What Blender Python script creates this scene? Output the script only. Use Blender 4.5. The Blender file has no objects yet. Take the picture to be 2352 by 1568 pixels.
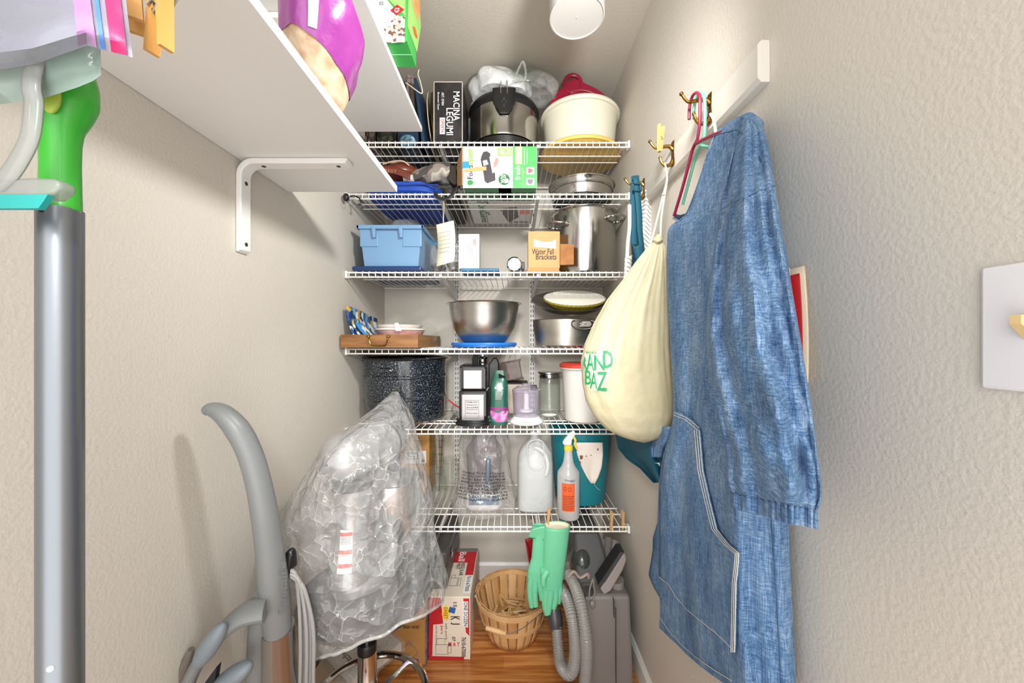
import bpy, bmesh, math, random
from mathutils import Vector, Matrix, noise
from math import sin, cos, pi, radians

# ------------------------------------------------------------------ camera
F = 850.0                 # focal length in pixels of the 2352 x 1568 frame
CX, CY, H = 1177.0, 784.0, 1.26
scene = bpy.context.scene
col = scene.collection
cam_d = bpy.data.cameras.new('camera')
cam_d.sensor_fit = 'HORIZONTAL'
cam_d.sensor_width = 36.0
cam_d.lens = F / 2352 * 36.0
cam_d.shift_x = -1.0 / 2352
cam_d.clip_start = 0.02
cam = bpy.data.objects.new('camera', cam_d)
col.objects.link(cam)
cam.location = (0, 0, H)
cam.rotation_euler = (pi / 2, 0, 0)
scene.camera = cam

# ------------------------------------------------------------------ light
world = bpy.data.worlds.new('world')
scene.world = world
world.use_nodes = True
bg = world.node_tree.nodes['Background']
bg.inputs[0].default_value = (1.0, 0.992, 0.975, 1)
bg.inputs[1].default_value = 2.75
ld = bpy.data.lights.new('flash', 'SPOT')      # the hand-held light the soft shadows point back to
ld.energy = 42.0
ld.color = (1.0, 0.985, 0.955)
ld.shadow_soft_size = 0.06
ld.spot_size = radians(165)
ld.spot_blend = 1.0
lamp = bpy.data.objects.new('flash', ld)
col.objects.link(lamp)
lamp.location = (0.25, 0.56, 1.95)
lamp.rotation_euler = (Vector((-0.55, 1.9, 1.7)) - Vector(lamp.location)).to_track_quat('-Z', 'Y').to_euler()

l2 = bpy.data.lights.new('fill_spot', 'SPOT')   # fill spot added above the camera to brighten the lower back
l2.energy = 95.0
l2.color = (1.0, 0.988, 0.965)
l2.shadow_soft_size = 0.1
l2.spot_size = radians(58)
l2.spot_blend = 1.0
lamp2 = bpy.data.objects.new('fill_spot', l2)
col.objects.link(lamp2)
lamp2.location = (-0.05, -0.2, 1.56)
lamp2.rotation_euler = (Vector((-0.15, 1.97, 0.72)) - Vector(lamp2.location)).to_track_quat('-Z', 'Y').to_euler()

vs = scene.view_settings
vs.view_transform = 'Standard'
vs.look = 'None'
vs.gamma = 1.0
vs.use_curve_mapping = False
vs.exposure = 0.18

# ------------------------------------------------------------------ helpers
def P(px, py, Y):
    return Vector(((px - CX) * Y / F, Y, H - (py - CY) * Y / F))
def PX(px, py, X):               # point on the ray at a given X
    return P(px, py, X * F / (px - CX))
def Xat(px, Y): return (px - CX) * Y / F
def Zat(py, Y): return H - (py - CY) * Y / F

def lin(c):
    c = c / 255.0
    return c / 12.92 if c <= 0.04045 else ((c + 0.055) / 1.055) ** 2.4
def rgb(t): return (lin(t[0]), lin(t[1]), lin(t[2]), 1)

MATS = {}
def mat(name, c=(200, 200, 200), rough=0.5, metal=0.0, bump=None, var=None, alpha=1.0, coat=0.0,
        stretch=(1, 1, 1), emit=None, sheen=0.0, trans=0.0, spec=0.5):
    """procedural principled material; var=(scale, colour2, contrast) bump=(scale, strength)"""
    if name in MATS: return MATS[name]
    m = bpy.data.materials.new(name); m.use_nodes = True
    nt = m.node_tree; b = nt.nodes['Principled BSDF']
    b.inputs['Base Color'].default_value = rgb(c)
    b.inputs['Roughness'].default_value = rough
    b.inputs['Metallic'].default_value = metal
    b.inputs['Specular IOR Level'].default_value = spec
    b.inputs['Alpha'].default_value = alpha
    if coat: b.inputs['Coat Weight'].default_value = coat
    if sheen: b.inputs['Sheen Weight'].default_value = sheen
    if trans: b.inputs['Transmission Weight'].default_value = trans
    if var or bump:
        tc = nt.nodes.new('ShaderNodeTexCoord'); mp = nt.nodes.new('ShaderNodeMapping')
        mp.inputs['Scale'].default_value = stretch
        nt.links.new(tc.outputs['Object'], mp.inputs[0])
    if var:
        n = nt.nodes.new('ShaderNodeTexNoise'); n.inputs['Scale'].default_value = var[0]
        n.inputs['Detail'].default_value = 5
        nt.links.new(mp.outputs[0], n.inputs['Vector'])
        r = nt.nodes.new('ShaderNodeValToRGB')
        k = var[2] if len(var) > 2 else 0.2
        r.color_ramp.elements[0].position = 0.5 - k; r.color_ramp.elements[1].position = 0.5 + k
        r.color_ramp.elements[0].color = rgb(c); r.color_ramp.elements[1].color = rgb(var[1])
        nt.links.new(n.outputs['Fac'], r.inputs[0]); nt.links.new(r.outputs[0], b.inputs['Base Color'])
    if bump:
        n2 = nt.nodes.new('ShaderNodeTexNoise'); n2.inputs['Scale'].default_value = bump[0]
        n2.inputs['Detail'].default_value = 3
        nt.links.new(mp.outputs[0], n2.inputs['Vector'])
        bp = nt.nodes.new('ShaderNodeBump'); bp.inputs['Strength'].default_value = bump[1]
        bp.inputs['Distance'].default_value = bump[2] if len(bump) > 2 else 0.002
        nt.links.new(n2.outputs['Fac'], bp.inputs['Height']); nt.links.new(bp.outputs[0], b.inputs['Normal'])
    MATS[name] = m
    return m

def film(name, c=(235, 238, 240), dens=0.25, crinkle=30, strength=0.6, rough=0.12, dvar=0.3, tint=(255, 255, 255)):
    """thin clear plastic: transparent + glossy by fresnel + a little milky diffuse, crinkled"""
    if name in MATS: return MATS[name]
    m = bpy.data.materials.new(name); m.use_nodes = True
    nt = m.node_tree; N = nt.nodes; L = nt.links
    for n in list(N): N.remove(n)
    out = N.new('ShaderNodeOutputMaterial')
    tc = N.new('ShaderNodeTexCoord')
    dn = N.new('ShaderNodeTexNoise'); dn.inputs['Scale'].default_value = crinkle * 0.6; dn.inputs['Detail'].default_value = 3
    L.new(tc.outputs['Object'], dn.inputs['Vector'])
    mxv = N.new('ShaderNodeMix'); mxv.data_type = 'VECTOR'; mxv.inputs[0].default_value = 0.06
    L.new(tc.outputs['Object'], mxv.inputs[4]); L.new(dn.outputs['Color'], mxv.inputs[5])
    nz = N.new('ShaderNodeTexVoronoi'); nz.inputs['Scale'].default_value = crinkle
    ve = N.new('ShaderNodeTexVoronoi'); ve.feature = 'DISTANCE_TO_EDGE'; ve.inputs['Scale'].default_value = crinkle
    for q_ in (nz, ve): L.new(mxv.outputs[1], q_.inputs['Vector'])
    bp = N.new('ShaderNodeBump'); bp.inputs['Strength'].default_value = strength; bp.inputs['Distance'].default_value = 0.010
    L.new(nz.outputs['Distance'], bp.inputs['Height'])
    tr = N.new('ShaderNodeBsdfTransparent'); tr.inputs[0].default_value = rgb(tint)
    df = N.new('ShaderNodeBsdfDiffuse'); df.inputs[0].default_value = rgb(c); L.new(bp.outputs[0], df.inputs['Normal'])
    gl = N.new('ShaderNodeBsdfGlossy'); gl.inputs['Roughness'].default_value = rough; L.new(bp.outputs[0], gl.inputs['Normal'])
    lw = N.new('ShaderNodeLayerWeight'); lw.inputs[0].default_value = 0.5; L.new(bp.outputs[0], lw.inputs['Normal'])
    pw = N.new('ShaderNodeMath'); pw.operation = 'POWER'; pw.inputs[1].default_value = 4.0; L.new(lw.outputs['Facing'], pw.inputs[0])
    fr = N.new('ShaderNodeMapRange'); fr.inputs[3].default_value = 0.045; fr.inputs[4].default_value = 0.7; L.new(pw.outputs[0], fr.inputs[0])
    # creases: thin milky lines along some of the facet edges
    mk = N.new('ShaderNodeMapRange'); mk.inputs[1].default_value = 0.42; mk.inputs[2].default_value = 0.6; mk.inputs[3].default_value = 0.0; mk.inputs[4].default_value = dvar
    L.new(dn.outputs['Fac'], mk.inputs[0])
    ed_ = N.new('ShaderNodeMapRange'); ed_.inputs[1].default_value = 0.0; ed_.inputs[2].default_value = 0.03; ed_.inputs[3].default_value = 1.0; ed_.inputs[4].default_value = 0.12
    L.new(ve.outputs['Distance'], ed_.inputs[0])
    ml = N.new('ShaderNodeMath'); ml.operation = 'MULTIPLY'; L.new(mk.outputs[0], ml.inputs[0]); L.new(ed_.outputs[0], ml.inputs[1])
    mr = N.new('ShaderNodeMath'); mr.operation = 'ADD'; mr.inputs[1].default_value = dens; mr.use_clamp = True; L.new(ml.outputs[0], mr.inputs[0])
    m1 = N.new('ShaderNodeMixShader'); L.new(mr.outputs[0], m1.inputs[0]); L.new(tr.outputs[0], m1.inputs[1]); L.new(df.outputs[0], m1.inputs[2])
    m2 = N.new('ShaderNodeMixShader'); L.new(fr.outputs[0], m2.inputs[0]); L.new(m1.outputs[0], m2.inputs[1]); L.new(gl.outputs[0], m2.inputs[2])
    L.new(m2.outputs[0], out.inputs[0])
    MATS[name] = m
    return m

def patterned(name, kind, colors, scale, rough=0.6, stretch=(1, 1, 1), detail=2.0, coat=0.0, rot=(0, 0, 0), metal=0.0):
    """kind: voronoi | wave | noise -> constant colour ramp of several colours"""
    if name in MATS: return MATS[name]
    m = bpy.data.materials.new(name); m.use_nodes = True
    nt = m.node_tree; b = nt.nodes['Principled BSDF']; b.inputs['Roughness'].default_value = rough
    b.inputs['Coat Weight'].default_value = coat; b.inputs['Metallic'].default_value = metal
    tc = nt.nodes.new('ShaderNodeTexCoord'); mp = nt.nodes.new('ShaderNodeMapping')
    mp.inputs['Scale'].default_value = stretch; mp.inputs['Rotation'].default_value = rot
    nt.links.new(tc.outputs['Object'], mp.inputs[0])
    if kind == 'voronoi':
        t = nt.nodes.new('ShaderNodeTexVoronoi'); t.inputs['Scale'].default_value = scale
        sp = nt.nodes.new('ShaderNodeSeparateColor'); nt.links.new(t.outputs['Color'], sp.inputs[0]); o = sp.outputs[0]
    elif kind == 'wave':
        t = nt.nodes.new('ShaderNodeTexWave'); t.inputs['Scale'].default_value = scale
        t.inputs['Distortion'].default_value = detail; t.inputs['Detail'].default_value = 1.5; o = t.outputs['Fac']
    else:
        t = nt.nodes.new('ShaderNodeTexNoise'); t.inputs['Scale'].default_value = scale; t.inputs['Detail'].default_value = detail
        o = t.outputs['Fac']
    nt.links.new(mp.outputs[0], t.inputs['Vector'])
    r = nt.nodes.new('ShaderNodeValToRGB'); cr = r.color_ramp
    cr.interpolation = 'CONSTANT' if kind == 'voronoi' else 'LINEAR'
    n = len(colors)
    for i, c in enumerate(colors):
        pos, cc = c if isinstance(c[1], (tuple, list)) else ((i / n if kind == 'voronoi' else i / max(1, n - 1)), c)
        e = cr.elements[i] if i < 2 else cr.elements.new(pos)
        e.position = pos; e.color = rgb(cc)
    nt.links.new(o, r.inputs[0]); nt.links.new(r.outputs[0], b.inputs['Base Color'])
    MATS[name] = m
    return m

# ---- mesh builder, everything is written in world coordinates
class MB:
    def __init__(s): s.v = []; s.f = []
    def add(s, vs_, fs):
        o = len(s.v); s.v += [Vector(p) for p in vs_]; s.f += [tuple(i + o for i in f) for f in fs]; return s
    def box(s, x0, x1, y0, y1, z0, z1, M=None):
        p = [Vector((x, y, z)) for z in (z0, z1) for y in (y0, y1) for x in (x0, x1)]
        if M: p = [M @ q for q in p]
        return s.add(p, [(0, 2, 3, 1), (4, 5, 7, 6), (0, 1, 5, 4), (2, 6, 7, 3), (0, 4, 6, 2), (1, 3, 7, 5)])
    def hexa(s, pts):            # 8 corners in box order
        return s.add(pts, [(0, 2, 3, 1), (4, 5, 7, 6), (0, 1, 5, 4), (2, 6, 7, 3), (0, 4, 6, 2), (1, 3, 7, 5)])
    def lathe(s, prof, c, seg=32, sx=1.0, sy=1.0, caps=True, M=None, mod=None):
        vs_ = []
        for i, (r, z) in enumerate(prof):
            for k in range(seg):
                a = 2 * pi * k / seg; q = r * (mod(a, i) if mod else 1)
                p = Vector((q * cos(a) * sx, q * sin(a) * sy, z))
                if M: p = M @ p
                vs_.append(p + Vector(c))
        fs = []
        for i in range(len(prof) - 1):
            for k in range(seg):
                a = i * seg + k; b_ = i * seg + (k + 1) % seg
                fs.append((a, b_, b_ + seg, a + seg))
        if caps:
            if prof[0][0] > 1e-5: fs.append(tuple(range(seg - 1, -1, -1)))
            if prof[-1][0] > 1e-5: fs.append(tuple((len(prof) - 1) * seg + k for k in range(seg)))
        return s.add(vs_, fs)
    def tube(s, pts, r, seg=8, closed=False, caps=True, flat=1.0):
        pts = [Vector(p) for p in pts]; n = len(pts); vs_ = []
        rs = r if isinstance(r, (list, tuple)) else [r] * n
        up = None
        for i, p in enumerate(pts):
            if closed: t = pts[(i + 1) % n] - pts[i - 1]
            else: t = pts[min(i + 1, n - 1)] - pts[max(i - 1, 0)]
            if t.length < 1e-9: t = Vector((0, 0, 1))
            t.normalize()
            if up is None:
                up = Vector((0, 0, 1)) if abs(t.z) < 0.9 else Vector((0, 1, 0))
            side = t.cross(up)
            if side.length < 1e-6: side = t.orthogonal()
            side.normalize(); up = side.cross(t).normalized()
            for k in range(seg):
                a = 2 * pi * k / seg
                vs_.append(p + rs[i] * (cos(a) * side + sin(a) * flat * up))
        fs = []
        m = n if closed else n - 1
        for i in range(m):
            for k in range(seg):
                a = i * seg + k; b_ = i * seg + (k + 1) % seg
                c_ = ((i + 1) % n) * seg + (k + 1) % seg; d = ((i + 1) % n) * seg + k
                fs.append((a, b_, c_, d))
        if caps and not closed:
            fs.append(tuple(range(seg - 1, -1, -1))); fs.append(tuple((n - 1) * seg + k for k in range(seg)))
        return s.add(vs_, fs)
    def grid(s, nu, nv, fn, closed=False, cap0=False, cap1=False):
        vs_ = [fn(i / (nu if closed else nu - 1), j / (nv - 1)) for j in range(nv) for i in range(nu)]
        fs = []
        for j in range(nv - 1):
            for i in range(nu if closed else nu - 1):
                a = j * nu + i; b_ = j * nu + (i + 1) % nu
                fs.append((a, b_, b_ + nu, a + nu))
        if cap0: fs.append(tuple(range(nu - 1, -1, -1)))
        if cap1: fs.append(tuple((nv - 1) * nu + i for i in range(nu)))
        return s.add(vs_, fs)
    def ell(s, c, r, seg=20, rings=12, M=None, fn=None):
        c = Vector(c)
        def g(u, v):
            a = 2 * pi * u; b_ = -pi / 2 + pi * v
            p = Vector((r[0] * cos(b_) * cos(a), r[1] * cos(b_) * sin(a), r[2] * sin(b_)))
            if fn: p = fn(p)
            if M: p = M @ p
            return p + c
        return s.grid(seg, rings, g, closed=True)
    def prism(s, poly, off):     # polygon of 3d points extruded along off
        n = len(poly); off = Vector(off)
        vs_ = [Vector(p) for p in poly] + [Vector(p) + off for p in poly]
        fs = [tuple(range(n - 1, -1, -1)), tuple(range(n, 2 * n))]
        fs += [(i, (i + 1) % n, (i + 1) % n + n, i + n) for i in range(n)]
        return s.add(vs_, fs)
    def poly(s, pts): return s.add(pts, [tuple(range(len(pts)))])

BASE = {}
def finish(me, smooth, ang=0.6):
    bm = bmesh.new(); bm.from_mesh(me)
    bmesh.ops.recalc_face_normals(bm, faces=bm.faces)
    bm.to_mesh(me); bm.free()
    if smooth:
        me.polygons.foreach_set('use_smooth', [True] * len(me.polygons))
        me.set_sharp_from_angle(angle=ang)
def obj(name, mb, m, parent=None, base=None, smooth=True, bevel=0.0, solid=0.0, sub=0, label=None, ang=0.6):
    b = BASE[parent] if parent else Vector(base if base is not None else mb.v[0])
    me = bpy.data.meshes.new(name)
    me.from_pydata([p - b for p in mb.v], [], mb.f)
    finish(me, smooth, ang)
    if isinstance(m, str): m = MATS[m]
    me.materials.append(m)
    o = bpy.data.objects.new(name, me); col.objects.link(o)
    if parent: o.parent = parent
    else: o.location = b
    BASE[o] = b
    if solid:
        md = o.modifiers.new('thickness', 'SOLIDIFY'); md.thickness = solid; md.offset = 0
    if bevel:
        md = o.modifiers.new('bevel', 'BEVEL'); md.width = bevel; md.segments = 2; md.limit_method = 'ANGLE'
    if sub:
        md = o.modifiers.new('subd', 'SUBSURF'); md.levels = sub; md.render_levels = sub
    if label: o['label'] = label
    return o
def thing(name, label, cat, base, group=None):
    o = bpy.data.objects.new(name, None); col.objects.link(o); o.location = base
    o.empty_display_size = 0.05; BASE[o] = Vector(base)
    return tag(o, label, cat, group)
def tag(o, label, cat, group=None):
    o['label'] = label; o['category'] = cat
    if group: o['group'] = group
    return o
def struct(o): o['kind'] = 'structure'; return o
def dup(o, delta, parent=None, rot=None):
    c = o.copy(); col.objects.link(c)
    if parent: c.parent = parent
    else:
        c.location = o.location + Vector(delta); BASE[c] = BASE[o] + Vector(delta)
        if rot is not None: c.rotation_euler = rot
    for ch in list(o.children): dup(ch, delta, c)
    return c

# flat print on things: polygons and lettering
def quad(parent, m, pts, name='print'):
    return obj(name, MB().poly(pts), m, parent, smooth=False)
def pquad(parent, m, Y, x0, y0, x1, y1, name='print'):
    return quad(parent, m, [P(x0, y1, Y), P(x1, y1, Y), P(x1, y0, Y), P(x0, y0, Y)], name)
def ppoly(parent, m, Y, pts, name='print'):
    return quad(parent, m, [P(a, b, Y) for a, b in pts], name)
def disc_pts(cx, cy, rx, ry=None, n=20):
    return [(cx + rx * cos(2 * pi * k / n), cy - (ry or rx) * sin(2 * pi * k / n)) for k in range(n)]
def text_mesh(body):
    cu = bpy.data.curves.new('lettering', 'FONT'); cu.body = body; cu.resolution_u = 2; cu.offset = 0.012
    to = bpy.data.objects.new('lettering', cu)
    me = bpy.data.meshes.new_from_object(to)
    bpy.data.objects.remove(to); bpy.data.curves.remove(cu)
    vs_ = [v.co.copy() for v in me.vertices]; fs = [tuple(p.vertices) for p in me.polygons]
    bpy.data.meshes.remove(me)
    x0 = min(v.x for v in vs_); x1 = max(v.x for v in vs_); y0 = min(v.y for v in vs_); y1 = max(v.y for v in vs_)
    return [((v.x - x0) / (x1 - x0), (v.y - y0) / max(1e-6, y1 - y0)) for v in vs_], fs
def text(parent, m, body, fn, name='lettering'):
    uv, fs = text_mesh(body)
    mb = MB(); mb.add([fn(a, b) for a, b in uv], fs)
    return obj(name, mb, m, parent, smooth=False)
def ptext(parent, m, body, Y, x0, y0, x1, y1, rot=0):
    def fn(a, b):
        if rot == 90: a, b = 1 - b, a          # reads upwards
        elif rot == -90: a, b = b, 1 - a       # reads downwards
        elif rot == 180: a, b = 1 - a, 1 - b
        return P(x0 + (x1 - x0) * a, y1 + (y0 - y1) * b, Y)
    return text(parent, m, body, fn)

def interp(tab, x):
    if x <= tab[0][0]: return tab[0][1]
    for (a, va), (b, vb) in zip(tab, tab[1:]):
        if x <= b: return va + (vb - va) * (x - a) / (b - a)
    return tab[-1][1]
def catmull(pts, n=8):
    pts = [Vector(p) for p in pts]; out = []
    for i in range(len(pts) - 1):
        p0 = pts[max(i - 1, 0)]; p1 = pts[i]; p2 = pts[i + 1]; p3 = pts[min(i + 2, len(pts) - 1)]
        for k in range(n):
            t = k / n
            out.append(0.5 * ((2 * p1) + (p2 - p0) * t + (2 * p0 - 5 * p1 + 4 * p2 - p3) * t * t + (3 * p1 - p0 - 3 * p2 + p3) * t ** 3))
    out.append(pts[-1]); return out
def nz(p, s): return noise.noise(Vector(p) * s)

# common materials
mat('white_print', (240, 240, 238), 0.6); mat('black_print', (25, 25, 27), 0.6); mat('red_print', (196, 30, 38), 0.5)
mat('grey_print', (120, 120, 122), 0.6); mat('blue_print', (40, 95, 165), 0.6); mat('green_print', (50, 150, 70), 0.5)
mat('dark_green_print', (22, 105, 50), 0.5); mat('light_green_print', (150, 205, 110), 0.5)
mat('cream_print', (236, 222, 196), 0.6); mat('yellow_print', (240, 215, 60), 0.6); mat('orange_print', (232, 96, 40), 0.6)
mat('pink_print', (226, 90, 140), 0.6); mat('purple_print', (120, 30, 90), 0.5)
mat('white_paint', (236, 235, 232), 0.35); mat('wire_white', (240, 238, 232), 0.3)
mat('bracket_grey', (196, 196, 194), 0.4, 0.2)
mat('steel', (200, 198, 194), 0.16, 1.0, var=(3, (178, 176, 172), 0.3)); mat('brushed_steel', (188, 185, 180), 0.3, 1.0, bump=(60, 0.05), stretch=(1, 1, 12))
mat('chrome', (215, 215, 215), 0.06, 1.0); mat('brass', (176, 140, 70), 0.25, 1.0, var=(40, (120, 90, 45), 0.3))
mat('black_plastic', (24, 24, 26), 0.3); mat('matte_black', (30, 30, 32), 0.6)
mat('cardboard', (190, 148, 98), 0.8, var=(12, (176, 134, 86), 0.3), bump=(80, 0.08))
mat('pin_wood', (206, 168, 112), 0.65, var=(8, (186, 142, 88), 0.3), stretch=(1, 1, 0.2))
mat('stitch', (222, 216, 200), 0.8)
mat('dark_hole', (18, 17, 16), 0.7)
film('clear_film', dens=0.12); film('milky_film', (228, 228, 226), dens=0.34, crinkle=26, strength=0.8)
film('thin_glass', (228, 232, 230), dens=0.03, crinkle=4, strength=0.05, rough=0.03, dvar=0.04, tint=(250, 252, 250))
try: scene.cycles.transparent_max_bounces = 40
except Exception: pass
# ------------------------------------------------------------------ the room
XL, XR, YB, ZC, YF = -0.68, 0.48, 1.97, 2.44, -0.35
WALL = mat('wall_paint', (208, 202, 192), 0.6, bump=(150, 0.35, 0.003), var=(2.2, (205, 198, 187), 0.3), spec=0.25)
CEIL = mat('ceiling_paint', (194, 187, 176), 0.7, bump=(190, 0.45, 0.003), spec=0.2)
t_ = 0.1
struct(obj('wall_left', MB().box(XL - t_, XL, YF, YB + t_, 0, ZC), WALL, base=(XL, 0.8, 0), smooth=False))
struct(obj('wall_right', MB().box(XR, XR + t_, YF, YB + t_, 0, ZC), WALL, base=(XR, 0.8, 0), smooth=False))
struct(obj('wall_back', MB().box(XL, XR, YB, YB + t_, 0, ZC), WALL, base=(0, YB, 0), smooth=False))
struct(obj('ceiling', MB().box(XL - t_, XR + t_, YF, YB + t_, ZC, ZC + t_), CEIL, base=(0, 0.8, ZC), smooth=False))
floor = struct(obj('floor', MB().box(XL - t_, XR + t_, YF, YB + t_, -0.08, -0.0015), mat('subfloor', (70, 38, 18), 0.8), base=(0, 0.8, 0), smooth=False))
# oak strip floor, every strip a plank
pm = []
for i, (a, b) in enumerate([((206, 142, 78), (156, 88, 36)), ((212, 150, 86), (166, 96, 42)), ((198, 134, 70), (150, 84, 34))]):
    pm.append(mat('oak_%d' % i, a, 0.28, var=(34, b, 0.11), stretch=(0.1, 1.8, 1), coat=0.25, bump=(60, 0.04)))
random.seed(4)
row = 0; y = YF
while y < YB - 0.002:
    y1 = min(y + 0.0572, YB); x = XL - random.random() * 0.7
    while x < XR - 0.001:
        x1 = min(x + 0.55 + random.random() * 0.5, XR); a = max(x, XL)
        if x1 > a + 0.01:
            obj('plank', MB().box(a + 0.0004, x1 - 0.0004, y + 0.0004, y1 - 0.0004, -0.0015, 0), pm[random.randrange(3)], floor, smooth=False)
        x = x1
    y = y1
BB = mat('baseboard_paint', (228, 226, 222), 0.4)
def baseboard(name, poly, off, base):
    struct(obj(name, MB().prism(poly, off), BB, base=base, smooth=False))
baseboard('baseboard_right', [(XR, YF, 0), (XR - 0.013, YF, 0), (XR - 0.013, YF, 0.075), (XR - 0.005, YF, 0.088), (XR, YF, 0.088)], (0, YB - 0.0135 - YF, 0), (XR, 0.8, 0))
baseboard('baseboard_left', [(XL, YF, 0), (XL + 0.013, YF, 0), (XL + 0.013, YF, 0.075), (XL + 0.005, YF, 0.088), (XL, YF, 0.088)], (0, YB - 0.0135 - YF, 0), (XL, 0.8, 0))
baseboard('baseboard_back', [(XL, YB, 0), (XL, YB - 0.013, 0), (XL, YB - 0.013, 0.075), (XL, YB - 0.005, 0.088), (XL, YB, 0.088)], (XR - XL, 0, 0), (0, YB, 0))

# ------------------------------------------------------------------ six wire shelves on two slotted standards
S = [2.0735, 1.8635, 1.546, 1.235, 0.909, 0.5135]
YFR, YRR = 1.50, 1.945
names = ['topmost white wire shelf, carrying the cream tub and chrome pot', 'second white wire shelf from the top, carrying the vacuum sealer box',
         'third white wire shelf from the top, carrying the light blue bin', 'fourth white wire shelf from the top, carrying the steel mixing bowl',
         'fifth white wire shelf from the top, carrying the speckled canner', 'lowest white wire shelf, with mint gloves clipped on its front']
UPX = (-0.294, 0.104)
xw0, xw1 = XL + 0.006, XR - 0.008
NW = 42
for i, z in enumerate(S):
    t = thing('wire_shelf', names[i], 'shelf', (-0.1, YFR, z), 'wire shelves on the back wall')
    cw = MB()
    for k in range(NW + 1):
        x = xw0 + 0.012 + (xw1 - xw0 - 0.024) * k / NW
        cw.tube([(x, YRR, z - 0.0018), (x, YFR + 0.006, z - 0.0018), (x, YFR - 0.0005, z - 0.004), (x, YFR - 0.001, z - 0.026)], 0.0018, 6)
    obj('cross_wires', cw, 'wire_white', t)
    for nm, y, dz, r in (('front_wire', YFR + 0.0035, -0.0065, 0.0032), ('lip_wire', YFR + 0.0035, -0.0245, 0.0032), ('support_wire', 1.613, -0.0068, 0.003),
                         ('support_wire', 1.67, -0.0068, 0.003), ('rear_wire', YRR - 0.004, -0.0068, 0.0032)):
        obj(nm, MB().tube([(xw0, y, z + dz), (xw1, y, z + dz)], r, 8), 'wire_white', t)
    for ux in UPX:               # tapered arm from the standard to the front lip
        w = 0.0055
        arm = MB().prism([(ux - w, YRR + 0.012, z - 0.011), (ux - w, YFR + 0.008, z - 0.011), (ux - w, YFR + 0.008, z - 0.021), (ux - w, YFR + 0.05, z - 0.028),
                          (ux - w, YRR - 0.12, z - 0.055), (ux - w, YRR + 0.012, z - 0.085)], (2 * w, 0, 0))
        obj('bracket_arm', arm, 'bracket_grey', t, smooth=False, bevel=0.0012)
    for sx in (-1, 1):           # small clips holding the ends to the side walls
        x = xw0 if sx < 0 else xw1
        obj('end_clip', MB().box(x - 0.005, x + 0.005, YFR - 0.004, YFR + 0.022, z - 0.03, z - 0.0), 'white_paint', t, smooth=False, bevel=0.002)
for n_, ux in zip(('slotted white wall standard behind the speckled canner and grinder', 'slotted white wall standard behind the roaster and glass canister'), UPX):
    t = thing('wall_standard', n_, 'bracket rail', (ux, YB - 0.006, 0.3), 'slotted wall standards')
    obj('channel', MB().box(ux - 0.0135, ux + 0.0135, YB - 0.011, YB - 0.0006, 0.3, 2.2), 'white_paint', t, smooth=False, bevel=0.0015)
    sl = MB()
    z = 0.32
    while z < 2.19:
        for dx in (-0.006, 0.006): sl.box(ux + dx - 0.0018, ux + dx + 0.0018, YB - 0.0114, YB - 0.0108, z, z + 0.017)
        z += 0.0254
    obj('slots', sl, 'dark_hole', t, smooth=False)

# ------------------------------------------------------------------ left wall boards and their brackets
mat('board_white', (232, 231, 228), 0.38, bump=(120, 0.03)); mat('board_edge', (246, 246, 245), 0.35)
def board(label, y0, y1, z0, x1=-0.349):
    t = thing('wall_shelf', label, 'shelf', (XL, (y0 + y1) / 2, z0), 'white boards on the left wall')
    obj('panel', MB().box(XL + 0.001, x1 - 0.0012, y0, y1, z0, z0 + 0.018), 'board_white', t, smooth=False, bevel=0.0008)
    obj('edge_band', MB().box(x1 - 0.0012, x1, y0, y1, z0, z0 + 0.018), 'board_edge', t, smooth=False)
    return t
ZB1, ZB2 = 1.712, 2.07
board('lower white board shelf on the left wall, tortilla bag on it', -0.32, 1.12, ZB1)
board('upper white board shelf on the left wall, cracker box on it', -0.32, 1.43, ZB2)
def lbracket(label, Y, zt, arm, leg, vis=True):
    t = thing('shelf_bracket', label, 'bracket', (XL, Y, zt), 'white shelf brackets')
    w, th, R = 0.036, 0.014, 0.042
    out = []
    x0, z1 = XL + 0.0006, zt - 0.0006
    n = 10
    outer = [(x0, zt - leg), (x0, z1 - R)] + [(x0 + R - R * cos(a), z1 - R + R * sin(a)) for a in [pi / 2 * k / n for k in range(1, n)]] + [(x0 + R, z1), (x0 + arm, z1)]
    inner = [(x0 + arm - 0.006, z1 - th), (x0 + R, z1 - th)] + [(x0 + R - (R - th) * sin(a), z1 - R + (R - th) * cos(a)) for a in [pi / 2 * k / n for k in range(1, n)]] + [(x0 + th, z1 - R), (x0 + th, zt - leg + 0.006)]
    obj('angle_bar', MB().prism([(x, Y - w / 2, z) for x, z in outer + inner], (0, w, 0)), 'white_paint', t, smooth=True, bevel=0.003, ang=0.5)
    for k, d in enumerate((0.058, arm - 0.03)):
        obj('screw', MB().lathe([(0.0001, -0.0012), (0.005, -0.001), (0.005, 0.002)], (x0 + d, Y, z1 - th), 14), 'screw_dark', t)
    for d in (0.058, leg - 0.022):
        M = Matrix.Rotation(pi / 2, 4, 'Y')
        obj('screw', MB().lathe([(0.0001, 0.0012), (0.005, 0.001), (0.005, -0.002)], (x0 + th, Y, zt - d), 14, M=M), 'screw_dark', t)
mat('screw_dark', (95, 85, 75), 0.3, 1.0)
lbracket('white metal bracket under the lower board shelf', 0.925, ZB1, 0.275, 0.232)
lbracket('white metal bracket under the upper board shelf, behind the purple bag', 0.925, ZB2, 0.275, 0.232)

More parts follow.
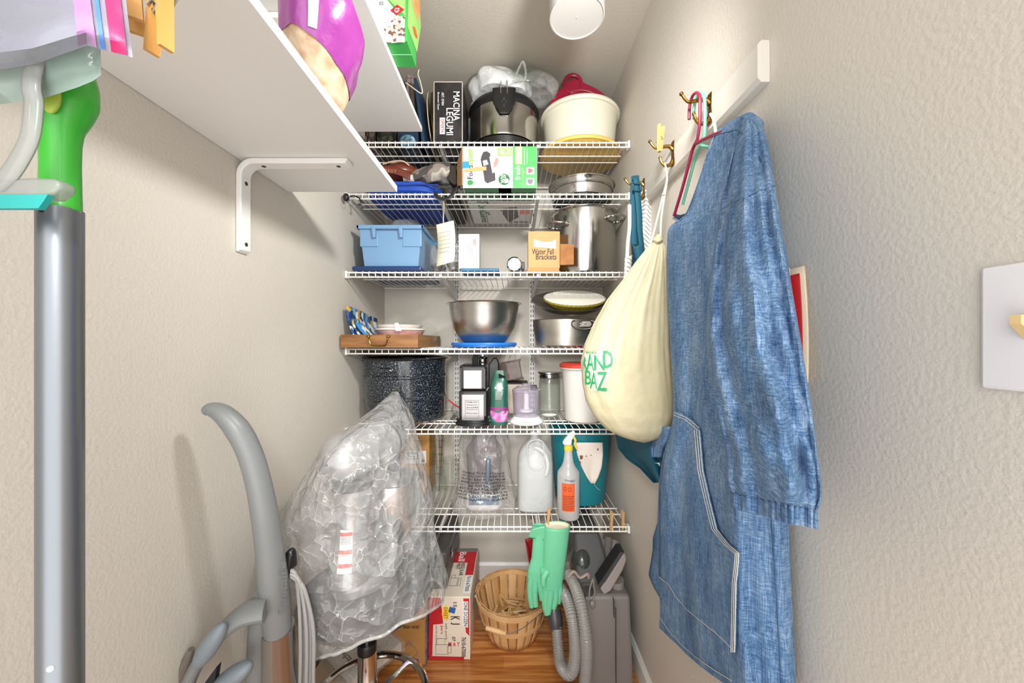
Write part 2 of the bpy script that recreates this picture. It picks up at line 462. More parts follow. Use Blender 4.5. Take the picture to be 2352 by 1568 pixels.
# ------------------------------------------------------------------ peg rail and brass hooks on the right wall
RY0, RY1, RZ0, RZ1, RX = 0.69, 1.40, 1.744, 1.822, 0.457
prof = [(XR, RZ0), (RX + 0.007, RZ0), (RX, RZ0 + 0.008), (RX, RZ1 - 0.008), (RX + 0.007, RZ1), (XR, RZ1)]
rail = obj('hook_rail', MB().prism([(x - (0.0004 if x == XR else 0), RY0, z) for x, z in prof], (0, RY1 - RY0, 0)), mat('rail_paint', (216, 211, 203), 0.4, bump=(90, 0.08)), base=(RX, 1.0, RZ0), smooth=False)
tag(rail, 'white painted wooden hook rail on the right wall', 'rail')
def hook(label, Y, z):
    t = thing('coat_hook', label, 'hook', (RX, Y, z), 'brass coat hooks on the rail')
    pl = MB()
    def g(u, v):
        a = 2 * pi * u; w = 0.0075 + 0.004 * cos(pi * (v - 0.1)) ** 2
        return Vector((RX - 0.0005 - 0.004 * (0.5 + 0.5 * sin(a)), Y + w * cos(a), z - 0.05 + 0.068 * v))
    pl.grid(14, 10, g, closed=True, cap0=True, cap1=True)
    obj('back_plate', pl, 'brass', t)
    up = catmull([(RX - 0.002, Y, z - 0.004), (RX - 0.012, Y, z + 0.005), (RX - 0.03, Y, z + 0.004), (RX - 0.048, Y, z + 0.0), (RX - 0.058, Y, z + 0.006), (RX - 0.066, Y, z + 0.018)], 5)
    n = len(up); obj('upper_arm', MB().tube(up, [0.0065 - 0.0032 * min(1, k / n * 1.5) for k in range(n)], 10), 'brass', t)
    obj('ball_tip', MB().ell((RX - 0.067, Y, z + 0.019), (0.0048, 0.0048, 0.0048), 12, 8), 'brass', t)
    lo = catmull([(RX - 0.002, Y, z - 0.036), (RX - 0.010, Y, z - 0.047), (RX - 0.024, Y, z - 0.049), (RX - 0.034, Y, z - 0.040), (RX - 0.038, Y, z - 0.028)], 5)
    n = len(lo); obj('lower_hook', MB().tube(lo, [0.006 - 0.003 * k / n for k in range(n)], 10), 'brass', t)
    obj('ball_tip', MB().ell((RX - 0.0385, Y, z - 0.027), (0.0042, 0.0042, 0.0042), 12, 8), 'brass', t)
    obj('screw', MB().lathe([(0.0001, 0.0), (0.0035, 0.0), (0.0035, 0.003)], (RX - 0.0052, Y, z + 0.008), 10, M=Matrix.Rotation(pi / 2, 4, 'Y')), 'screw_dark', t)
HK = [(0.854, 1.812), (1.05, 1.808), (1.283, 1.805)]
hook('nearest brass double hook, holding the coloured hangers', *HK[0])
hook('middle brass double hook, with a clothespin and drawstring bag', *HK[1])
hook('farthest brass double hook, holding the teal apron strap', *HK[2])

# switch plate
t = thing('light_switch', 'white light switch plate with beige toggle on the right wall', 'light switch', (XR, 0.338, 1.213))
obj('plate', MB().box(XR - 0.006, XR - 0.0004, 0.300, 0.3755, 1.213, 1.334), mat('switch_white', (226, 224, 226), 0.35), t, smooth=False, bevel=0.003)
obj('toggle', MB().hexa([(XR - 0.006, 0.333, 1.262), (XR - 0.006, 0.343, 1.262), (XR - 0.006, 0.333, 1.286), (XR - 0.006, 0.343, 1.286),
                         (XR - 0.021, 0.334, 1.276), (XR - 0.021, 0.342, 1.276), (XR - 0.021, 0.334, 1.284), (XR - 0.021, 0.342, 1.284)]), mat('switch_beige', (224, 196, 140), 0.35), t, smooth=False)

# ceiling fixture: white plastic cylinder over a ribbed glass shade
cx_, cy_, cr_ = Xat(1325, 1.05), 1.05, 0.077
t = thing('ceiling_fixture', 'white round plastic cylinder hanging below ribbed glass on the ceiling', 'ceiling lamp', (cx_, cy_, ZC))
zb = Zat(42, 1.05)
cyl = obj('cylinder', MB().lathe([(0.0001, zb + 0.003), (cr_ - 0.004, zb + 0.003), (cr_ - 0.0035, zb), (cr_, zb + 0.001), (cr_ + 0.004, ZC - 0.075), (cr_ + 0.004, ZC - 0.07), (0.03, ZC - 0.07)], (cx_, cy_, 0), 48), mat('pail_white', (178, 175, 171), 0.4), t)
obj('mould_nub', MB().ell((cx_, cy_, zb + 0.0025), (0.002, 0.002, 0.002), 8, 6), 'pail_white', cyl)
obj('ribbed_glass', MB().lathe([(0.085, ZC - 0.11), (0.1, ZC - 0.10), (0.108, ZC - 0.06), (0.1, ZC - 0.02), (0.07, ZC - 0.012)], (cx_, cy_, 0), 96, caps=False, mod=lambda a, i: 1 + 0.035 * abs(sin(12 * a))), film('ribbed', (220, 218, 210), 0.35, 8, 0.1, 0.05, 0.1), t)
obj('ceiling_plate', MB().lathe([(0.075, ZC - 0.07), (0.075, ZC - 0.0004)], (cx_, cy_, 0), 32), 'white_paint', t)
# ================================================================== top wire shelf
z1 = S[0]
# black vegetable mill carton
Y = 1.53
t = thing('carton', 'tall worn black carton with white lettering on the top wire shelf', 'box', P(1030, 320, Y) * 0 + Vector((Xat(1030, Y), Y + 0.09, z1)))
x0, x1 = Xat(997, Y), Xat(1062, Y); zt = Zat(188, Y)
obj('body', MB().box(x0, x1, Y, Y + 0.2, z1 + 0.0006, zt), mat('carton_black', (34, 33, 35), 0.45, var=(18, (58, 52, 56), 0.12)), t, smooth=False, bevel=0.002)
E = mat('worn_edge', (216, 204, 186), 0.8)
ed = MB()
for (a, b, c, d) in ((x0 - 0.0012, x0 + 0.0016, z1 + 0.001, zt), (x1 - 0.0016, x1 + 0.0012, z1 + 0.001, zt)): ed.box(a, b, Y - 0.001, Y + 0.004, c, d)
ed.box(x0, x1, Y - 0.001, Y + 0.004, zt - 0.0024, zt + 0.001)
obj('worn_edges', ed, E, t, smooth=False)
YY = Y - 0.0012
ptext(t, 'white_print', 'MACINA', YY, 1041, 210, 1056, 277, -90)
ptext(t, 'white_print', 'LEGUMI', YY, 1025, 248, 1041, 310, -90)
ptext(t, 'white_print', 'ART. 07404', YY, 1014, 212, 1020, 242, -90)
ptext(t, 'white_print', 'Brevetti Gaet', YY, 1005, 212, 1009, 252, -90)
pquad(t, 'white_print', YY, 1010, 270, 1022, 308); ptext(t, 'red_print', 'OFFERTA', YY - 0.0004, 1012, 273, 1020, 305, -90)

# polished pot with black lid and latch
cx, cy, r = -0.038, 1.665, 0.152
t = thing('lidded_pot', 'polished steel pot with black lid and latch on the top shelf', 'pot', (cx, cy, z1))
obj('base_ring', MB().lathe([(0.0001, z1 + 0.0008), (r - 0.03, z1 + 0.0008), (r - 0.012, z1 + 0.012), (r - 0.008, z1 + 0.036), (r - 0.02, z1 + 0.04)], (cx, cy, 0), 48), 'black_plastic', t)
obj('body', MB().lathe([(r - 0.02, z1 + 0.036), (r - 0.004, z1 + 0.04), (r - 0.002, z1 + 0.05), (r, z1 + 0.18), (r - 0.01, z1 + 0.182)], (cx, cy, 0), 64), 'steel', t)
lid = obj('lid', MB().lathe([(r + 0.003, z1 + 0.175), (r + 0.006, z1 + 0.185), (r + 0.006, z1 + 0.2), (r - 0.004, z1 + 0.216), (r * 0.7, z1 + 0.228), (0.0001, z1 + 0.232)], (cx, cy, 0), 64), 'black_plastic', t)
fy = cy - r
la = MB()
def g(u, v):
    a = 2 * pi * u; e = 1 - 0.35 * max(0, v * 2 - 1) ** 2
    return Vector((cx + 0.004 + 0.047 * cos(a) * min(1, 0.5 + 1.2 * (1 - v)) ** 0.6 * e, fy - 0.004 - 0.012 * (0.5 - 0.5 * sin(a)) + 0.0, z1 + 0.215 - 0.1 * v))
la.grid(20, 9, g, closed=True, cap0=True, cap1=True)
la_o = obj('latch', la, 'black_plastic', t)
obj('latch_pin', MB().box(cx - 0.006, cx + 0.014, fy - 0.02, fy - 0.012, z1 + 0.15, z1 + 0.156).box(cx + 0.001, cx + 0.007, fy - 0.02, fy - 0.012, z1 + 0.13, z1 + 0.172), mat('satin_black', (52, 52, 54), 0.35), la_o, smooth=False)
for dx in (-0.013, 0.013):
    obj('wire_catch', MB().tube(catmull([(cx + 0.004 + dx, fy - 0.017, z1 + 0.19), (cx + 0.004 + dx, fy - 0.018, z1 + 0.225), (cx + 0.004 + dx * 0.9, fy - 0.012, z1 + 0.245), (cx + 0.004 + dx * 0.8, fy, z1 + 0.247)], 5), 0.002, 6), 'steel', t)

# white shopping bag around a glass lid, lying on the pot
def lump(p, amp, s): return p * (1 + amp * nz(p + Vector((3, 1, 7)), s))
t = thing('plastic_bag', 'white plastic bag bunched behind the lidded steel pot', 'bag', (-0.03, 1.60, z1 + 0.233))
def blob(c, rr, amp, s, lo, hi=None):
    c = Vector(c)
    def fn(p):
        q = lump(p, amp, s); w = q + c
        w.z = max(w.z, lo)
        if hi: w.z = min(w.z, hi)
        return w - c
    return MB().ell(c, rr, 40, 24, fn=fn)
obj('bag_body', blob((-0.055, 1.60, z1 + 0.27), (0.135, 0.10, 0.078), 0.22, 14, z1 + 0.2335, 2.41), film('white_bag', (238, 240, 242), 0.66, 22, 0.7, 0.25, 0.3), t)
obj('bag_side', blob((-0.148, 1.70, z1 + 0.15), (0.05, 0.09, 0.145), 0.25, 16, z1 + 0.002, 2.38), 'white_bag', t)
obj('bag_handle', MB().tube(catmull([(0.0, 1.54, z1 + 0.26), (0.03, 1.53, z1 + 0.32), (0.045, 1.525, z1 + 0.335), (0.055, 1.54, z1 + 0.29), (0.03, 1.55, z1 + 0.25)], 6), 0.008, 8, flat=0.3), 'white_bag', t)
t2 = thing('glass_dome', 'clear glass dome wrapped in thin plastic beside the white bag', 'glassware', (0.07, 1.60, z1 + 0.2335))
obj('dome', MB().lathe([(0.115, z1 + 0.236), (0.112, z1 + 0.26), (0.10, z1 + 0.30), (0.07, z1 + 0.335), (0.0001, z1 + 0.345)], (0.055, 1.61, 0), 40, caps=False), 'thin_glass', t2, solid=0.003)
obj('wrapping', blob((0.11, 1.60, z1 + 0.265), (0.085, 0.09, 0.06), 0.3, 17, z1 + 0.2335), film('loose_film', (235, 236, 238), 0.18, 24, 0.9, 0.12, 0.25), t2)

# cream tub on its yellow lid, with the red lid standing in it
cx, cy = 0.30, 1.655
t = thing('lid', 'round golden yellow plastic lid under the cream tub', 'lid', (cx, cy, z1))
obj('disc', MB().lathe([(0.0001, z1 + 0.0008), (0.165, z1 + 0.0008), (0.17, z1 + 0.003)], (cx, cy, 0), 64), mat('gold_plastic', (222, 182, 92), 0.4), t)
obj('rim', MB().lathe([(0.168, z1 + 0.0012), (0.176, z1 + 0.001), (0.177, z1 + 0.012), (0.172, z1 + 0.018), (0.165, z1 + 0.014)], (cx, cy, 0), 64, caps=False), 'gold_plastic', t)
zb = z1 + 0.0185
t = thing('storage_tub', 'cream round plastic tub at the right end of the top shelf', 'tub', (cx, cy, zb))
CT = mat('cream_plastic', (214, 210, 192), 0.38)
obj('body', MB().lathe([(0.0001, zb + 0.001), (0.14, zb), (0.15, zb + 0.006), (0.153, zb + 0.05), (0.158, zb + 0.1), (0.164, zb + 0.15)], (cx, cy, 0), 64), CT, t)
obj('rim', MB().lathe([(0.16, zb + 0.145), (0.172, zb + 0.147), (0.175, zb + 0.155), (0.172, zb + 0.163), (0.16, zb + 0.164)], (cx, cy, 0), 64, caps=False), CT, t)
Yl = 1.60
t = thing('lid', 'crimson plastic lid with loop handle standing in the cream tub', 'lid', (0.293, Yl, zb + 0.16))
cxl, zl, rl = 0.293, 2.235, 0.142
CR = mat('crimson_plastic', (140, 18, 48), 0.28)
out = [(cxl + rl * cos(a), zl + 0.95 * rl * sin(a)) for a in [radians(d) for d in range(-20, 201, 5)]]
# shoulder up to the loop on the left of centre
hx, hz = 0.262, 2.39
pts = []
for a, b in out:
    k = math.exp(-((a - hx) / 0.045) ** 2) if b > zl + 0.06 else 0
    pts.append((a, b + k * 0.028))
pts = [(a, max(b, zb + 0.166)) for a, b in pts]
obj('disc', MB().prism([(a, Yl, b) for a, b in pts], (0, 0.008, 0)), CR, t, bevel=0.003)
lp = [(hx + 0.036 * cos(a), Yl + 0.004, 2.375 + 0.038 * sin(a)) for a in [2 * pi * k / 28 for k in range(28)]]
obj('loop_handle', MB().tube(lp, 0.0085, 10, closed=True), CR, t)
obj('inner_ring', MB().tube([(cxl + 0.118 * cos(a), Yl - 0.001, zl + 0.110 * sin(a)) for a in [radians(d) for d in range(12, 169, 6)]], 0.004, 8), CR, t)

# things at the left end of the top shelf
def slab(name, label, cat, m, x0, x1, y0, y1, h, z=None, group=None, lean=0.0):
    z = z1 if z is None else z
    M = Matrix.Translation(Vector((x0, y0, z + 0.0008))) @ Matrix.Rotation(lean, 4, 'Y')
    o = obj(name, MB().box(0, x1 - x0, 0, y1 - y0, 0, h, M), m, base=((x0 + x1) / 2, y0, z), smooth=False, bevel=0.0012)
    return tag(o, label, cat, group)
slab('book', 'dark red and grey patterned spine under the upper board', 'book', patterned('spine_a', 'voronoi', [(60, 30, 34), (120, 112, 108), (40, 22, 24), (150, 140, 134)], 55, stretch=(4, 1, 1)), -0.61, -0.565, 1.53, 1.75, 0.066, group='packets at the left end of the top shelf')
slab('book', 'black and green patterned spine under the upper board', 'book', patterned('spine_b', 'voronoi', [(20, 22, 20), (58, 66, 52), (96, 98, 86), (24, 22, 20)], 50), -0.56, -0.48, 1.53, 1.75, 0.07, group='packets at the left end of the top shelf')
b = slab('book', 'dark blue spine with a pale blue globe picture', 'book', mat('globe_blue', (30, 52, 74), 0.4), -0.475, -0.39, 1.53, 1.75, 0.07, group='packets at the left end of the top shelf')
ppoly(b, mat('globe_pale', (168, 196, 208), 0.5, var=(60, (60, 130, 170), 0.1)), 1.529, disc_pts(936, 325, 18, 16), 'globe_print')
slab('case', 'thin black case lying under the upper board', 'case', 'matte_black', -0.6, -0.48, 1.54, 1.74, 0.012, z1 + 0.071)
# navy board and gold tray on edge, brown folder
o = slab('board', 'navy blue panel standing on edge beside the gold tray', 'board', mat('navy', (34, 62, 92), 0.45), -0.372, -0.36, 1.52, 1.80, 0.27, lean=-0.13)
t = thing('tray', 'antique gold tray standing on edge by the black carton', 'tray', (-0.345, 1.55, z1))
M = Matrix.Translation(Vector((-0.35, 1.665, z1 + 0.141))) @ Matrix.Rotation(-0.06, 4, 'Y')
obj('dish', MB().lathe([(0.0001, 0), (0.1, 0.0), (0.115, 0.006), (0.139, 0.012), (0.139, 0.0145), (0.112, 0.0095), (0.0001, 0.004)], (0, 0, 0), 48, M=M @ Matrix.Rotation(pi / 2, 4, 'Y')), mat('antique_gold', (150, 112, 38), 0.28, 0.9, var=(14, (92, 62, 20), 0.25)), t)
obj('cream_rim', MB().tube([M @ Vector((-0.001, 0.139 * cos(a), 0.139 * sin(a))) for a in [2 * pi * k / 40 for k in range(40)]], 0.0016, 6, closed=True), mat('cream_rim', (232, 222, 196), 0.4), t)
slab('folder', 'creased clear plastic folder beside the black carton', 'folder', film('folder_film', (206, 196, 176), 0.4, 30, 0.6), -0.328, -0.3262, 1.53, 1.72, 0.235, lean=0.0)
# bent cream wire hanger and mauve cloth above the navy panel
t = thing('garment', 'mauve grey garment on a bent cream wire hanger at the left of the top shelf', 'garment', (-0.45, 1.60, z1))
def g(u, v):
    a = 2 * pi * u; ff = 1 + 0.22 * sin(5 * a) + 0.1 * sin(9 * a + 2)
    return Vector((-0.436 + 0.03 * ff * cos(a) * (1 - 0.4 * v), 1.62 + 0.06 * ff * sin(a) * (1 - 0.4 * v), z1 + 0.092 + 0.235 * v))
obj('folds', MB().grid(48, 12, g, closed=True, cap0=True, cap1=True), mat('mauve', (168, 152, 152), 0.8, var=(20, (140, 122, 126), 0.2)), t)
hg = catmull([P(932, 190, 1.44), P(950, 203, 1.44), P(966, 214, 1.44), P(970, 210, 1.44), P(966, 190, 1.44), P(960, 170, 1.44), P(962, 160, 1.46), P(950, 175, 1.56), P(944, 185, 1.60)], 6)
obj('wire_hanger', MB().tube(hg, 0.0022, 8), mat('cream_wire', (232, 228, 206), 0.4), t, label='bent cream coated wire')

# ================================================================== boards on the left wall
zb = ZB2 + 0.018
t = thing('cracker_box', 'green and white food carton overhanging the upper board edge', 'box', (-0.39, 1.07, zb))
bx0, bx1, by0, by1 = -0.475, -0.291, 1.021, 1.119
obj('body', MB().box(bx0, bx1, by0, by1, zb + 0.0008, zb + 0.28), mat('box_green', (60, 168, 74), 0.4), t, smooth=False, bevel=0.001)
YY = by0 - 0.0006
ppoly(t, 'white_print', YY, [(800, 97), (930, 97), (930, 60), (905, 20), (890, 0), (876, -60), (800, -60)])
ppoly(t, 'light_green_print', YY - 0.0002, [(893, 0), (931, 36), (931, -60), (880, -60)])
ppoly(t, patterned('beans', 'voronoi', [(232, 206, 192), (244, 230, 222), (206, 168, 152), (120, 82, 70), (238, 218, 208)], 150, 0.5), YY - 0.0003, disc_pts(916, 66, 28, 31)[:0] + [(930, 36), (915, 38), (900, 46), (890, 58), (882, 66), (890, 92), (900, 99), (930, 95)])
ppoly(t, 'red_print', YY - 0.0004, [(896, 24), (912, 10), (929, 22), (911, 36)])
ptext(t, 'white_print', 'GF', YY - 0.0008, 906, 18, 918, 29)
ptext(t, 'grey_print', 'es', YY - 0.0008, 871, 3, 881, 12)
Xs = bx1 + 0.0006
def sp(px, py): return PX(px, py, Xs)
quad(t, 'light_green_print', [sp(936, 60), sp(958, 120), sp(967, 60), sp(962, -20), sp(938, -20)])
quad(t, mat('cracker', (226, 176, 112), 0.6, var=(40, (196, 138, 80), 0.2)), [p + Vector((0.0003, 0, 0)) for p in (sp(943, -10), sp(950, 22), sp(960, 50), sp(966, 20), sp(962, -20), sp(947, -25))])
quad(t, 'orange_print', [p + Vector((0.0005, 0, 0)) for p in (sp(947, 60), sp(953, 62), sp(959, 84), sp(957, 90), sp(951, 80))])
def bt(a, b): return Vector((bx1 - 0.07 + 0.07 * a, by0 + 0.05, zb + 0.0005))
obj('flap_line', MB().box(bx1 - 0.058, bx1, (by0 + by1) / 2 - 0.001, (by0 + by1) / 2 + 0.001, zb + 0.0002, zb + 0.001), mat('pale_line', (170, 220, 180), 0.5), t, smooth=False)
tag(obj('pouch', MB().ell((-0.46, 0.93, zb + 0.072), (0.03, 0.05, 0.07), 20, 12, fn=lambda p: lump(p, 0.15, 20)), 'matte_black', base=(-0.46, 0.93, zb + 0.001)), 'small black pouch standing left of the green carton', 'pouch')

# tied purple tortilla bag on the lower board
zb = ZB1 + 0.018
t = thing('tortilla_bag', 'tied purple and clear bag of flat bread on the lower board', 'bag', (-0.395, 0.72, zb))
TR = [(0.0, 0.62, 0.4), (0.08, 0.72, 0.55), (0.3, 0.86, 0.8), (0.55, 1.0, 1.0), (0.75, 1.0, 1.05), (0.9, 0.8, 0.8), (1.0, 0.3, 0.25)]
def bagpt(u, v, grow=0.0):
    a = 2 * pi * u
    w = interp([(q[0], q[1]) for q in TR], v); d = interp([(q[0], q[2]) for q in TR], v)
    n_ = 1 + 0.055 * noise.noise(Vector((3 * cos(a), 3 * sin(a), 6 * v))) + 0.03 * sin(7 * a + 9 * v)
    y = 0.735 + (0.088 * w * n_ + grow) * cos(a) - 0.05 * (v - 0.5); x = -0.398 + (0.064 * d * n_ + grow) * sin(a) + 0.042 * v
    zz = zb + 0.001 + 0.205 * v - 0.02 * v * v * cos(a)
    return Vector((x, y, zz))
PB = mat('purple_bag', (150, 58, 142), 0.32, coat=0.4, bump=(26, 0.5, 0.006), var=(9, (142, 50, 136), 0.2))
BR = mat('flat_bread', (206, 186, 160), 0.65, var=(34, (170, 126, 86), 0.16), bump=(30, 0.2))
obj('bread_window', MB().grid(40, 9, lambda u, v: bagpt(u, 0.5 * v), closed=True, cap0=True), BR, t)
bd = obj('bag_body', MB().grid(44, 15, lambda u, v: bagpt(u, (0.26 + 0.2 * (0.5 + 0.5 * sin(2 * pi * u - 2.6))) * (1 - v) + v, 0.0018), closed=True, cap1=True), PB, t)
obj('lower_band', MB().grid(20, 8, lambda u, v: bagpt(0.78 + 0.24 * u + 0.06 * v, 0.02 + (0.42 - 0.25 * u) * v, 0.002), closed=False), PB, t)
obj('tie_strip', MB().grid(4, 8, lambda u, v: bagpt(0.42 + 0.035 * u, 0.42 + 0.36 * v, 0.004)), mat('white_label', (236, 226, 236), 0.4), t)
nk = bagpt(0, 1.0); nk = Vector((-0.356, 0.712, zb + 0.203))
def g(u, v):
    a = 2 * pi * u; r_ = 0.013 + 0.042 * v ** 1.3 * (1 + 0.35 * sin(6 * a + 3 * v))
    return Vector((nk.x + r_ * cos(a) + 0.03 * v, nk.y + r_ * sin(a) * 0.8, nk.z - 0.014 + 0.075 * v + 0.014 * sin(5 * a) * v))
obj('gathered_neck', MB().grid(48, 7, g, closed=True), film('purple_film', (150, 90, 180), 0.45, 40, 0.8, 0.1, 0.4, tint=(232, 214, 240)), t)
obj('clip', MB().tube([nk + Vector((0.0145 * cos(a), 0.0125 * sin(a), -0.012)) for a in [2 * pi * k / 16 for k in range(16)]], 0.0045, 8, closed=True), mat('clip_violet', (120, 66, 130), 0.4), t)
tag(obj('packet', MB().ell((-0.495, 0.83, zb + 0.103), (0.035, 0.045, 0.1), 24, 14, fn=lambda p: lump(p, 0.16, 22)), film('packet_film', (226, 226, 226), 0.55, 25, 0.9, 0.1), base=(-0.495, 0.83, zb)), 'crumpled clear packet on the lower board behind the purple bag', 'packet')

# ================================================================== second wire shelf
z2 = S[1]
# blue soft cooler
t = thing('cooler_bag', 'flat royal blue soft cooler with black strap on the second shelf', 'bag', (-0.43, 1.55, z2))
BL = mat('royal_blue', (28, 82, 190), 0.65, bump=(60, 0.15), var=(10, (22, 66, 162), 0.25))
def pillow(x0, x1, y0, y1, za, zb_, amp=0.004, nu=20, nv=16, e=4.0):
    cx, cy = (x0 + x1) / 2, (y0 + y1) / 2
    def g(u, v):
        a = 2 * pi * u
        ca, sa = cos(a), sin(a)
        k = (abs(ca) ** e + abs(sa) ** e) ** (-1 / e)
        s = min(1.0, sin(pi * min(max(v, 0.0), 1.0)) * 1.6 + 0.02) if 0 < v < 1 else 0.02
        s = 0.9 + 0.1 * s if 0 < v < 1 else 0.88
        p = Vector((cx + (x1 - x0) / 2 * ca * k * s, cy + (y1 - y0) / 2 * sa * k * s, za + (zb_ - za) * v))
        if v > 0.4: p.z += amp * nz(p, 25)
        return p
    return MB().grid(nu * 2, nv, g, closed=True, cap0=True, cap1=True)
obj('body', pillow(-0.62, -0.30, 1.505, 1.935, z2 + 0.001, z2 + 0.055, 0.012), BL, t)
obj('black_panel', pillow(-0.30, -0.23, 1.52, 1.93, z2 + 0.001, z2 + 0.03), 'matte_black', t)
obj('seam', MB().tube([(-0.6 + 0.3 * k / 10, 1.503, z2 + 0.032 + 0.002 * sin(k)) for k in range(11)], 0.0035, 8), mat('deep_blue', (16, 50, 140), 0.6), t)
obj('strap', MB().tube(catmull([P(1000, 440, 1.495), P(1004, 452, 1.485), P(1020, 457, 1.482), P(1036, 450, 1.483), P(1046, 436, 1.49), P(1055, 428, 1.505)], 6), 0.008, 8, flat=0.35), 'matte_black', t)
# leather pouch
t = thing('leather_case', 'glossy reddish brown leather case on the blue cooler', 'case', (-0.50, 1.58, z2 + 0.06))
LE = mat('leather', (128, 62, 44), 0.35, coat=0.3, var=(16, (98, 42, 30), 0.25), bump=(90, 0.15))
def lq(u, v):
    a = 2 * pi * u
    s = sin(pi * (0.04 + 0.92 * v)) ** 0.5
    return Vector((-0.497 + 0.082 * cos(a) * s + 0.015 * sin(3 * v), 1.60 + 0.075 * sin(a) * s, z2 + 0.0695 + 0.085 * v + 0.012 * cos(a) * v))
obj('body', MB().grid(32, 14, lq, closed=True, cap0=True, cap1=True), LE, t)
obj('strap_flap', MB().grid(14, 5, lambda u, v: Vector((-0.535 + 0.115 * u, 1.522 - 0.006 * sin(pi * u) + 0.0, z2 + 0.088 + 0.03 * v - 0.03 * u * u))), LE, t, solid=0.004)
text(t, mat('emboss', (176, 120, 96), 0.5), 'BEST', lambda a, b: Vector((-0.522 + 0.05 * a, 1.511, z2 + 0.09 + 0.012 * b - 0.006 * a)))
obj('page_edge', MB().tube(catmull([P(880, 377, 1.53), P(900, 371, 1.525), P(925, 370, 1.525), P(940, 380, 1.53)], 5), 0.003, 6), mat('pale_piping', (214, 176, 150), 0.5), t)
# camouflage bag with a white label tab
t = thing('camouflage_bag', 'grey camouflage fabric bag lying on the blue cooler', 'bag', (-0.345, 1.57, z2 + 0.06))
CM = patterned('camo', 'noise', [(0.0, (70, 64, 62)), (0.42, (84, 76, 74)), (0.44, (140, 130, 122)), (0.55, (146, 136, 128)), (0.57, (196, 190, 176)), (0.7, (70, 64, 62))], 16, 0.8, detail=1.0)
def cq(u, v):
    a = 2 * pi * u; k = 0.55 + 0.45 * min(1, v * 1.8)
    return Vector((-0.425 + 0.165 * v, 1.58 + 0.05 * k * cos(a), z2 + 0.07 + 0.04 * k * (1 + sin(a)) + 0.004 * sin(6 * a + 8 * v) - 0.0))
obj('body', MB().grid(28, 16, cq, closed=True, cap0=True, cap1=True), CM, t)
obj('label_tab', MB().tube([(-0.455, 1.55, z2 + 0.075), (-0.415, 1.55, z2 + 0.08)], 0.0145, 12), mat('tab_white', (226, 222, 214), 0.6), t)
obj('dark_lining', MB().prism([P(1036, 378, 1.53), P(1046, 380, 1.53), P(1052, 421, 1.53), P(1042, 424, 1.53), P(1028, 412, 1.53)], (0, 0.05, 0)), mat('lining', (44, 38, 36), 0.8), t, smooth=False, bevel=0.003)
# vacuum sealer carton
t = thing('appliance_carton', 'white and green vacuum sealer carton on the second shelf', 'box', (-0.045, 1.46, z2))
fx0, fx1, fy0, fy1, fz = -0.195, 0.097, 1.457, 1.90, Zat(336, 1.457)
obj('body', MB().box(fx0, fx1, fy0, fy1, z2 + 0.0006, fz), mat('carton_white', (222, 220, 216), 0.45), t, smooth=False, bevel=0.001)
Yp = fy0 - 0.0004
pquad(t, mat('peach_print', (238, 222, 208), 0.5), Yp, 1116, 336, 1160, 431)
GP = mat('sealer_green', (56, 150, 82), 0.4, var=(8, (96, 186, 104), 0.25))
pquad(t, GP, Yp - 0.0002, 1178, 336, 1233, 431)
ptext(t, 'black_print', 'Food', Yp - 0.0005, 1074, 380, 1086, 411, 90)
ptext(t, mat('leaf_green', (132, 196, 52), 0.5), 'saver', Yp - 0.0005, 1076, 341, 1087, 379, 90)
ppoly(t, 'green_print', Yp - 0.0005, [(1074, 424), (1074, 416), (1078, 413), (1084, 414), (1088, 419), (1084, 424), (1078, 425)])
ppoly(t, mat('sealer_dark', (70, 66, 72), 0.4), Yp - 0.0005, [(1113, 415), (1119, 421), (1138, 414), (1137, 398), (1132, 385), (1127, 370), (1126, 352), (1118, 347), (1110, 349), (1106, 358), (1104, 366), (1107, 380), (1111, 400)])
ppoly(t, 'white_print', Yp - 0.0008, [(1109, 369), (1118, 367), (1122, 377), (1111, 381)])
ppoly(t, mat('film_print', (196, 204, 224), 0.4), Yp - 0.0008, [(1124, 360), (1135, 357), (1148, 360), (1155, 382), (1143, 392), (1131, 398), (1127, 378)])
ppoly(t, mat('salmon_print', (232, 140, 132), 0.4), Yp - 0.0011, [(1134, 374), (1140, 361), (1146, 368), (1141, 380), (1134, 386)])
pquad(t, 'light_green_print', Yp - 0.0005, 1143, 339, 1177, 358)
pquad(t, 'white_print', Yp - 0.0008, 1148, 343, 1158, 354); ptext(t, 'white_print', '3x', Yp - 0.0011, 1160, 342, 1174, 355, 90)
ppoly(t, 'dark_green_print', Yp - 0.0005, disc_pts(1158, 412, 13)); ptext(t, 'white_print', '20/20', Yp - 0.0008, 1150, 401, 1162, 421, 90)
ppoly(t, 'white_print', Yp - 0.0009, disc_pts(1164, 415, 5))
pquad(t, mat('tan_print', (222, 190, 140), 0.5), Yp - 0.0006, 1183, 336, 1199, 377)
ptext(t, 'white_print', '2200', Yp - 0.0009, 1185, 340, 1196, 372, 90)
ptext(t, 'white_print', 'Hands-Free Operation', Yp - 0.0009, 1203, 341, 1206, 377, 90)
ptext(t, 'white_print', '2 storage features', Yp - 0.0009, 1209, 343, 1212, 377, 90)
ptext(t, 'white_print', 'fresh', Yp - 0.0009, 1182, 381, 1195, 413, 90); ptext(t, 'light_green_print', '5x longer', Yp - 0.0009, 1196, 384, 1205, 425, 90)
pquad(t, 'white_print', Yp - 0.0006, 1209, 384, 1227, 400); ppoly(t, mat('meat_print', (206, 90, 96), 0.5), Yp - 0.0009, [(1213, 386), (1222, 388), (1225, 392), (1218, 397), (1213, 398)])
pquad(t, 'white_print', Yp - 0.0006, 1209, 409, 1227, 425); ppoly(t, 'grey_print', Yp - 0.0009, [(1211, 412), (1225, 411), (1223, 421), (1216, 423), (1212, 419)])
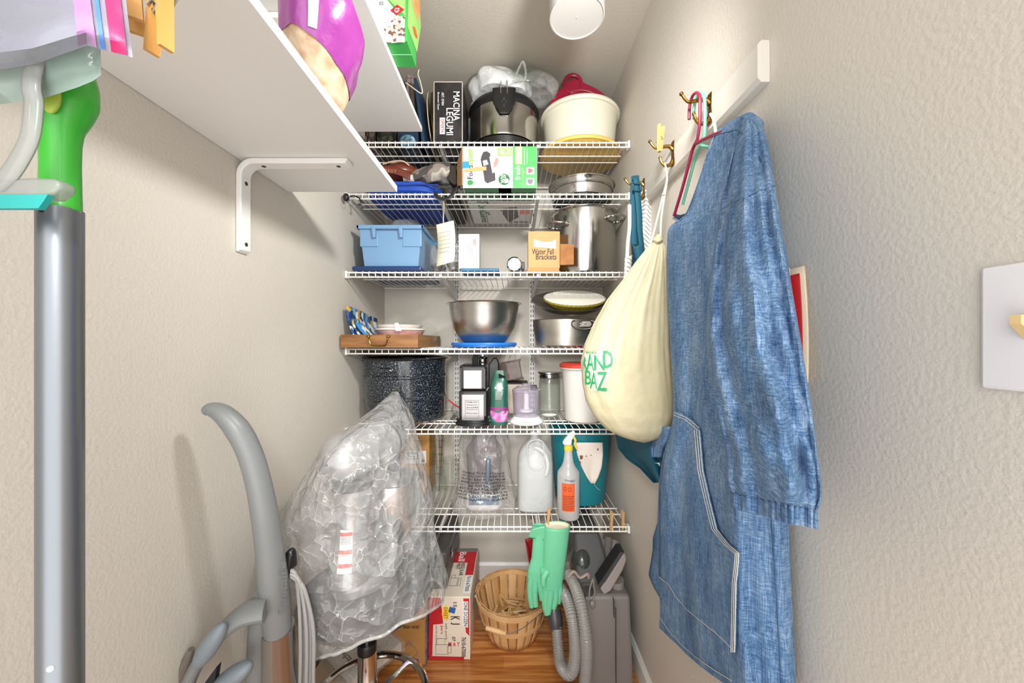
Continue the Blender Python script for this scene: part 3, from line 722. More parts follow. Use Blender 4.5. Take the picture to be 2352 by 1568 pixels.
obj('paper_tape', MB().poly([P(1066, 395, Yp - 0.0012), P(1117, 391, Yp - 0.0012), P(1117, 382, Yp - 0.0012), P(1088, 384, Yp - 0.0012), P(1066, 389, Yp - 0.0012)]), mat('tape_tan', (206, 166, 112), 0.5), t, smooth=False)
obj('blue_tape', MB().poly([P(1062, 386, Yp - 0.0014), P(1079, 385, Yp - 0.0014), P(1076, 370, Yp - 0.0014), P(1063, 371, Yp - 0.0014)]), mat('tape_blue', (48, 150, 214), 0.5), t, smooth=False)
obj('side_flap', MB().prism([(fx0 - 0.0005, fy0 + 0.002, z2 + 0.012), (fx0 - 0.03, fy0 + 0.07, z2 + 0.036), (fx0 - 0.03, fy0 + 0.07, fz - 0.03), (fx0 - 0.0005, fy0 + 0.002, fz)], (-0.003, -0.002, 0)), 'cardboard', t, smooth=False)
zq = z2 + 0.0002
def bq(m, a0, a1, b0, b1): return quad(t, m, [(a0, b0, zq), (a1, b0, zq), (a1, b1, zq), (a0, b1, zq)])
bq('dark_green_print', fx0 + 0.003, fx1 - 0.003, fy0 + 0.002, fy0 + 0.13)
bq(mat('copper_print', (196, 132, 100), 0.5), -0.055, -0.005, fy0 + 0.002, fy0 + 0.13)
text(t, 'dark_green_print', 'FoodSaver', lambda a, b: Vector((-0.155 + 0.05 * b, 1.60 + 0.29 * a, zq - 0.0003)))
quad(t, 'sealer_dark', [(-0.06, 1.68, zq - 0.0003), (0.02, 1.66, zq - 0.0003), (0.03, 1.8, zq - 0.0003), (-0.02, 1.88, zq - 0.0003)])
quad(t, 'salmon_print', [(0.03, 1.68, zq - 0.0003), (0.08, 1.68, zq - 0.0003), (0.08, 1.75, zq - 0.0003), (0.035, 1.76, zq - 0.0003)])
text(t, 'black_print', 'fresh saver', lambda a, b: Vector((-0.01 + 0.09 * a, 1.86 + 0.03 * b, zq - 0.0006)))
# stepped steel pan
cx, cy = 0.312, 1.675
t = thing('steel_pan', 'low stainless steel pan with double rim on the second shelf', 'pan', (cx, cy, z2))
obj('dark_base', MB().lathe([(0.0001, z2 + 0.0008), (0.118, z2 + 0.0008), (0.128, z2 + 0.012), (0.128, z2 + 0.02)], (cx, cy, 0), 48), mat('dark_metal', (52, 52, 54), 0.35, 0.6), t)
obj('body', MB().lathe([(0.125, z2 + 0.019), (0.132, z2 + 0.022), (0.134, z2 + 0.075), (0.145, z2 + 0.09), (0.138, z2 + 0.09), (0.13, z2 + 0.07)], (cx, cy, 0), 64, caps=False), 'steel', t)
for zz, rr in ((0.066, 0.138), (0.09, 0.147)):
    obj('rim', MB().tube([(cx + rr * cos(a), cy + rr * sin(a), z2 + zz) for a in [2 * pi * k / 56 for k in range(56)]], 0.0035, 8, closed=True), 'steel', t)

# ================================================================== third wire shelf
z3 = S[2]
# dark blue lid and light blue bin
t = thing('bin_lid', 'dark blue plastic lid lying under the light blue bin', 'lid', (-0.5, 1.68, z3))
obj('plate', MB().box(-0.652, -0.37, 1.50, 1.88, z3 + 0.0006, z3 + 0.02), mat('navy_plastic', (28, 58, 104), 0.35), t, smooth=False, bevel=0.006)
obj('groove', MB().box(-0.64, -0.382, 1.512, 1.868, z3 + 0.02, z3 + 0.0225), 'navy_plastic', t, smooth=False, bevel=0.002)
zb = z3 + 0.0228
t = thing('storage_bin', 'light blue plastic storage bin on the third shelf', 'bin', (-0.5, 1.68, zb))
LB = mat('bin_blue', (120, 160, 198), 0.4)
def frus(bx, tx, by, ty, za, zb_, thick=None):
    return [Vector(p) for p in ((bx[0], by[0], za), (bx[1], by[0], za), (bx[0], by[1], za), (bx[1], by[1], za), (tx[0], ty[0], zb_), (tx[1], ty[0], zb_), (tx[0], ty[1], zb_), (tx[1], ty[1], zb_))]
zt = Zat(519, 1.515)
hx = frus((-0.612, -0.392), (-0.628, -0.372), (1.535, 1.82), (1.52, 1.84), zb + 0.0005, zt)
mb = MB(); mb.add(hx, [(0, 2, 3, 1), (0, 1, 5, 4), (2, 6, 7, 3), (0, 4, 6, 2), (1, 3, 7, 5)])
obj('body', mb, LB, t, smooth=False, solid=0.003)
rim = MB()
for (a, b, c, d) in ((-0.638, -0.362, 1.51, 1.522), (-0.638, -0.362, 1.838, 1.85), (-0.638, -0.626, 1.51, 1.85), (-0.374, -0.362, 1.51, 1.85)): rim.box(a, b, c, d, zt - 0.012, zt + 0.004)
obj('rim', rim, LB, t, smooth=False, bevel=0.003)
# stepped corners and the handle with its two lugs
for (a, b) in ((876 - 50, 868), (924, 968)):
    x0, x1 = Xat(a, 1.52), Xat(b, 1.52)
    obj('corner_panel', MB().box(x0, x1, 1.5215, 1.5345, Zat(566, 1.52), zt - 0.01), LB, t, smooth=False, bevel=0.003)
hd = obj('handle', MB().box(Xat(854, 1.515), Xat(922, 1.515), 1.503, 1.524, Zat(527, 1.515), zt - 0.008), LB, t, smooth=False, bevel=0.003)
for a in (857, 919): obj('lug', MB().prism([P(a - 5, 519, 1.505), P(a + 5, 519, 1.505), P(a + 4, 545, 1.505), P(a - 1, 545, 1.505)], (0, 0.022, 0)), LB, hd, smooth=False, bevel=0.002)
t = thing('clear_bag', 'clear bag of papers filling the light blue bin', 'bag', (-0.48, 1.66, zb + 0.02))
obj('film', MB().ell((-0.47, 1.65, zt - 0.005), (0.08, 0.09, 0.075), 32, 18, fn=lambda p: lump(p, 0.2, 18)), 'clear_film', t)
for k, (dx, dz, rz, m_) in enumerate(((-0.02, 0.02, 0.4, 'film_print'), (0.03, 0.012, -0.5, 'cream_print'), (0.0, 0.0, 0.1, 'white_print'))):
    M = Matrix.Translation(Vector((-0.475 + dx, 1.63 + 0.02 * k, zt + dz - 0.03))) @ Matrix.Rotation(rz, 4, 'Y') @ Matrix.Rotation(0.3, 4, 'X')
    obj('paper', MB().box(-0.03, 0.03, -0.001, 0.001, -0.03, 0.035, M), m_, t, smooth=False)
tag(obj('scarf', MB().ell((-0.592, 1.65, zt - 0.008), (0.026, 0.06, 0.035), 20, 12, fn=lambda p: lump(p, 0.25, 25)), mat('turquoise', (30, 150, 190), 0.6, bump=(50, 0.3)), base=(-0.585, 1.65, zt - 0.04)), 'turquoise cloth bundle in the left of the blue bin', 'cloth')
# zip bags of parts
def zipbag(label, c, rr, seed, zipm=True):
    t = thing('zip_bag', label, 'bag', (c[0], c[1], z3))
    obj('film', MB().ell((c[0], c[1], z3 + rr[2] + 0.001), rr, 28, 16, fn=lambda p: lump(p, 0.18, 15 + seed)), 'clear_film', t)
    zz = z3 + 1.75 * rr[2]
    if zipm: obj('zip_strip', MB().tube(catmull([(c[0] - rr[0] * 0.8, c[1] - 0.04, zz + 0.012), (c[0] - 0.01, c[1] - 0.055, zz - 0.004), (c[0] + rr[0] * 0.8, c[1] - 0.05, zz - 0.02)], 5), 0.0035, 8), mat('zip_blue', (60, 160, 205), 0.4), t)
    random.seed(seed)
    for k in range(7):
        p = (c[0] + random.uniform(-0.5, 0.5) * rr[0], c[1] + random.uniform(-0.5, 0.3) * rr[1], z3 + 0.018 + random.random() * 0.03)
        obj('part', MB().ell(p, (0.016, 0.012, 0.014), 10, 7), mat('grey_parts', (128, 124, 122), 0.4, 0.3), t)
zipbag('clear zip bag of grey parts between blue bin and paper tag', (-0.322, 1.60, 0), (0.034, 0.07, 0.075), 2)
zipbag('clear zip bag of grey parts behind the cream paper tag', (-0.256, 1.60, 0), (0.026, 0.06, 0.06), 5)
# cream paper tag hanging on a string
t = thing('paper_tag', 'cream printed paper tag hanging by a string from the second shelf', 'tag', P(1020, 608, 1.475))
TG = mat('tag_paper', (232, 228, 204), 0.7)
tg = obj('card', MB().grid(2, 12, lambda u, v: P(1002 + 40 * u + 4 * sin(3 * v), (516 + (506 - 516) * u) + (96 - 2 * u) * v, 1.472 + 0.012 * sin(4 * v + u))), TG, t, solid=0.001)
for k in range(6): obj('print_line', MB().poly([P(1008, 535 + k * 9, 1.468), P(1034, 530 + k * 9, 1.468), P(1034, 531 + k * 9, 1.468), P(1008, 536 + k * 9, 1.468)]), 'grey_print', t, smooth=False)
for d in (-1.5, 1.5): obj('string', MB().tube([P(1020, 452, 1.493), P(1019 + d, 480, 1.484), P(1018 + d * 0.3, 512, 1.478)], 0.0007, 5), TG, t)
# white carton on a flat dark pad
tag(obj('flat_pad', MB().box(Xat(1058, 1.52), Xat(1146, 1.52), 1.508, 1.66, z3 + 0.0006, z3 + 0.013), patterned('pad_blue', 'noise', [(36, 40, 46), (60, 120, 160), (30, 32, 36)], 9), base=(-0.13, 1.55, z3), smooth=False, bevel=0.003), 'flat dark pad under the small white carton', 'pad')
t = thing('small_carton', 'small upright white carton with red print on the third shelf', 'box', (Xat(1077, 1.53), 1.53, z3 + 0.0135))
obj('body', MB().box(Xat(1053, 1.53), Xat(1101, 1.53), 1.53, 1.60, z3 + 0.0136, Zat(537, 1.53)), mat('carton_bright', (206, 206, 208), 0.45), t, smooth=False, bevel=0.0012)
ptext(t, 'red_print', 'OXO', 1.5294, 1087, 550, 1093, 563, 90)
obj('fold_line', MB().tube([P(1055, 588, 1.5297), P(1100, 541, 1.5297)], 0.0004, 4), 'grey_print', t)
for k in range(3): ptext(t, 'grey_print', 'good grips kitchen', 1.5294, 1076 + 4 * k, 567, 1078 + 4 * k, 590, 90)
ppoly(t, 'film_print', 1.5294, [(1055, 612), (1055, 606), (1075, 609), (1099, 612)])
# chrome barrel tool
t = thing('hand_tool', 'chrome barrel shaped tool with ribbed round end lying on the third shelf', 'tool', (0.01, 1.53, z3))
MX = Matrix.Translation(Vector((0.008, 1.53, z3 + 0.0335))) @ Matrix.Rotation(-pi / 2, 4, 'X')
obj('barrel', MB().lathe([(0.026, 0.0), (0.0325, 0.006), (0.0325, 0.05), (0.024, 0.07), (0.02, 0.34), (0.0001, 0.345)], (0, 0, 0), 28, M=MX), 'chrome', t)
fc = MB()
for k in range(9): fc.box(-0.02 + abs(k - 4) * 0.0022, 0.02 - abs(k - 4) * 0.0022, 1.5275, 1.5302, -0.0185 + k * 0.0042, -0.0162 + k * 0.0042, Matrix.Translation(Vector((0.008, 0, z3 + 0.037))))
obj('ribs', fc, 'white_print', t, smooth=False)
obj('black_collar', MB().box(0.038, 0.05, 1.535, 1.58, z3 + 0.012, z3 + 0.045), 'black_plastic', t, smooth=False, bevel=0.003)
# folded cardboard and the brackets box
tag(obj('cardboard_sheet', MB().box(0.062, 0.195, 1.535, 1.605, z3 + 0.0006, z3 + 0.02), 'cardboard', base=(0.13, 1.6, z3), smooth=False, bevel=0.002), 'folded cardboard under the hand-lettered brackets box', 'cardboard')
zb = z3 + 0.0206
t = thing('brackets_box', 'small cardboard box hand-lettered Water Fall Brackets', 'box', (0.13, 1.56, zb))
Yb = 1.545; x0, x1 = Xat(1213, Yb), Xat(1286, Yb)
obj('body', MB().box(x0, x1, Yb, Yb + 0.062, zb, Zat(531, Yb)), mat('kraft', (212, 164, 112), 0.75, var=(10, (200, 152, 100), 0.3)), t, smooth=False, bevel=0.001)
obj('masking_tape', MB().poly([P(a, b, Yb - 0.0006) for a, b in [(1226, 549), (1234, 552), (1250, 556), (1266, 555), (1277, 549), (1277, 571), (1250, 568), (1226, 567)]]), 'white_print', t, smooth=False)
ptext(t, 'black_print', 'Water Fall', Yb - 0.0008, 1222, 571, 1272, 584); ptext(t, 'black_print', 'Brackets', Yb - 0.0008, 1231, 583, 1278, 596)
# stock pot
cx, cy, r = 0.322, 1.665, 0.137
t = thing('stock_pot', 'tall stainless steel stock pot at the right of the third shelf', 'pot', (cx, cy, z3))
zt = z3 + 0.278
obj('body', MB().lathe([(0.0001, z3 + 0.0008), (r - 0.012, z3 + 0.0008), (r - 0.002, z3 + 0.008), (r, z3 + 0.02), (r, zt - 0.006), (r + 0.008, zt), (r - 0.004, zt), (r - 0.004, zt - 0.03), (0.0001, zt - 0.03)], (cx, cy, 0), 72), 'steel', t)
obj('rim', MB().tube([(cx + (r + 0.008) * cos(a), cy + (r + 0.008) * sin(a), zt) for a in [2 * pi * k / 64 for k in range(64)]], 0.0035, 8, closed=True), 'steel', t)
for ang, nm in ((radians(-38), 1), (radians(180 + 30), 2)):
    d = Vector((cos(ang), sin(ang), 0)); s_ = Vector((-sin(ang), cos(ang), 0)); c = Vector((cx, cy, zt - 0.042)) + d * r
    if ang > 0: c.z = zt - 0.065
    hp = catmull([c + s_ * 0.045, c + s_ * 0.045 + d * 0.02, c + s_ * 0.02 + d * 0.045 + Vector((0, 0, 0.004)), c - s_ * 0.02 + d * 0.045 + Vector((0, 0, 0.004)), c - s_ * 0.045 + d * 0.02, c - s_ * 0.045], 6)
    h_ = obj('handle', MB().tube(hp, 0.0055, 10), 'steel', t)
    for q in (1, -1): obj('rivet', MB().ell(c + s_ * 0.045 * q, (0.008, 0.008, 0.01), 12, 8), 'steel', h_)
t = tag(obj('cardboard_box', MB().prism([P(1287, 560, 1.53), P(1318, 561, 1.50), P(1318, 607, 1.50), P(1287, 608, 1.53)], (0.0, 0.012, 0)), mat('kraft_dark', (178, 126, 76), 0.8, var=(25, (150, 98, 56), 0.2)), base=(0.24, 1.51, z3), smooth=False), 'brown cardboard flap between the brackets box and stock pot', 'cardboard')
# black cord loop at the left end of the second shelf
t = thing('cord_loop', 'black cord toggle with a pale ring at the left end of the second shelf', 'cord', P(800, 455, 1.47))
obj('toggle', MB().ell(P(795, 453, 1.465), (0.012, 0.012, 0.016), 14, 10), 'black_plastic', t)
obj('ring', MB().tube([P(793 + 13 * cos(a), 459 + 12 * sin(a), 1.462) for a in [2 * pi * k / 24 for k in range(24)]], 0.0009, 6, closed=True), 'bracket_grey', t)
obj('tail', MB().tube(catmull([P(800, 452, 1.468), P(814, 450, 1.478), P(826, 456, 1.482), P(830, 468, 1.482), P(822, 470, 1.48)], 5), 0.003, 6), 'black_plastic', t)
# ================================================================== fourth wire shelf
z4 = S[3]
t = thing('wooden_tray', 'shallow stained wooden tray with brass handle on the fourth shelf', 'tray', (-0.52, 1.66, z4))
WD = mat('tray_wood', (150, 104, 58), 0.5, var=(30, (112, 70, 34), 0.22), stretch=(0.25, 1, 2.5))
WD2 = mat('tray_end_wood', (172, 126, 74), 0.5, var=(30, (136, 90, 48), 0.22), stretch=(1, 0.25, 2.5))
ax0, ax1, ay0, ay1, ah = -0.670, -0.368, 1.442, 1.885, 0.052
obj('front_board', MB().box(ax0, ax1, ay0, ay0 + 0.012, z4 + 0.0006, z4 + ah), WD, t, smooth=False, bevel=0.0012)
obj('back_board', MB().box(ax0, ax1, ay1 - 0.012, ay1, z4 + 0.0006, z4 + ah), WD, t, smooth=False, bevel=0.0012)
for xx in (ax0, ax1 - 0.011): obj('side_board', MB().box(xx, xx + 0.011, ay0 + 0.0122, ay1 - 0.0122, z4 + 0.0006, z4 + ah), WD2, t, smooth=False, bevel=0.0012)
obj('bottom_board', MB().box(ax0 + 0.011, ax1 - 0.011, ay0 + 0.012, ay1 - 0.012, z4 + 0.0006, z4 + 0.008), WD, t, smooth=False)
hd = obj('bail_handle', MB().tube(catmull([P(846, 772, 1.437), P(848, 779, 1.43), P(851, 790, 1.428), P(858, 793, 1.428), P(880, 793, 1.428), P(887, 789, 1.428), P(890, 778, 1.43), P(892, 772, 1.437)], 5), 0.0028, 8), 'brass', t)
for a in (846, 892): obj('post', MB().ell(P(a, 772, 1.438), (0.008, 0.006, 0.005), 12, 8), 'brass', hd)
zi = z4 + 0.0085
# blue patterned cloths
QC = [(46, 88, 140), (24, 52, 98), (120, 160, 196), (196, 160, 60), (222, 226, 222), (66, 120, 170)]
QM = patterned('quilt', 'voronoi', QC, 42, 0.8)
def sheet(fn, nu=14, nv=14): return MB().grid(nu, nv, fn)
tag(obj('quilted_cloth', sheet(lambda u, v: Vector((-0.656 + 0.05 * (1 - v) ** 2 + 0.006 * sin(6 * u), 1.462 + 0.33 * u, zi + 0.003 + (0.155 - 0.03 * u) * v))), QM, base=(-0.64, 1.5, zi), solid=0.006), 'large blue patterned quilted cloth standing against the left wall', 'cloth', 'blue patterned cloths in the tray')
tag(obj('quilted_cloth', sheet(lambda u, v: Vector((-0.632 + 0.06 * (1 - v) ** 1.5, 1.458 + 0.05 * u, zi + 0.004 + 0.098 * v * (1 - 0.2 * u)))), patterned('quilt_pale', 'voronoi', [(200, 206, 206), (40, 70, 110), (110, 150, 186), (190, 150, 60)], 50, 0.8), base=(-0.6, 1.5, zi), solid=0.008), 'small pale folded cloth in front of the blue quilted one', 'cloth', 'blue patterned cloths in the tray')
t = thing('pot_holder', 'pot holder with turquoise binding leaning in the wooden tray', 'pot holder', (-0.58, 1.5, zi))
ph = lambda u, v: Vector((-0.612 + 0.075 * (1 - v) ** 1.3 + 0.012 * u, 1.457 + 0.05 * u, zi + 0.006 + 0.082 * v * (1 - 0.15 * u)))
obj('pad', sheet(ph), patterned('quilt_print', 'voronoi', [(212, 216, 208), (60, 66, 74), (120, 150, 180), (232, 230, 222)], 70, 0.8), t, solid=0.009)
obj('binding', MB().tube([ph(0, k / 10) for k in range(11)] + [ph(k / 6, 1) for k in range(1, 7)], 0.006, 8), mat('binding_blue', (36, 120, 180), 0.7), t)
# nested bowls
cx, cy = -0.492, 1.625
t = thing('bowl', 'pink glazed bowl in the wooden tray, white bowl nested in it', 'bowl', (cx, cy, zi))
obj('shell', MB().lathe([(0.0001, zi + 0.001), (0.05, zi + 0.001), (0.058, zi + 0.008), (0.09, zi + 0.035), (0.103, zi + 0.065), (0.106, zi + 0.066), (0.1, zi + 0.07), (0.085, zi + 0.04), (0.0001, zi + 0.012)], (cx, cy, 0), 48), mat('pink_glaze', (222, 190, 182), 0.2, coat=0.6, var=(14, (190, 130, 124), 0.2)), t)
obj('white_rim', MB().tube([(cx + 0.104 * cos(a), cy + 0.104 * sin(a), zi + 0.068) for a in [2 * pi * k / 48 for k in range(48)]], 0.004, 8, closed=True), mat('white_glaze', (238, 232, 224), 0.2, coat=0.5), t)
obj('price_tag', MB().poly([P(906, 742, 1.517), P(914, 741, 1.517), P(923, 756, 1.514), P(922, 760, 1.514), P(909, 760, 1.514)]), 'white_print', t, smooth=False, solid=0.0006)
t2 = thing('bowl', 'white bowl stacked inside the pink bowl', 'bowl', (cx - 0.003, cy, zi + 0.0135))
obj('shell', MB().lathe([(0.0001, zi + 0.0135), (0.05, zi + 0.03), (0.08, zi + 0.06), (0.096, zi + 0.083), (0.099, zi + 0.087), (0.094, zi + 0.087), (0.075, zi + 0.06), (0.0001, zi + 0.02)], (cx - 0.003, cy, 0), 48), 'white_glaze', t2)
obj('foot', MB().lathe([(0.03, zi + 0.0125), (0.035, zi + 0.02)], (cx - 0.003, cy, 0), 24), 'white_glaze', t2)
tag(obj('saucer', MB().lathe([(0.0001, zi + 0.0006), (0.03, zi + 0.0006), (0.052, zi + 0.012), (0.05, zi + 0.014), (0.0001, zi + 0.005)], (-0.428 + 0.004, 1.505, 0), 32, sx=0.85, sy=0.7), mat('orange_glaze', (226, 120, 84), 0.35), base=(-0.42, 1.505, zi)), 'small orange dish beside the nested bowls', 'dish')
tag(obj('lid', MB().lathe([(0.0001, 0.0), (0.045, 0.003), (0.052, 0.008), (0.05, 0.0095), (0.0001, 0.004)], (-0.395, 1.72, zi + 0.0545), 32, M=Matrix.Rotation(radians(102), 4, 'X')), 'thin_glass', base=(-0.41, 1.62, zi)), 'clear round glass lid standing behind the orange dish', 'lid')
# steel mixing bowl on blue lid
cx, cy = -0.127, 1.662
t = thing('lid', 'bright blue plastic lid under the steel mixing bowl', 'lid', (cx, cy, z4))
BLP = mat('lid_blue', (32, 112, 200), 0.35)
obj('disc', MB().lathe([(0.0001, z4 + 0.0008), (0.138, z4 + 0.0008), (0.142, z4 + 0.004), (0.142, z4 + 0.009)], (cx, cy, 0), 64), BLP, t)
obj('rim', MB().lathe([(0.138, z4 + 0.009), (0.1455, z4 + 0.009), (0.147, z4 + 0.013), (0.144, z4 + 0.02), (0.11, z4 + 0.0195), (0.0001, z4 + 0.0195)], (cx, cy, 0), 64), BLP, t)
zb = z4 + 0.0203
t = thing('mixing_bowl', 'large brushed stainless steel mixing bowl on the fourth shelf', 'bowl', (cx, cy, zb))
obj('shell', MB().lathe([(0.0001, zb + 0.0003), (0.088, zb + 0.0003), (0.098, zb + 0.006), (0.118, zb + 0.03), (0.136, zb + 0.065), (0.146, zb + 0.1), (0.151, zb + 0.138), (0.153, zb + 0.142), (0.155, zb + 0.166), (0.158, zb + 0.17),
                          (0.148, zb + 0.166), (0.14, zb + 0.1), (0.09, zb + 0.012), (0.0001, zb + 0.006)], (cx, cy, 0), 80), 'brushed_steel', t)
obj('flat_rim', MB().lathe([(0.153, zb + 0.169), (0.167, zb + 0.171), (0.168, zb + 0.173), (0.152, zb + 0.1715)], (cx, cy, 0), 80, caps=False), 'steel', t)
# oval roaster
cx, cy = 0.255, 1.66
t = thing('roaster', 'worn oval aluminium roaster with wire handle on the fourth shelf', 'roaster', (cx, cy, z4))
AL = mat('aluminium', (196, 192, 184), 0.32, 1.0, var=(12, (158, 152, 142), 0.2), bump=(40, 0.06))
ov = [(0.0001, z4 + 0.0008), (0.13, z4 + 0.0008), (0.142, z4 + 0.008), (0.15, z4 + 0.06), (0.156, z4 + 0.118), (0.162, z4 + 0.121), (0.150, z4 + 0.121), (0.145, z4 + 0.06), (0.125, z4 + 0.01), (0.0001, z4 + 0.006)]
obj('pan', MB().lathe(ov, (cx, cy, 0), 72, sx=1.05, sy=0.8), AL, t)
hc = P(1338, 742, cy - 0.117)
def hp(dx, dz, dy=-0.004): return hc + Vector((dx, dy, dz))
hl = obj('handle_plate', MB().prism([hp(-0.04, -0.006), hp(-0.03, -0.016), hp(0.03, -0.016), hp(0.04, -0.006), hp(0.033, 0.008), hp(-0.033, 0.008)], (0, 0.008, 0)), AL, t, smooth=False, bevel=0.002)
obj('wire_handle', MB().tube(catmull([hp(-0.033, 0.01, -0.008), hp(-0.045, 0.006, -0.012), hp(-0.046, -0.01, -0.016), hp(-0.03, -0.022, -0.018), hp(0, -0.026, -0.018), hp(0.03, -0.022, -0.018), hp(0.046, -0.01, -0.016), hp(0.045, 0.006, -0.012), hp(0.033, 0.01, -0.008)], 5), 0.0028, 8), mat('dark_wire', (92, 86, 78), 0.35, 0.9), t)
for d in (-0.01, 0.01): obj('rivet', MB().ell(hp(d, -0.002, -0.006), (0.004, 0.003, 0.004), 10, 6), AL, hl)
# upturned roaster lid, tilted, with paper liners in it
zl = z4 + 0.122
t = thing('lid', 'oval roaster lid lying upturned on the roaster', 'lid', (cx, cy, zl))
MT = Matrix.Translation(Vector((cx + 0.003, cy + 0.03, zl + 0.066))) @ Matrix.Rotation(radians(27), 4, 'X')
obj('dish', MB().lathe([(0.0001, -0.012), (0.11, -0.011), (0.14, 0.004), (0.158, 0.024), (0.163, 0.026), (0.152, 0.024), (0.135, 0.01), (0.105, -0.006), (0.0001, -0.007)], (0, 0, 0), 72, sx=1.05, sy=0.8, M=MT), mat('dull_aluminium', (150, 144, 136), 0.42, 0.9), t)
def fluted(label, dz, m, dx=0.0):
    M2 = MT @ Matrix.Translation(Vector((0.02 + dx, -0.012, dz)))
    tag(obj('paper_liner', MB().lathe([(0.0001, 0), (0.08, 0.0), (0.094, 0.004), (0.132, 0.034), (0.136, 0.035)], (0, 0, 0), 192, sx=1.0, sy=0.7, M=M2, mod=lambda a, i: 1 + (0.028 * sin(40 * a) if i > 1 else 0)), m, base=(cx, cy, zl + 0.03), solid=0.0012), label, 'liner', 'fluted liners in the roaster lid')
fluted('white fluted paper liner in the upturned roaster lid', 0.009, mat('liner_white', (238, 234, 222), 0.7))
fluted('olive yellow fluted liner under the white one', 0.001, mat('liner_olive', (176, 160, 40), 0.7))

# ================================================================== fifth wire shelf
z5 = S[4]
# speckled enamel canner
cx, cy, r = -0.489, 1.70, 0.182
t = thing('canner', 'large black speckled enamel canner on the fifth shelf', 'pot', (cx, cy, z5))
m = bpy.data.materials.new('speckled_enamel'); m.use_nodes = True; MATS['speckled_enamel'] = m
nt = m.node_tree; b = nt.nodes['Principled BSDF']; b.inputs['Roughness'].default_value = 0.16; b.inputs['Coat Weight'].default_value = 0.5
tc = nt.nodes.new('ShaderNodeTexCoord'); v1 = nt.nodes.new('ShaderNodeTexNoise'); v1.inputs['Scale'].default_value = 300; v1.inputs['Detail'].default_value = 3
nt.links.new(tc.outputs['Object'], v1.inputs['Vector'])
rp = nt.nodes.new('ShaderNodeValToRGB'); e = rp.color_ramp.elements
e[0].position = 0.57; e[0].color = rgb((22, 27, 34)); e[1].position = 0.69; e[1].color = rgb((190, 198, 204)); q = e.new(0.61); q.color = rgb((48, 60, 70))
nt.links.new(v1.outputs['Fac'], rp.inputs[0]); nt.links.new(rp.outputs[0], b.inputs['Base Color'])
zt = z5 + 0.276
obj('body', MB().lathe([(0.0001, z5 + 0.0008), (r - 0.03, z5 + 0.0008), (r - 0.008, z5 + 0.012), (r - 0.005, z5 + 0.1), (r, z5 + 0.104), (r + 0.001, z5 + 0.112), (r - 0.003, z5 + 0.118), (r - 0.002, z5 + 0.192), (r + 0.003, z5 + 0.197), (r + 0.003, z5 + 0.204), (r - 0.001, z5 + 0.209),
                         (r, zt - 0.004), (r - 0.004, zt - 0.004), (r - 0.008, z5 + 0.02), (0.0001, z5 + 0.012)], (cx, cy, 0), 80), m, t)
obj('rolled_rim', MB().tube([(cx + (r + 0.003) * cos(a), cy + (r + 0.003) * sin(a), zt) for a in [2 * pi * k / 72 for k in range(72)]], 0.006, 8, closed=True), mat('enamel_black', (26, 28, 32), 0.18, coat=0.5), t)
def hq(u, v):
    a0 = radians(-100) + (u - 0.5) * 0.42; b_ = 2 * pi * v
    rr = r + 0.004 + 0.009 * (1 + cos(b_)) * (sin(pi * u) ** 0.35)
    return Vector((cx + rr * cos(a0), cy + rr * sin(a0), z5 + 0.232 + 0.011 * sin(b_)))
obj('side_handle', MB().grid(20, 14, hq), m, t)
# stacked grinder: hopper over body
x0, x1, gy = Xat(1055, 1.56), Xat(1119, 1.56), 1.56
t = thing('coffee_grinder', 'black and silver coffee grinder with bin on the fifth shelf', 'grinder', ((x0 + x1) / 2, gy + 0.07, z5))
SM = mat('smoke_black', (28, 26, 26), 0.12, coat=0.6)
PL = mat('silver_panel', (176, 172, 172), 0.35, 0.5, bump=(200, 0.03), stretch=(1, 1, 12))
zs = Zat(897, gy)
obj('body', MB().box(x0 - 0.003, x1 + 0.002, gy + 0.006, gy + 0.15, z5 + 0.0008, zs), SM, t, smooth=False, bevel=0.008)
obj('hopper', MB().box(x0, x1 - 0.002, gy + 0.002, gy + 0.14, zs + 0.0008, Zat(838, gy)), SM, t, smooth=False, bevel=0.01)
obj('top_panel', MB().box(Xat(1064, gy), Xat(1107, gy), gy - 0.0015, gy + 0.006, Zat(893, gy), Zat(850, gy)), PL, t, smooth=False, bevel=0.003)
obj('lower_panel', MB().box(Xat(1060, gy), Xat(1112, gy), gy + 0.001, gy + 0.01, z5 + 0.008, Zat(906, gy)), PL, t, smooth=False, bevel=0.003)
for a in (1058, 1113): obj('smoke_strip', MB().box(Xat(a, gy) - 0.003, Xat(a, gy) + 0.003, gy, gy + 0.008, Zat(893, gy), Zat(846, gy)), mat('smoke_grey', (88, 84, 84), 0.12, coat=0.5), t, smooth=False, bevel=0.002)
ptext(t, 'white_print', 'Cuisinart', gy - 0.0022, 1071, 874, 1101, 881)
fr = MB()
for (a, b, c, d) in ((1068, 1100, 919, 920), (1068, 1100, 960, 961), (1068, 1069, 919, 961), (1099, 1100, 919, 961)): fr.box(Xat(a, gy), Xat(b, gy), gy + 0.0002, gy + 0.0012, Zat(d, gy), Zat(c, gy))
obj('label_frame', fr, 'grey_print', t, smooth=False)
for y_, s_ in ((922, 'SUPREME GRIND'), (928, 'automatic burr'), (934, 'mill'), (939, '18 position dial'), (947, 'fine to coarse')): ptext(t, 'black_print', s_, gy + 0.0004, 1072, y_, 1097, y_ + 3)
cords = []
for k in range(4):
    ww = 0.068 + 0.004 * sin(2 * k)
    cords.append(catmull([((x0 + x1) / 2 + ww * cos(a), gy - 0.012 + 0.03 * sin(a) - 0.004 * k * 0, z5 + 0.005 + 0.0065 * k) for a in [radians(d) for d in range(150, 400, 25)]], 3))
cb = MB()
for c in cords: cb.tube(c, 0.0032, 8)
obj('power_cord', cb, 'black_plastic', t)
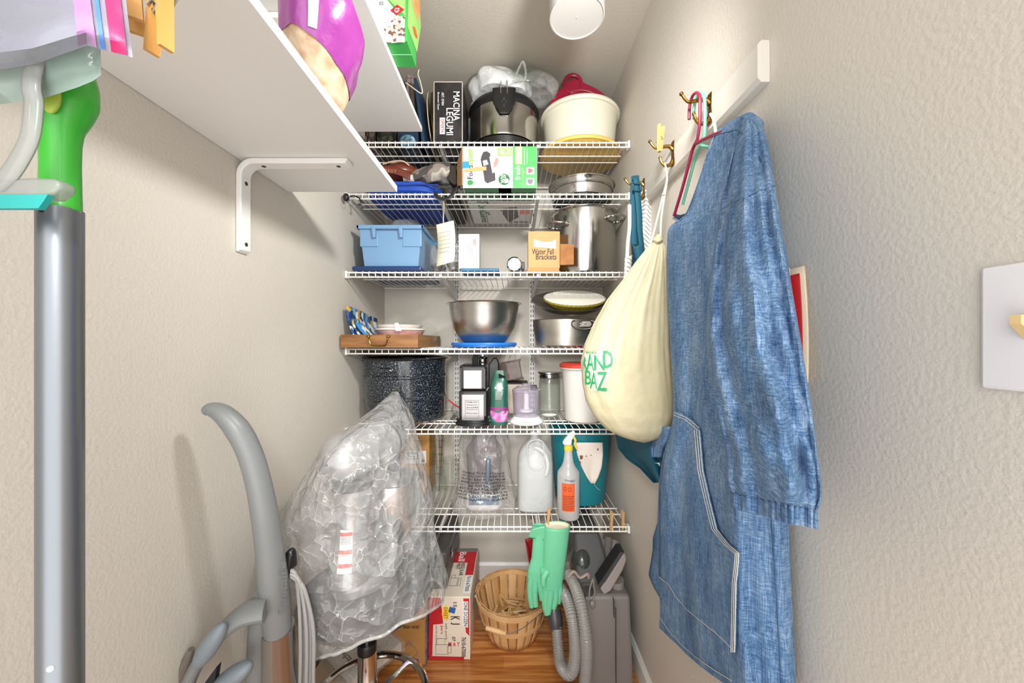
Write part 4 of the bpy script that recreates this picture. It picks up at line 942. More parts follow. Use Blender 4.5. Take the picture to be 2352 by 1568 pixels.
# tall black appliance with chrome column behind it
t = thing('coffee_press', 'tall black kitchen gadget with chrome column behind the grinder', 'gadget', (-0.13, 1.76, z5))
gy2 = 1.74
obj('black_body', MB().prism([(Xat(1121, gy2), gy2, z5 + 0.001), (Xat(1148, gy2), gy2, z5 + 0.001), (Xat(1146, gy2), gy2, Zat(832, gy2)), (Xat(1141, gy2), gy2, Zat(822, gy2)), (Xat(1133, gy2), gy2, Zat(822, gy2)), (Xat(1122, gy2), gy2, Zat(836, gy2))], (0, 0.08, 0)), 'black_plastic', t, smooth=False, bevel=0.005)
c_ = P(1108, 828, gy2)
obj('chrome_column', MB().lathe([(0.018, z5 + 0.16), (0.018, c_.z + 0.006), (0.023, c_.z + 0.01), (0.025, c_.z + 0.016), (0.021, c_.z + 0.02), (0.022, c_.z + 0.026), (0.018, c_.z + 0.036), (0.018, c_.z + 0.05)], (c_.x, gy2 + 0.03, 0), 24), 'chrome', t)
obj('stand', MB().box(c_.x - 0.03, c_.x + 0.03, gy2 + 0.005, gy2 + 0.08, z5 + 0.0008, z5 + 0.16), 'matte_black', t, smooth=False, bevel=0.004)
obj('side_plate', MB().prism([P(1084, 838, gy2 + 0.05), P(1098, 838, gy2 + 0.05), P(1098, 812, gy2 + 0.05), P(1088, 812, gy2 + 0.05), P(1084, 824, gy2 + 0.05)], (0, 0.01, 0)), 'matte_black', t, smooth=False)
# green coffee bag
t = thing('coffee_bag', 'dark green coffee bag with purple band beside the grinder', 'bag', (Xat(1146, 1.55), 1.55, z5))
GB = mat('bag_green', (22, 84, 68), 0.3, coat=0.3, bump=(24, 0.25, 0.004))
bcx, bcy = Xat(1146, 1.545), 1.575
WT = [(0, 0.95), (0.06, 1.0), (0.5, 0.98), (0.68, 1.0), (0.8, 0.85), (0.92, 0.62), (1, 0.55)]; DT = [(0, 0.9), (0.6, 1), (0.8, 0.7), (0.92, 0.3), (1, 0.12)]
hb = Zat(852, 1.55) - z5
def cbp(u, v, gr=0.0):
    a = 2 * pi * u; ca, sa = cos(a), sin(a); k = (abs(ca) ** 3.5 + abs(sa) ** 3.5) ** (-1 / 3.5)
    return Vector((bcx + (0.038 * interp(WT, v) + gr) * ca * k * (1 + 0.03 * sin(9 * v)) + 0.006 * max(0, v - 0.75), bcy + (0.03 * interp(DT, v) + gr) * sa * k, z5 + 0.001 + hb * v))
obj('body', MB().grid(36, 24, cbp, closed=True, cap0=True, cap1=True), GB, t)
obj('purple_band', MB().grid(36, 3, lambda u, v: cbp(u, 0.27 + 0.06 * v, 0.0006), closed=True), mat('band_purple', (136, 36, 110), 0.35), t)
obj('picture_band', MB().grid(36, 4, lambda u, v: cbp(u, 0.06 + 0.2 * v, 0.0004), closed=True), patterned('coffee_art', 'noise', [(0, (20, 80, 66)), (0.42, (26, 110, 92)), (0.48, (206, 80, 160)), (0.56, (236, 160, 206)), (0.62, (130, 30, 104)), (0.7, (60, 90, 90))], 22, 0.4, detail=1.0), t)
def bp_(x, y): return P(x, y, bcy - 0.031)
text(t, 'white_print', 'SUMATRA', lambda a, b: bp_(1136 + 20 * a, 893 - 5 * b)); text(t, 'white_print', 'organic', lambda a, b: bp_(1138 + 16 * a, 887 - 3 * b))
for k in range(6): text(t, 'white_print', ['earthy & aromatic', 'whole bean coffee', 'dark roast blend', 'herbal and spicy', 'full bodied cup', 'net wt 12 oz'][k], lambda a, b: bp_(1138 + (18 - k) * a, 901 + 3.2 * k - 2 * b))
obj('foil_fold', MB().prism([cbp(0.72, 1.0) + Vector((0, -0.004, -0.012)), cbp(0.98, 0.95) + Vector((0, -0.006, -0.012)), cbp(0.98, 0.9) + Vector((0, -0.014, -0.006)), cbp(0.74, 0.9) + Vector((0, -0.012, -0.004))], (0, -0.002, 0)), 'black_plastic', t, smooth=False)
# mini chopper
cx, cy = Xat(1209, 1.60), 1.605
t = thing('mini_chopper', 'small white food chopper with clear lavender bowl', 'chopper', (cx, cy, z5))
obj('base', MB().lathe([(0.0001, z5 + 0.0008), (0.07, z5 + 0.0008), (0.074, z5 + 0.006), (0.07, z5 + 0.014), (0.058, z5 + 0.024), (0.054, z5 + 0.03), (0.0001, z5 + 0.03)], (cx, cy, 0), 48), mat('appliance_white', (238, 238, 238), 0.3), t)
CLB = film('lavender_clear', (228, 224, 236), 0.1, 5, 0.05, 0.04, 0.06, tint=(249, 247, 252))
zc = z5 + 0.0305
obj('bowl', MB().lathe([(0.052, zc), (0.055, zc + 0.01), (0.059, zc + 0.1), (0.0605, zc + 0.102)], (cx, cy, 0), 48, caps=False), CLB, t, solid=0.0025)
obj('lid', MB().lathe([(0.0605, zc + 0.1025), (0.0615, zc + 0.112), (0.04, zc + 0.126), (0.02, zc + 0.13), (0.016, zc + 0.138), (0.0001, zc + 0.139)], (cx, cy, 0), 48, caps=False), CLB, t, solid=0.002)
obj('blade_stem', MB().lathe([(0.03, zc + 0.018), (0.03, zc + 0.026), (0.013, zc + 0.03), (0.011, zc + 0.095), (0.0001, zc + 0.096)], (cx, cy, 0), 24), 'appliance_white', t)
text(t, 'black_print', 'BLACK & DECKER', lambda a, b: Vector((cx - 0.022 + 0.044 * a, cy - 0.0715 + 0.006 * (2 * a - 1) ** 2, z5 + 0.0125 + 0.005 * b)))
obj('handle_tab', MB().box(cx + 0.02, cx + 0.05, cy + 0.055, cy + 0.07, zc + 0.1, zc + 0.125), 'matte_black', t, smooth=False, bevel=0.004)
# smoke grey hopper leaning on a beige box at the back
t = thing('beige_box', 'beige appliance box behind the green coffee bag', 'box', (0.05, 1.82, z5))
obj('body', MB().box(Xat(1164, 1.8), Xat(1212, 1.8), 1.8, 1.92, z5 + 0.0008, Zat(882, 1.8)), mat('beige_plastic', (190, 174, 158), 0.4), t, smooth=False, bevel=0.004)
obj('dark_lip', MB().box(Xat(1162, 1.8), Xat(1213, 1.8), 1.797, 1.922, Zat(882, 1.8), Zat(879, 1.8)), 'matte_black', t, smooth=False, bevel=0.002)
t = thing('smoke_hopper', 'smoke grey clear plastic bin tilted on the beige box', 'bin', (0.02, 1.86, Zat(879, 1.8)))
MT2 = Matrix.Translation(Vector((Xat(1174, 1.85), 1.862, Zat(879, 1.8) + 0.057))) @ Matrix.Rotation(radians(-10), 4, 'Y')
mb = MB().box(-0.05, 0.05, -0.05, 0.05, -0.047, 0.047, MT2)
obj('bin', mb, film('smoke_film', (150, 132, 126), 0.42, 6, 0.1, 0.05, 0.1, tint=(206, 196, 190)), t, smooth=False, bevel=0.006)
for dz in (-0.045, 0.045): obj('clip', MB().box(0.046, 0.056, -0.053, -0.04, dz - 0.006, dz + 0.006, MT2), mat('smoke_clip', (92, 80, 76), 0.3), t, smooth=False, bevel=0.002)
# glass canister with steel collar
cx, cy = Xat(1262, 1.80), 1.80
t = thing('glass_canister', 'tall clear glass canister with steel lid on the fifth shelf', 'canister', (cx, cy, z5))
zt = Zat(866, 1.8)
obj('jar', MB().lathe([(0.0001, z5 + 0.001), (0.045, z5 + 0.001), (0.05, z5 + 0.006), (0.05, zt - 0.012), (0.046, zt)], (cx, cy, 0), 40, caps=False), 'thin_glass', t, solid=0.003)
obj('lid', MB().lathe([(0.047, zt - 0.004), (0.049, zt + 0.001), (0.049, zt + 0.016), (0.056, zt + 0.02), (0.056, zt + 0.026), (0.0001, zt + 0.027)], (cx, cy, 0), 40), 'steel', t)
tag(obj('measuring_spoon', MB().grid(16, 8, lambda u, v: Vector((Xat(1262, 1.72) + 0.03 * cos(2 * pi * u) * sin(pi / 2 * v) * 1.2, 1.72 + 0.018 * sin(2 * pi * u) * sin(pi / 2 * v), z5 + 0.0012 + 0.012 * (1 - cos(pi / 2 * v)))), closed=True), mat('spoon_clear', (226, 224, 220), 0.25), base=(Xat(1262, 1.72), 1.72, z5), solid=0.0015), 'white plastic scoop lying in front of the glass canister', 'scoop')
# tall white tub with red lid
cx, cy = 0.315, 1.655
t = thing('pitcher_tub', 'tall frosted plastic tub with red lid right of the canister', 'tub', (cx, cy, z5))
FP = mat('frosted', (216, 212, 206), 0.45)
zt = Zat(846, 1.57)
obj('body', MB().lathe([(0.0001, z5 + 0.0008), (0.074, z5 + 0.0008), (0.08, z5 + 0.006), (0.092, zt - 0.012), (0.1, zt - 0.006), (0.101, zt)], (cx, cy, 0), 48), FP, t)
obj('lid', MB().lathe([(0.097, zt + 0.0005), (0.103, zt + 0.0005), (0.104, zt + 0.012), (0.094, zt + 0.02), (0.0001, zt + 0.021)], (cx, cy, 0), 48), mat('lid_red', (206, 70, 52), 0.4), t)
t = thing('zip_bag', 'clear bag with red zip strip behind the canner', 'bag', (-0.25, 1.72, z5))
obj('film', MB().ell((-0.25, 1.74, z5 + 0.031), (0.035, 0.05, 0.03), 24, 12, fn=lambda p: lump(p, 0.2, 22)), 'clear_film', t)
obj('zip_strip', MB().tube(catmull([P(1030, 918, 1.69), P(1042, 928, 1.68), P(1056, 936, 1.68)], 5), 0.005, 8, flat=0.5), 'red_print', t)

# ================================================================== lowest wire shelf
z6 = S[5]
t = thing('shipping_carton', 'tan shipping carton with white address label on the lowest shelf', 'box', (-0.46, 1.76, z6))
ky = 1.80
obj('body', MB().box(-0.62, Xat(986, ky), ky, 1.93, z6 + 0.0008, Zat(998, ky)), mat('carton_tan', (196, 148, 84), 0.7, var=(10, (184, 134, 72), 0.3)), t, smooth=False, bevel=0.001)
pquad(t, 'white_print', ky - 0.0006, 930, 1035, 979, 1064)
for k in range(9): pquad(t, 'black_print', ky - 0.001, 938 + 2.2 * k, 1036, 939 + 2.2 * k + (k % 3) * 0.4, 1043)
ptext(t, 'black_print', '784063', ky - 0.001, 936, 1046, 954, 1050); ptext(t, 'grey_print', 'AMERICAN KITCHEN', ky - 0.001, 936, 1052, 966, 1055)
pquad(t, 'black_print', ky - 0.001, 968, 1055, 975, 1061)
for k, s_ in enumerate(('KEEP DRY', 'HANDLE', 'FRAGILE')): ptext(t, 'grey_print', s_, ky - 0.001, 947, 1003 + 7 * k, 972, 1007 + 7 * k)
t = thing('dried_herbs', 'bunch of green herb sprigs leaning behind the glass jars', 'plant', (-0.385, 1.86, z6))
random.seed(8)
HG = mat('herb_green', (86, 96, 52), 0.7)
for k in range(5):
    bx = -0.375 + random.uniform(-0.012, 0.012)
    pts = catmull([(bx, 1.84, z6 + 0.003), (bx + 0.006 * k - 0.01, 1.835, z6 + 0.15), (bx + 0.012 * k - 0.024, 1.83, z6 + 0.3)], 5)
    st = obj('stem', MB().tube(pts, 0.0018, 6), mat('herb_stem', (110, 92, 56), 0.8), t)
    lf = MB()
    for j in range(26):
        p = pts[min(len(pts) - 1, 3 + int(j * 0.3))]; a = random.random() * 6.28; d = Vector((cos(a), sin(a) * 0.6, 0.9)).normalized()
        s_ = d.orthogonal().normalized() * 0.0018; q = p + d * random.uniform(0.014, 0.022)
        lf.add([p - s_, p + s_, q], [(0, 1, 2)])
    lo = obj('needles', lf, HG, st, smooth=False); lo['kind'] = 'stuff'
def mason(label, cx, cy, r, h, z=z6):
    t = thing('glass_jar', label, 'jar', (cx, cy, z), 'empty glass canning jars')
    obj('glass', MB().lathe([(0.0001, z + 0.003), (r * 0.82, z + 0.001), (r, z + 0.01), (r, z + h * 0.7), (r * 0.8, z + h * 0.82), (r * 0.8, z + h)], (cx, cy, 0), 36, caps=False), 'thin_glass', t)
    for k in range(3): obj('thread', MB().tube([(cx + r * 0.82 * cos(a), cy + r * 0.82 * sin(a), z + h * (0.86 + 0.05 * k)) for a in [2 * pi * j / 28 for j in range(28)]], 0.0014, 6, closed=True), 'thin_glass', t)
mason('nearer empty glass jar on the lowest shelf', Xat(1003, 1.735), 1.735, 0.042, 0.155)
mason('farther empty glass jar behind the first, on the lowest shelf', Xat(1032, 1.87), 1.885, 0.044, 0.16)
# bagged food processor
cx, cy = Xat(1112, 1.68), 1.69
t = thing('food_processor', 'blue and white blender base with smoke bowl inside a plastic bag', 'blender', (cx, cy, z6))
obj('base', pillow(cx - 0.085, cx + 0.085, cy - 0.08, cy + 0.08, z6 + 0.004, z6 + 0.075), mat('proc_white', (206, 202, 200), 0.35), t)
obj('control_panel', MB().box(cx - 0.06, cx + 0.07, cy - 0.083, cy - 0.07, z6 + 0.035, z6 + 0.07), mat('panel_blue', (86, 112, 138), 0.3), t, smooth=False, bevel=0.003)
obj('bowl', MB().lathe([(0.07, z6 + 0.076), (0.075, z6 + 0.09), (0.08, z6 + 0.22), (0.083, z6 + 0.23), (0.083, z6 + 0.262), (0.055, z6 + 0.3), (0.05, z6 + 0.34), (0.0001, z6 + 0.345)], (cx, cy, 0), 40), film('bowl_smoke', (132, 122, 128), 0.6, 8, 0.1, 0.08, 0.1, tint=(200, 190, 194)), t)
obj('handle', MB().tube(catmull([(cx + 0.02, cy - 0.078, z6 + 0.24), (cx + 0.024, cy - 0.105, z6 + 0.23), (cx + 0.02, cy - 0.105, z6 + 0.13), (cx + 0.015, cy - 0.076, z6 + 0.11)], 6), 0.011, 10), mat('handle_blue', (96, 108, 122), 0.3), t)
t = thing('plastic_bag', 'crinkled printed plastic bag over the blender', 'bag', (cx, cy, z6))
BROW = [(0.0, 1.25), (0.12, 1.3), (0.3, 1.1), (0.55, 0.98), (0.8, 0.95), (1.0, 0.86)]
hb2 = 0.358
def pb(u, v, gr=0.0):
    a = 2 * pi * u; k = interp(BROW, v); n_ = 1 + 0.07 * noise.noise(Vector((4 * cos(a), 4 * sin(a), 7 * v))) + 0.025 * sin(11 * a + 10 * v)
    return Vector((cx + (0.118 * k * n_ + gr) * cos(a), cy + (0.112 * k * n_ + gr) * sin(a), z6 + 0.002 + hb2 * v))
obj('film', MB().grid(90, 40, pb, closed=True, cap0=True, cap1=True), film('crinkle_film', (236, 235, 233), 0.1, 22, 0.7, 0.08, 0.35), t)
warn = ['WARNING TO AVOID DANGER', 'OF SUFFOCATION KEEP THIS', 'PLASTIC BAG AWAY FROM', 'BABIES AND CHILDREN DO', 'NOT USE THIS BAG IN CRIBS', 'BEDS CARRIAGES OR', 'PLAYPENS THIS BAG IS', 'NOT A TOY TIE BEFORE', 'THROWING AWAY']
for k, s_ in enumerate(warn):
    text(t, 'black_print', s_, lambda a, b: pb(0.615 + 0.27 * a, 0.50 - 0.036 * k + 0.024 * b - 0.06 * (a - 0.5) * (1 if a > 0.5 else -0.6), 0.002))
# water jug
cx, cy = Xat(1229, 1.68), 1.682
t = thing('water_jug', 'translucent gallon jug half full of water on the lowest shelf', 'jug', (cx, cy, z6))
JM = film('jug_plastic', (226, 228, 228), 0.62, 6, 0.1, 0.25, 0.06)
JP = [(0, 0.9), (0.02, 1.0), (0.3, 1.0), (0.62, 1.0), (0.74, 0.93), (0.84, 0.7), (0.91, 0.4), (0.93, 0.25), (1.0, 0.25)]
jh = Zat(985, 1.62) - z6 - 0.034
def jq(u, v):
    a = 2 * pi * u; ca, sa = cos(a), sin(a); e = 2 + 2.2 * max(0, 1 - v * 1.2); k = (abs(ca) ** e + abs(sa) ** e) ** (-1 / e); w = interp(JP, v)
    return Vector((cx + 0.08 * w * ca * k, cy + 0.078 * w * sa * k, z6 + 0.001 + jh * v))
obj('shell', MB().grid(48, 40, jq, closed=True, cap0=True, cap1=True), JM, t)
def jw(u, v):
    p = jq(u, 0.012 + 0.27 * v); return Vector((cx + (p.x - cx) * 0.965, cy + (p.y - cy) * 0.965, p.z))
obj('water', MB().grid(40, 6, jw, closed=True, cap0=True, cap1=True), film('water_fill', (176, 178, 176), 0.5, 3, 0.02, 0.05, 0.02), t)
hp_ = catmull([jq(0.735, 0.85) + Vector((0, -0.004, 0)), jq(0.80, 0.83) + Vector((0, -0.012, 0)), jq(0.84, 0.76) + Vector((0.002, -0.012, 0)), jq(0.845, 0.62) + Vector((0.002, -0.008, 0)), jq(0.83, 0.5) + Vector((0, -0.003, 0))], 6)
obj('handle', MB().tube(hp_, 0.0095, 12), JM, t)
obj('handle_recess', MB().tube(catmull([P(1212, 1045, 1.6), P(1211, 1025, 1.6), P(1220, 1012, 1.6), P(1238, 1010, 1.605), P(1248, 1020, 1.605), P(1249, 1065, 1.6), P(1234, 1077, 1.598), P(1218, 1072, 1.598), P(1212, 1045, 1.6)], 5), 0.0025, 8), JM, t)
obj('cap', MB().lathe([(0.022, z6 + jh - 0.004), (0.022, z6 + jh + 0.012), (0.0001, z6 + jh + 0.013)], (cx, cy, 0), 24), mat('cap_white', (232, 232, 230), 0.4), t)
# spray bottle
cx, cy = Xat(1306, 1.565), 1.572
t = thing('spray_bottle', 'clear spray bottle with orange label and white trigger', 'bottle', (cx, cy, z6))
BP = [(0.04, 0), (0.046, 0.006), (0.047, 0.02), (0.047, 0.175), (0.045, 0.195), (0.03, 0.215), (0.022, 0.235), (0.017, 0.27), (0.0165, 0.285)]
SPM = film('spray_plastic', (228, 226, 226), 0.5, 6, 0.05, 0.2, 0.06)
obj('bottle', MB().lathe([(r_, z6 + 0.001 + z_) for r_, z_ in BP], (cx, cy, 0), 36), SPM, t)
obj('liquid', MB().lathe([(0.0385, z6 + 0.003), (0.0445, z6 + 0.008), (0.0455, z6 + 0.02), (0.0455, z6 + 0.085), (0.0001, z6 + 0.085)], (cx, cy, 0), 32), film('liquid_fill', (206, 190, 184), 0.45, 3, 0.02, 0.05, 0.02), t)
LA0, LA1 = radians(228), radians(294)
def lb(u, v, g_=0.0007): a = LA0 + (LA1 - LA0) * u; return Vector((cx + (0.0472 + g_) * cos(a), cy + (0.0472 + g_) * sin(a), z6 + 0.045 + 0.115 * v))
obj('label', MB().grid(16, 2, lb), 'orange_print', t)
for k in range(9): obj('label_line', MB().grid(10, 2, lambda u, v: lb(0.1 + (0.75 + 0.05 * (k % 3)) * u, 0.06 + k * 0.06 + 0.02 * v, 0.0012)), mat('label_brown', (110, 40, 24), 0.6), t)
for k in (0.28, 0.6): obj('hazard_mark', MB().tube([lb(k + 0.1 * cos(a), 0.8 + 0.07 * sin(a), 0.0012) for a in [2 * pi * j / 16 for j in range(16)]], 0.0009, 5, closed=True), 'label_brown', t)
text(t, mat('pen_blue', (70, 84, 110), 0.6), 'Vinegar', lambda a, b: Vector((cx - 0.022 + 0.045 * a, cy - 0.0475 * math.sqrt(max(0, 1 - ((0.045 * a - 0.022) / 0.048) ** 2)) - 0.0008, z6 + 0.166 + 0.012 * b)))
obj('yellow_collar', MB().lathe([(0.0175, z6 + 0.285), (0.0185, z6 + 0.288), (0.0185, z6 + 0.306), (0.012, z6 + 0.308)], (cx, cy, 0), 24), mat('collar_yellow', (238, 204, 60), 0.4), t)
hd = obj('spray_head', MB().prism([(cx - 0.014, cy - 0.011, z6 + 0.3085), (cx + 0.012, cy - 0.011, z6 + 0.3085), (cx + 0.014, cy - 0.011, z6 + 0.33), (cx + 0.03, cy - 0.011, z6 + 0.352), (cx + 0.026, cy - 0.011, z6 + 0.368), (cx + 0.008, cy - 0.011, z6 + 0.362), (cx - 0.012, cy - 0.011, z6 + 0.338), (cx - 0.024, cy - 0.011, z6 + 0.322), (cx - 0.024, cy - 0.011, z6 + 0.312)], (0, 0.022, 0)), 'appliance_white', t, bevel=0.004)
obj('trigger', MB().tube(catmull([(cx + 0.022, cy, z6 + 0.345), (cx + 0.03, cy, z6 + 0.325), (cx + 0.028, cy, z6 + 0.31), (cx + 0.036, cy, z6 + 0.292)], 5), 0.005, 8), 'collar_yellow', t)
# teal bucket with rag and handle
cx, cy = 0.325, 1.785
t = thing('bucket', 'teal plastic bucket at the right end of the lowest shelf', 'bucket', (cx, cy, z6))
TE = mat('teal_plastic', (18, 120, 132), 0.4)
zt = z6 + 0.34
obj('body', MB().lathe([(0.0001, z6 + 0.0008), (0.112, z6 + 0.0008), (0.118, z6 + 0.006), (0.142, zt - 0.01), (0.15, zt - 0.006), (0.15, zt), (0.14, zt), (0.137, zt - 0.012), (0.114, z6 + 0.01), (0.0001, z6 + 0.006)], (cx, cy, 0), 56), TE, t)
obj('wire_handle', MB().tube([(cx + 0.152 * cos(a), cy - 0.05 + 0.08 * sin(a) * -1, zt - 0.006 + 0.018 * sin(a)) for a in [pi * k / 20 for k in range(21)]], 0.0022, 6), 'dark_wire', t)
RG = mat('rag', (232, 222, 212), 0.9, bump=(90, 0.3), var=(14, (224, 212, 202), 0.2))
t = thing('rag', 'stained white rag hung over the front of the teal bucket', 'rag', (cx, cy - 0.15, zt))
RW = [(0, 1320, 1384), (0.3, 1326, 1385), (0.6, 1336, 1382), (0.85, 1348, 1374), (1.0, 1358, 1366)]
def rgf(u, v):
    l = interp([(q[0], q[1]) for q in RW], v); r_ = interp([(q[0], q[2]) for q in RW], v); px = l + (r_ - l) * u; py = 1016 + 94 * v
    return P(px, py, 1.628 + 0.018 * v - 0.008 * sin(7 * u + 2 * v) * v + 0.004)
obj('cloth', MB().grid(18, 18, rgf), RG, t, solid=0.003)
ST = mat('rust_stain', (136, 84, 52), 0.9)
for (a, b, s_) in ((1335, 1050, 4), (1341, 1054, 3), (1332, 1062, 2.5), (1346, 1047, 2), (1343, 1067, 1.6), (1357, 1045, 1.2), (1373, 1032, 2)):
    u_ = (a - 1320) / 64; v_ = (b - 1016) / 94; p0 = rgf(u_, v_).y - 0.003
    ppoly(t, ST, p0, [(a + s_ * (1 + 0.4 * sin(3 * k)) * cos(k * 0.785), b + s_ * 1.3 * sin(k * 0.785)) for k in range(8)], 'stain')
obj('loose_thread', MB().tube([P(1364, 1110, 1.65), P(1370, 1120, 1.65), P(1379, 1126, 1.652)], 0.0006, 4), RG, t)
# ================================================================== on the floor
# clothespin prototype: two prongs and a spring
mat('spring_steel', (170, 165, 158), 0.3, 1.0)
def clothespin(label, M, group=None, parts=True, m='pin_wood', L=0.075):
    """prongs run along local z (jaws at top, grip at the bottom), spring across x"""
    o = M @ Vector((0, 0, 0))
    def prong(s):
        w = 0.0048
        pf = [(0.0004, L / 2), (0.0006, L * 0.1), (0.0022, 0.0), (0.0068, -L / 2), (0.0105, -L / 2), (0.0085, 0.0), (0.0072, L * 0.3), (0.0045, L / 2)]
        mb = MB().prism([M @ Vector((-w, s * a, b)) for a, b in pf], M.to_3x3() @ Vector((2 * w, 0, 0)))
        return mb
    if parts:
        t = thing('clothespin', label, 'clothespin', o, group)
        obj('prong', prong(1), m, t, smooth=False); obj('prong', prong(-1), m, t, smooth=False)
        obj('spring', MB().tube([M @ Vector((0.0055 * cos(a) * 0 + (-0.006 + 0.012 * k / 20), 0.0042 * cos(k * 1.6), 0.0042 * sin(k * 1.6))) for k, a in enumerate([0] * 21)], 0.0009, 5)
            .tube([M @ Vector((0.0062, -0.009, 0.012)), M @ Vector((0.0062, 0, 0.004)), M @ Vector((0.0062, 0.009, 0.012))], 0.0009, 5), 'spring_steel', t)
        return t
    mb = prong(1); q = prong(-1); mb.add(q.v, q.f)
    return tag(obj('clothespin', mb, m, base=o, smooth=False), label, 'clothespin', group)

# oak floor: splint basket of clothespins
cx, cy, zr = 0.0, 1.607, 0.178
t = thing('splint_basket', 'round wooden splint basket holding clothespins on the floor', 'basket', (cx, cy, 0))
SW = [mat('splint_%d' % k, c, 0.6, var=(22, d, 0.25), stretch=(1, 1, 0.15)) for k, (c, d) in enumerate((((222, 178, 122), (202, 154, 98)), ((212, 166, 110), (190, 140, 86)), ((228, 188, 136), (206, 162, 108))))]
NS = 22
for k in range(NS):
    a0, a1 = 2 * pi * (k + 0.03) / NS, 2 * pi * (k + 0.97) / NS
    def st(u, v):
        a = a0 + (a1 - a0) * u; r_ = 0.104 + (0.154 - 0.104) * (v ** 0.85) + 0.003 * sin(pi * v); r_ += 0.0018 * (k % 2)
        return Vector((cx + r_ * cos(a), cy + r_ * sin(a), 0.003 + (zr - 0.004) * v))
    obj('stave', MB().grid(4, 7, st), SW[k % 3], t, solid=0.002)
obj('bottom', MB().lathe([(0.0001, 0.001), (0.102, 0.001), (0.104, 0.005), (0.0001, 0.006)], (cx, cy, 0), 40), SW[1], t)
def hoop(za, zb_, g_, w=0.004):
    def rr(z): return 0.104 + 0.05 * (max(0, z / zr) ** 0.85) + g_
    return MB().lathe([(rr(za), za), (rr(za) + w, za), (rr(zb_) + w, zb_), (rr(zb_), zb_)], (cx, cy, 0), 64, caps=False)
obj('rim_hoop', hoop(zr - 0.024, zr, 0.0035), SW[2], t); obj('inner_hoop', MB().lathe([(0.146, zr - 0.02), (0.1495, zr), (0.1465, zr)], (cx, cy, 0), 64, caps=False), SW[0], t)
obj('middle_hoop', hoop(0.078, 0.098, 0.004, 0.003), SW[2], t)
el, er = Vector((cx - 0.159, cy - 0.02, zr - 0.01)), Vector((cx + 0.158, cy - 0.03, zr - 0.01))
hw = catmull([el, el + Vector((-0.004, -0.04, -0.02)), P(1108, 1432, 1.435), P(1122, 1444, 1.43), P(1160, 1455, 1.425), P(1200, 1442, 1.43), P(1240, 1410, 1.445), er + Vector((0.004, -0.04, -0.02)), er], 6)
obj('wire_handle', MB().tube(hw, 0.0016, 6), mat('galvanised', (150, 150, 150), 0.35, 0.9), t)
g0, g1 = P(1116, 1441, 1.429), P(1161, 1455, 1.424)
obj('wooden_grip', MB().tube([g0.lerp(g1, k / 10) for k in range(11)], [0.0075 + 0.0015 * sin(pi * k / 10) for k in range(11)], 12), SW[2], t)
for e_ in (el, er): obj('ear', MB().tube([e_ + Vector((0, 0.012 * cos(a), 0.012 * sin(a))) for a in [2 * pi * k / 14 for k in range(14)]], 0.002, 6, closed=True), 'galvanised', t)
random.seed(11)
pins = []
PC = ['pin_wood', mat('pin_pale', (214, 178, 126), 0.65), mat('pin_dark', (176, 130, 78), 0.65)]
for k in range(64):
    a = random.random() * 6.283; rr = 0.092 * math.sqrt(random.random())
    lay = k // 16
    M = Matrix.Translation(Vector((cx + rr * cos(a), cy + rr * sin(a), 0.022 + lay * 0.0185 + random.random() * 0.006 + 0.012 * (1 - rr / 0.09)))) @ Matrix.Rotation(random.random() * 6.28, 4, 'Z') @ Matrix.Rotation(pi / 2 + random.uniform(-0.22, 0.22), 4, 'Y') @ Matrix.Rotation(random.random() * 3.1, 4, 'Z')
    clothespin('plain wooden clothespin lying loose in the splint basket', M, 'clothespins in the basket', False, PC[k % 3], 0.07)
clothespin('blue clothespin in the splint basket under the mint gloves', Matrix.Translation(Vector((0.085, 1.55, 0.085))) @ Matrix.Rotation(0.9, 4, 'Y'), 'clothespins in the basket', False, mat('pin_blue', (40, 96, 170), 0.4), 0.07)

# red and white canning jar carton
jx0, jx1, jy0, jy1, jz = -0.325, -0.167, 1.465, 1.81, 0.25
t = thing('jar_carton', 'red and white canning jar carton standing on the floor', 'box', ((jx0 + jx1) / 2, 1.6, 0))
obj('body', MB().box(jx0, jx1, jy0, jy1, 0.001, jz), mat('carton_cream', (232, 220, 204), 0.6, var=(6, (222, 206, 186), 0.3)), t, smooth=False, bevel=0.002)
Yj = jy0 - 0.0006
RD = mat('carton_red', (200, 36, 44), 0.5, var=(20, (186, 28, 38), 0.2))
ppoly(t, RD, Yj, [(986, 1372), (1012, 1372), (1018, 1432), (995, 1434), (993, 1505), (984, 1508)])
ppoly(t, RD, Yj, [(1052, 1374), (1064, 1374), (1070, 1452), (1078, 1460), (1078, 1374)])
ppoly(t, 'white_print', Yj - 0.0003, [(1063, 1381), (1075, 1381), (1075, 1441), (1063, 1437)])
ptext(t, 'black_print', 'ONE DOZEN', Yj - 0.0006, 1065, 1383, 1074, 1437, -90)
ppoly(t, RD, Yj, [(984, 1506), (1066, 1508), (1066, 1515), (984, 1514)])
ptext(t, 'black_print', '7610-67000', Yj - 0.0006, 1060, 1463, 1070, 1508, -90)
ptext(t, 'black_print', '15', Yj - 0.0004, 1041, 1383, 1049, 1394, -90)
ppoly(t, 'blue_print', Yj - 0.0004, [(1033, 1393), (1047, 1396), (1044, 1409), (1030, 1405)])
ppoly(t, 'yellow_print', Yj - 0.0004, disc_pts(1024, 1407, 9, 17)); ptext(t, 'red_print', 'SWEET', Yj - 0.0007, 1019, 1394, 1028, 1421, -90)
ptext(t, 'black_print', 'K', Yj - 0.0004, 1035, 1415, 1056, 1424, -90); ptext(t, 'black_print', 'J', Yj - 0.0004, 1035, 1429, 1056, 1434, -90)
ptext(t, 'red_print', 'Jars', Yj - 0.0004, 1011, 1435, 1018, 1456, -90)
ptext(t, 'grey_print', 'salt pork', Yj - 0.0004, 1021, 1431, 1028, 1470, -90)
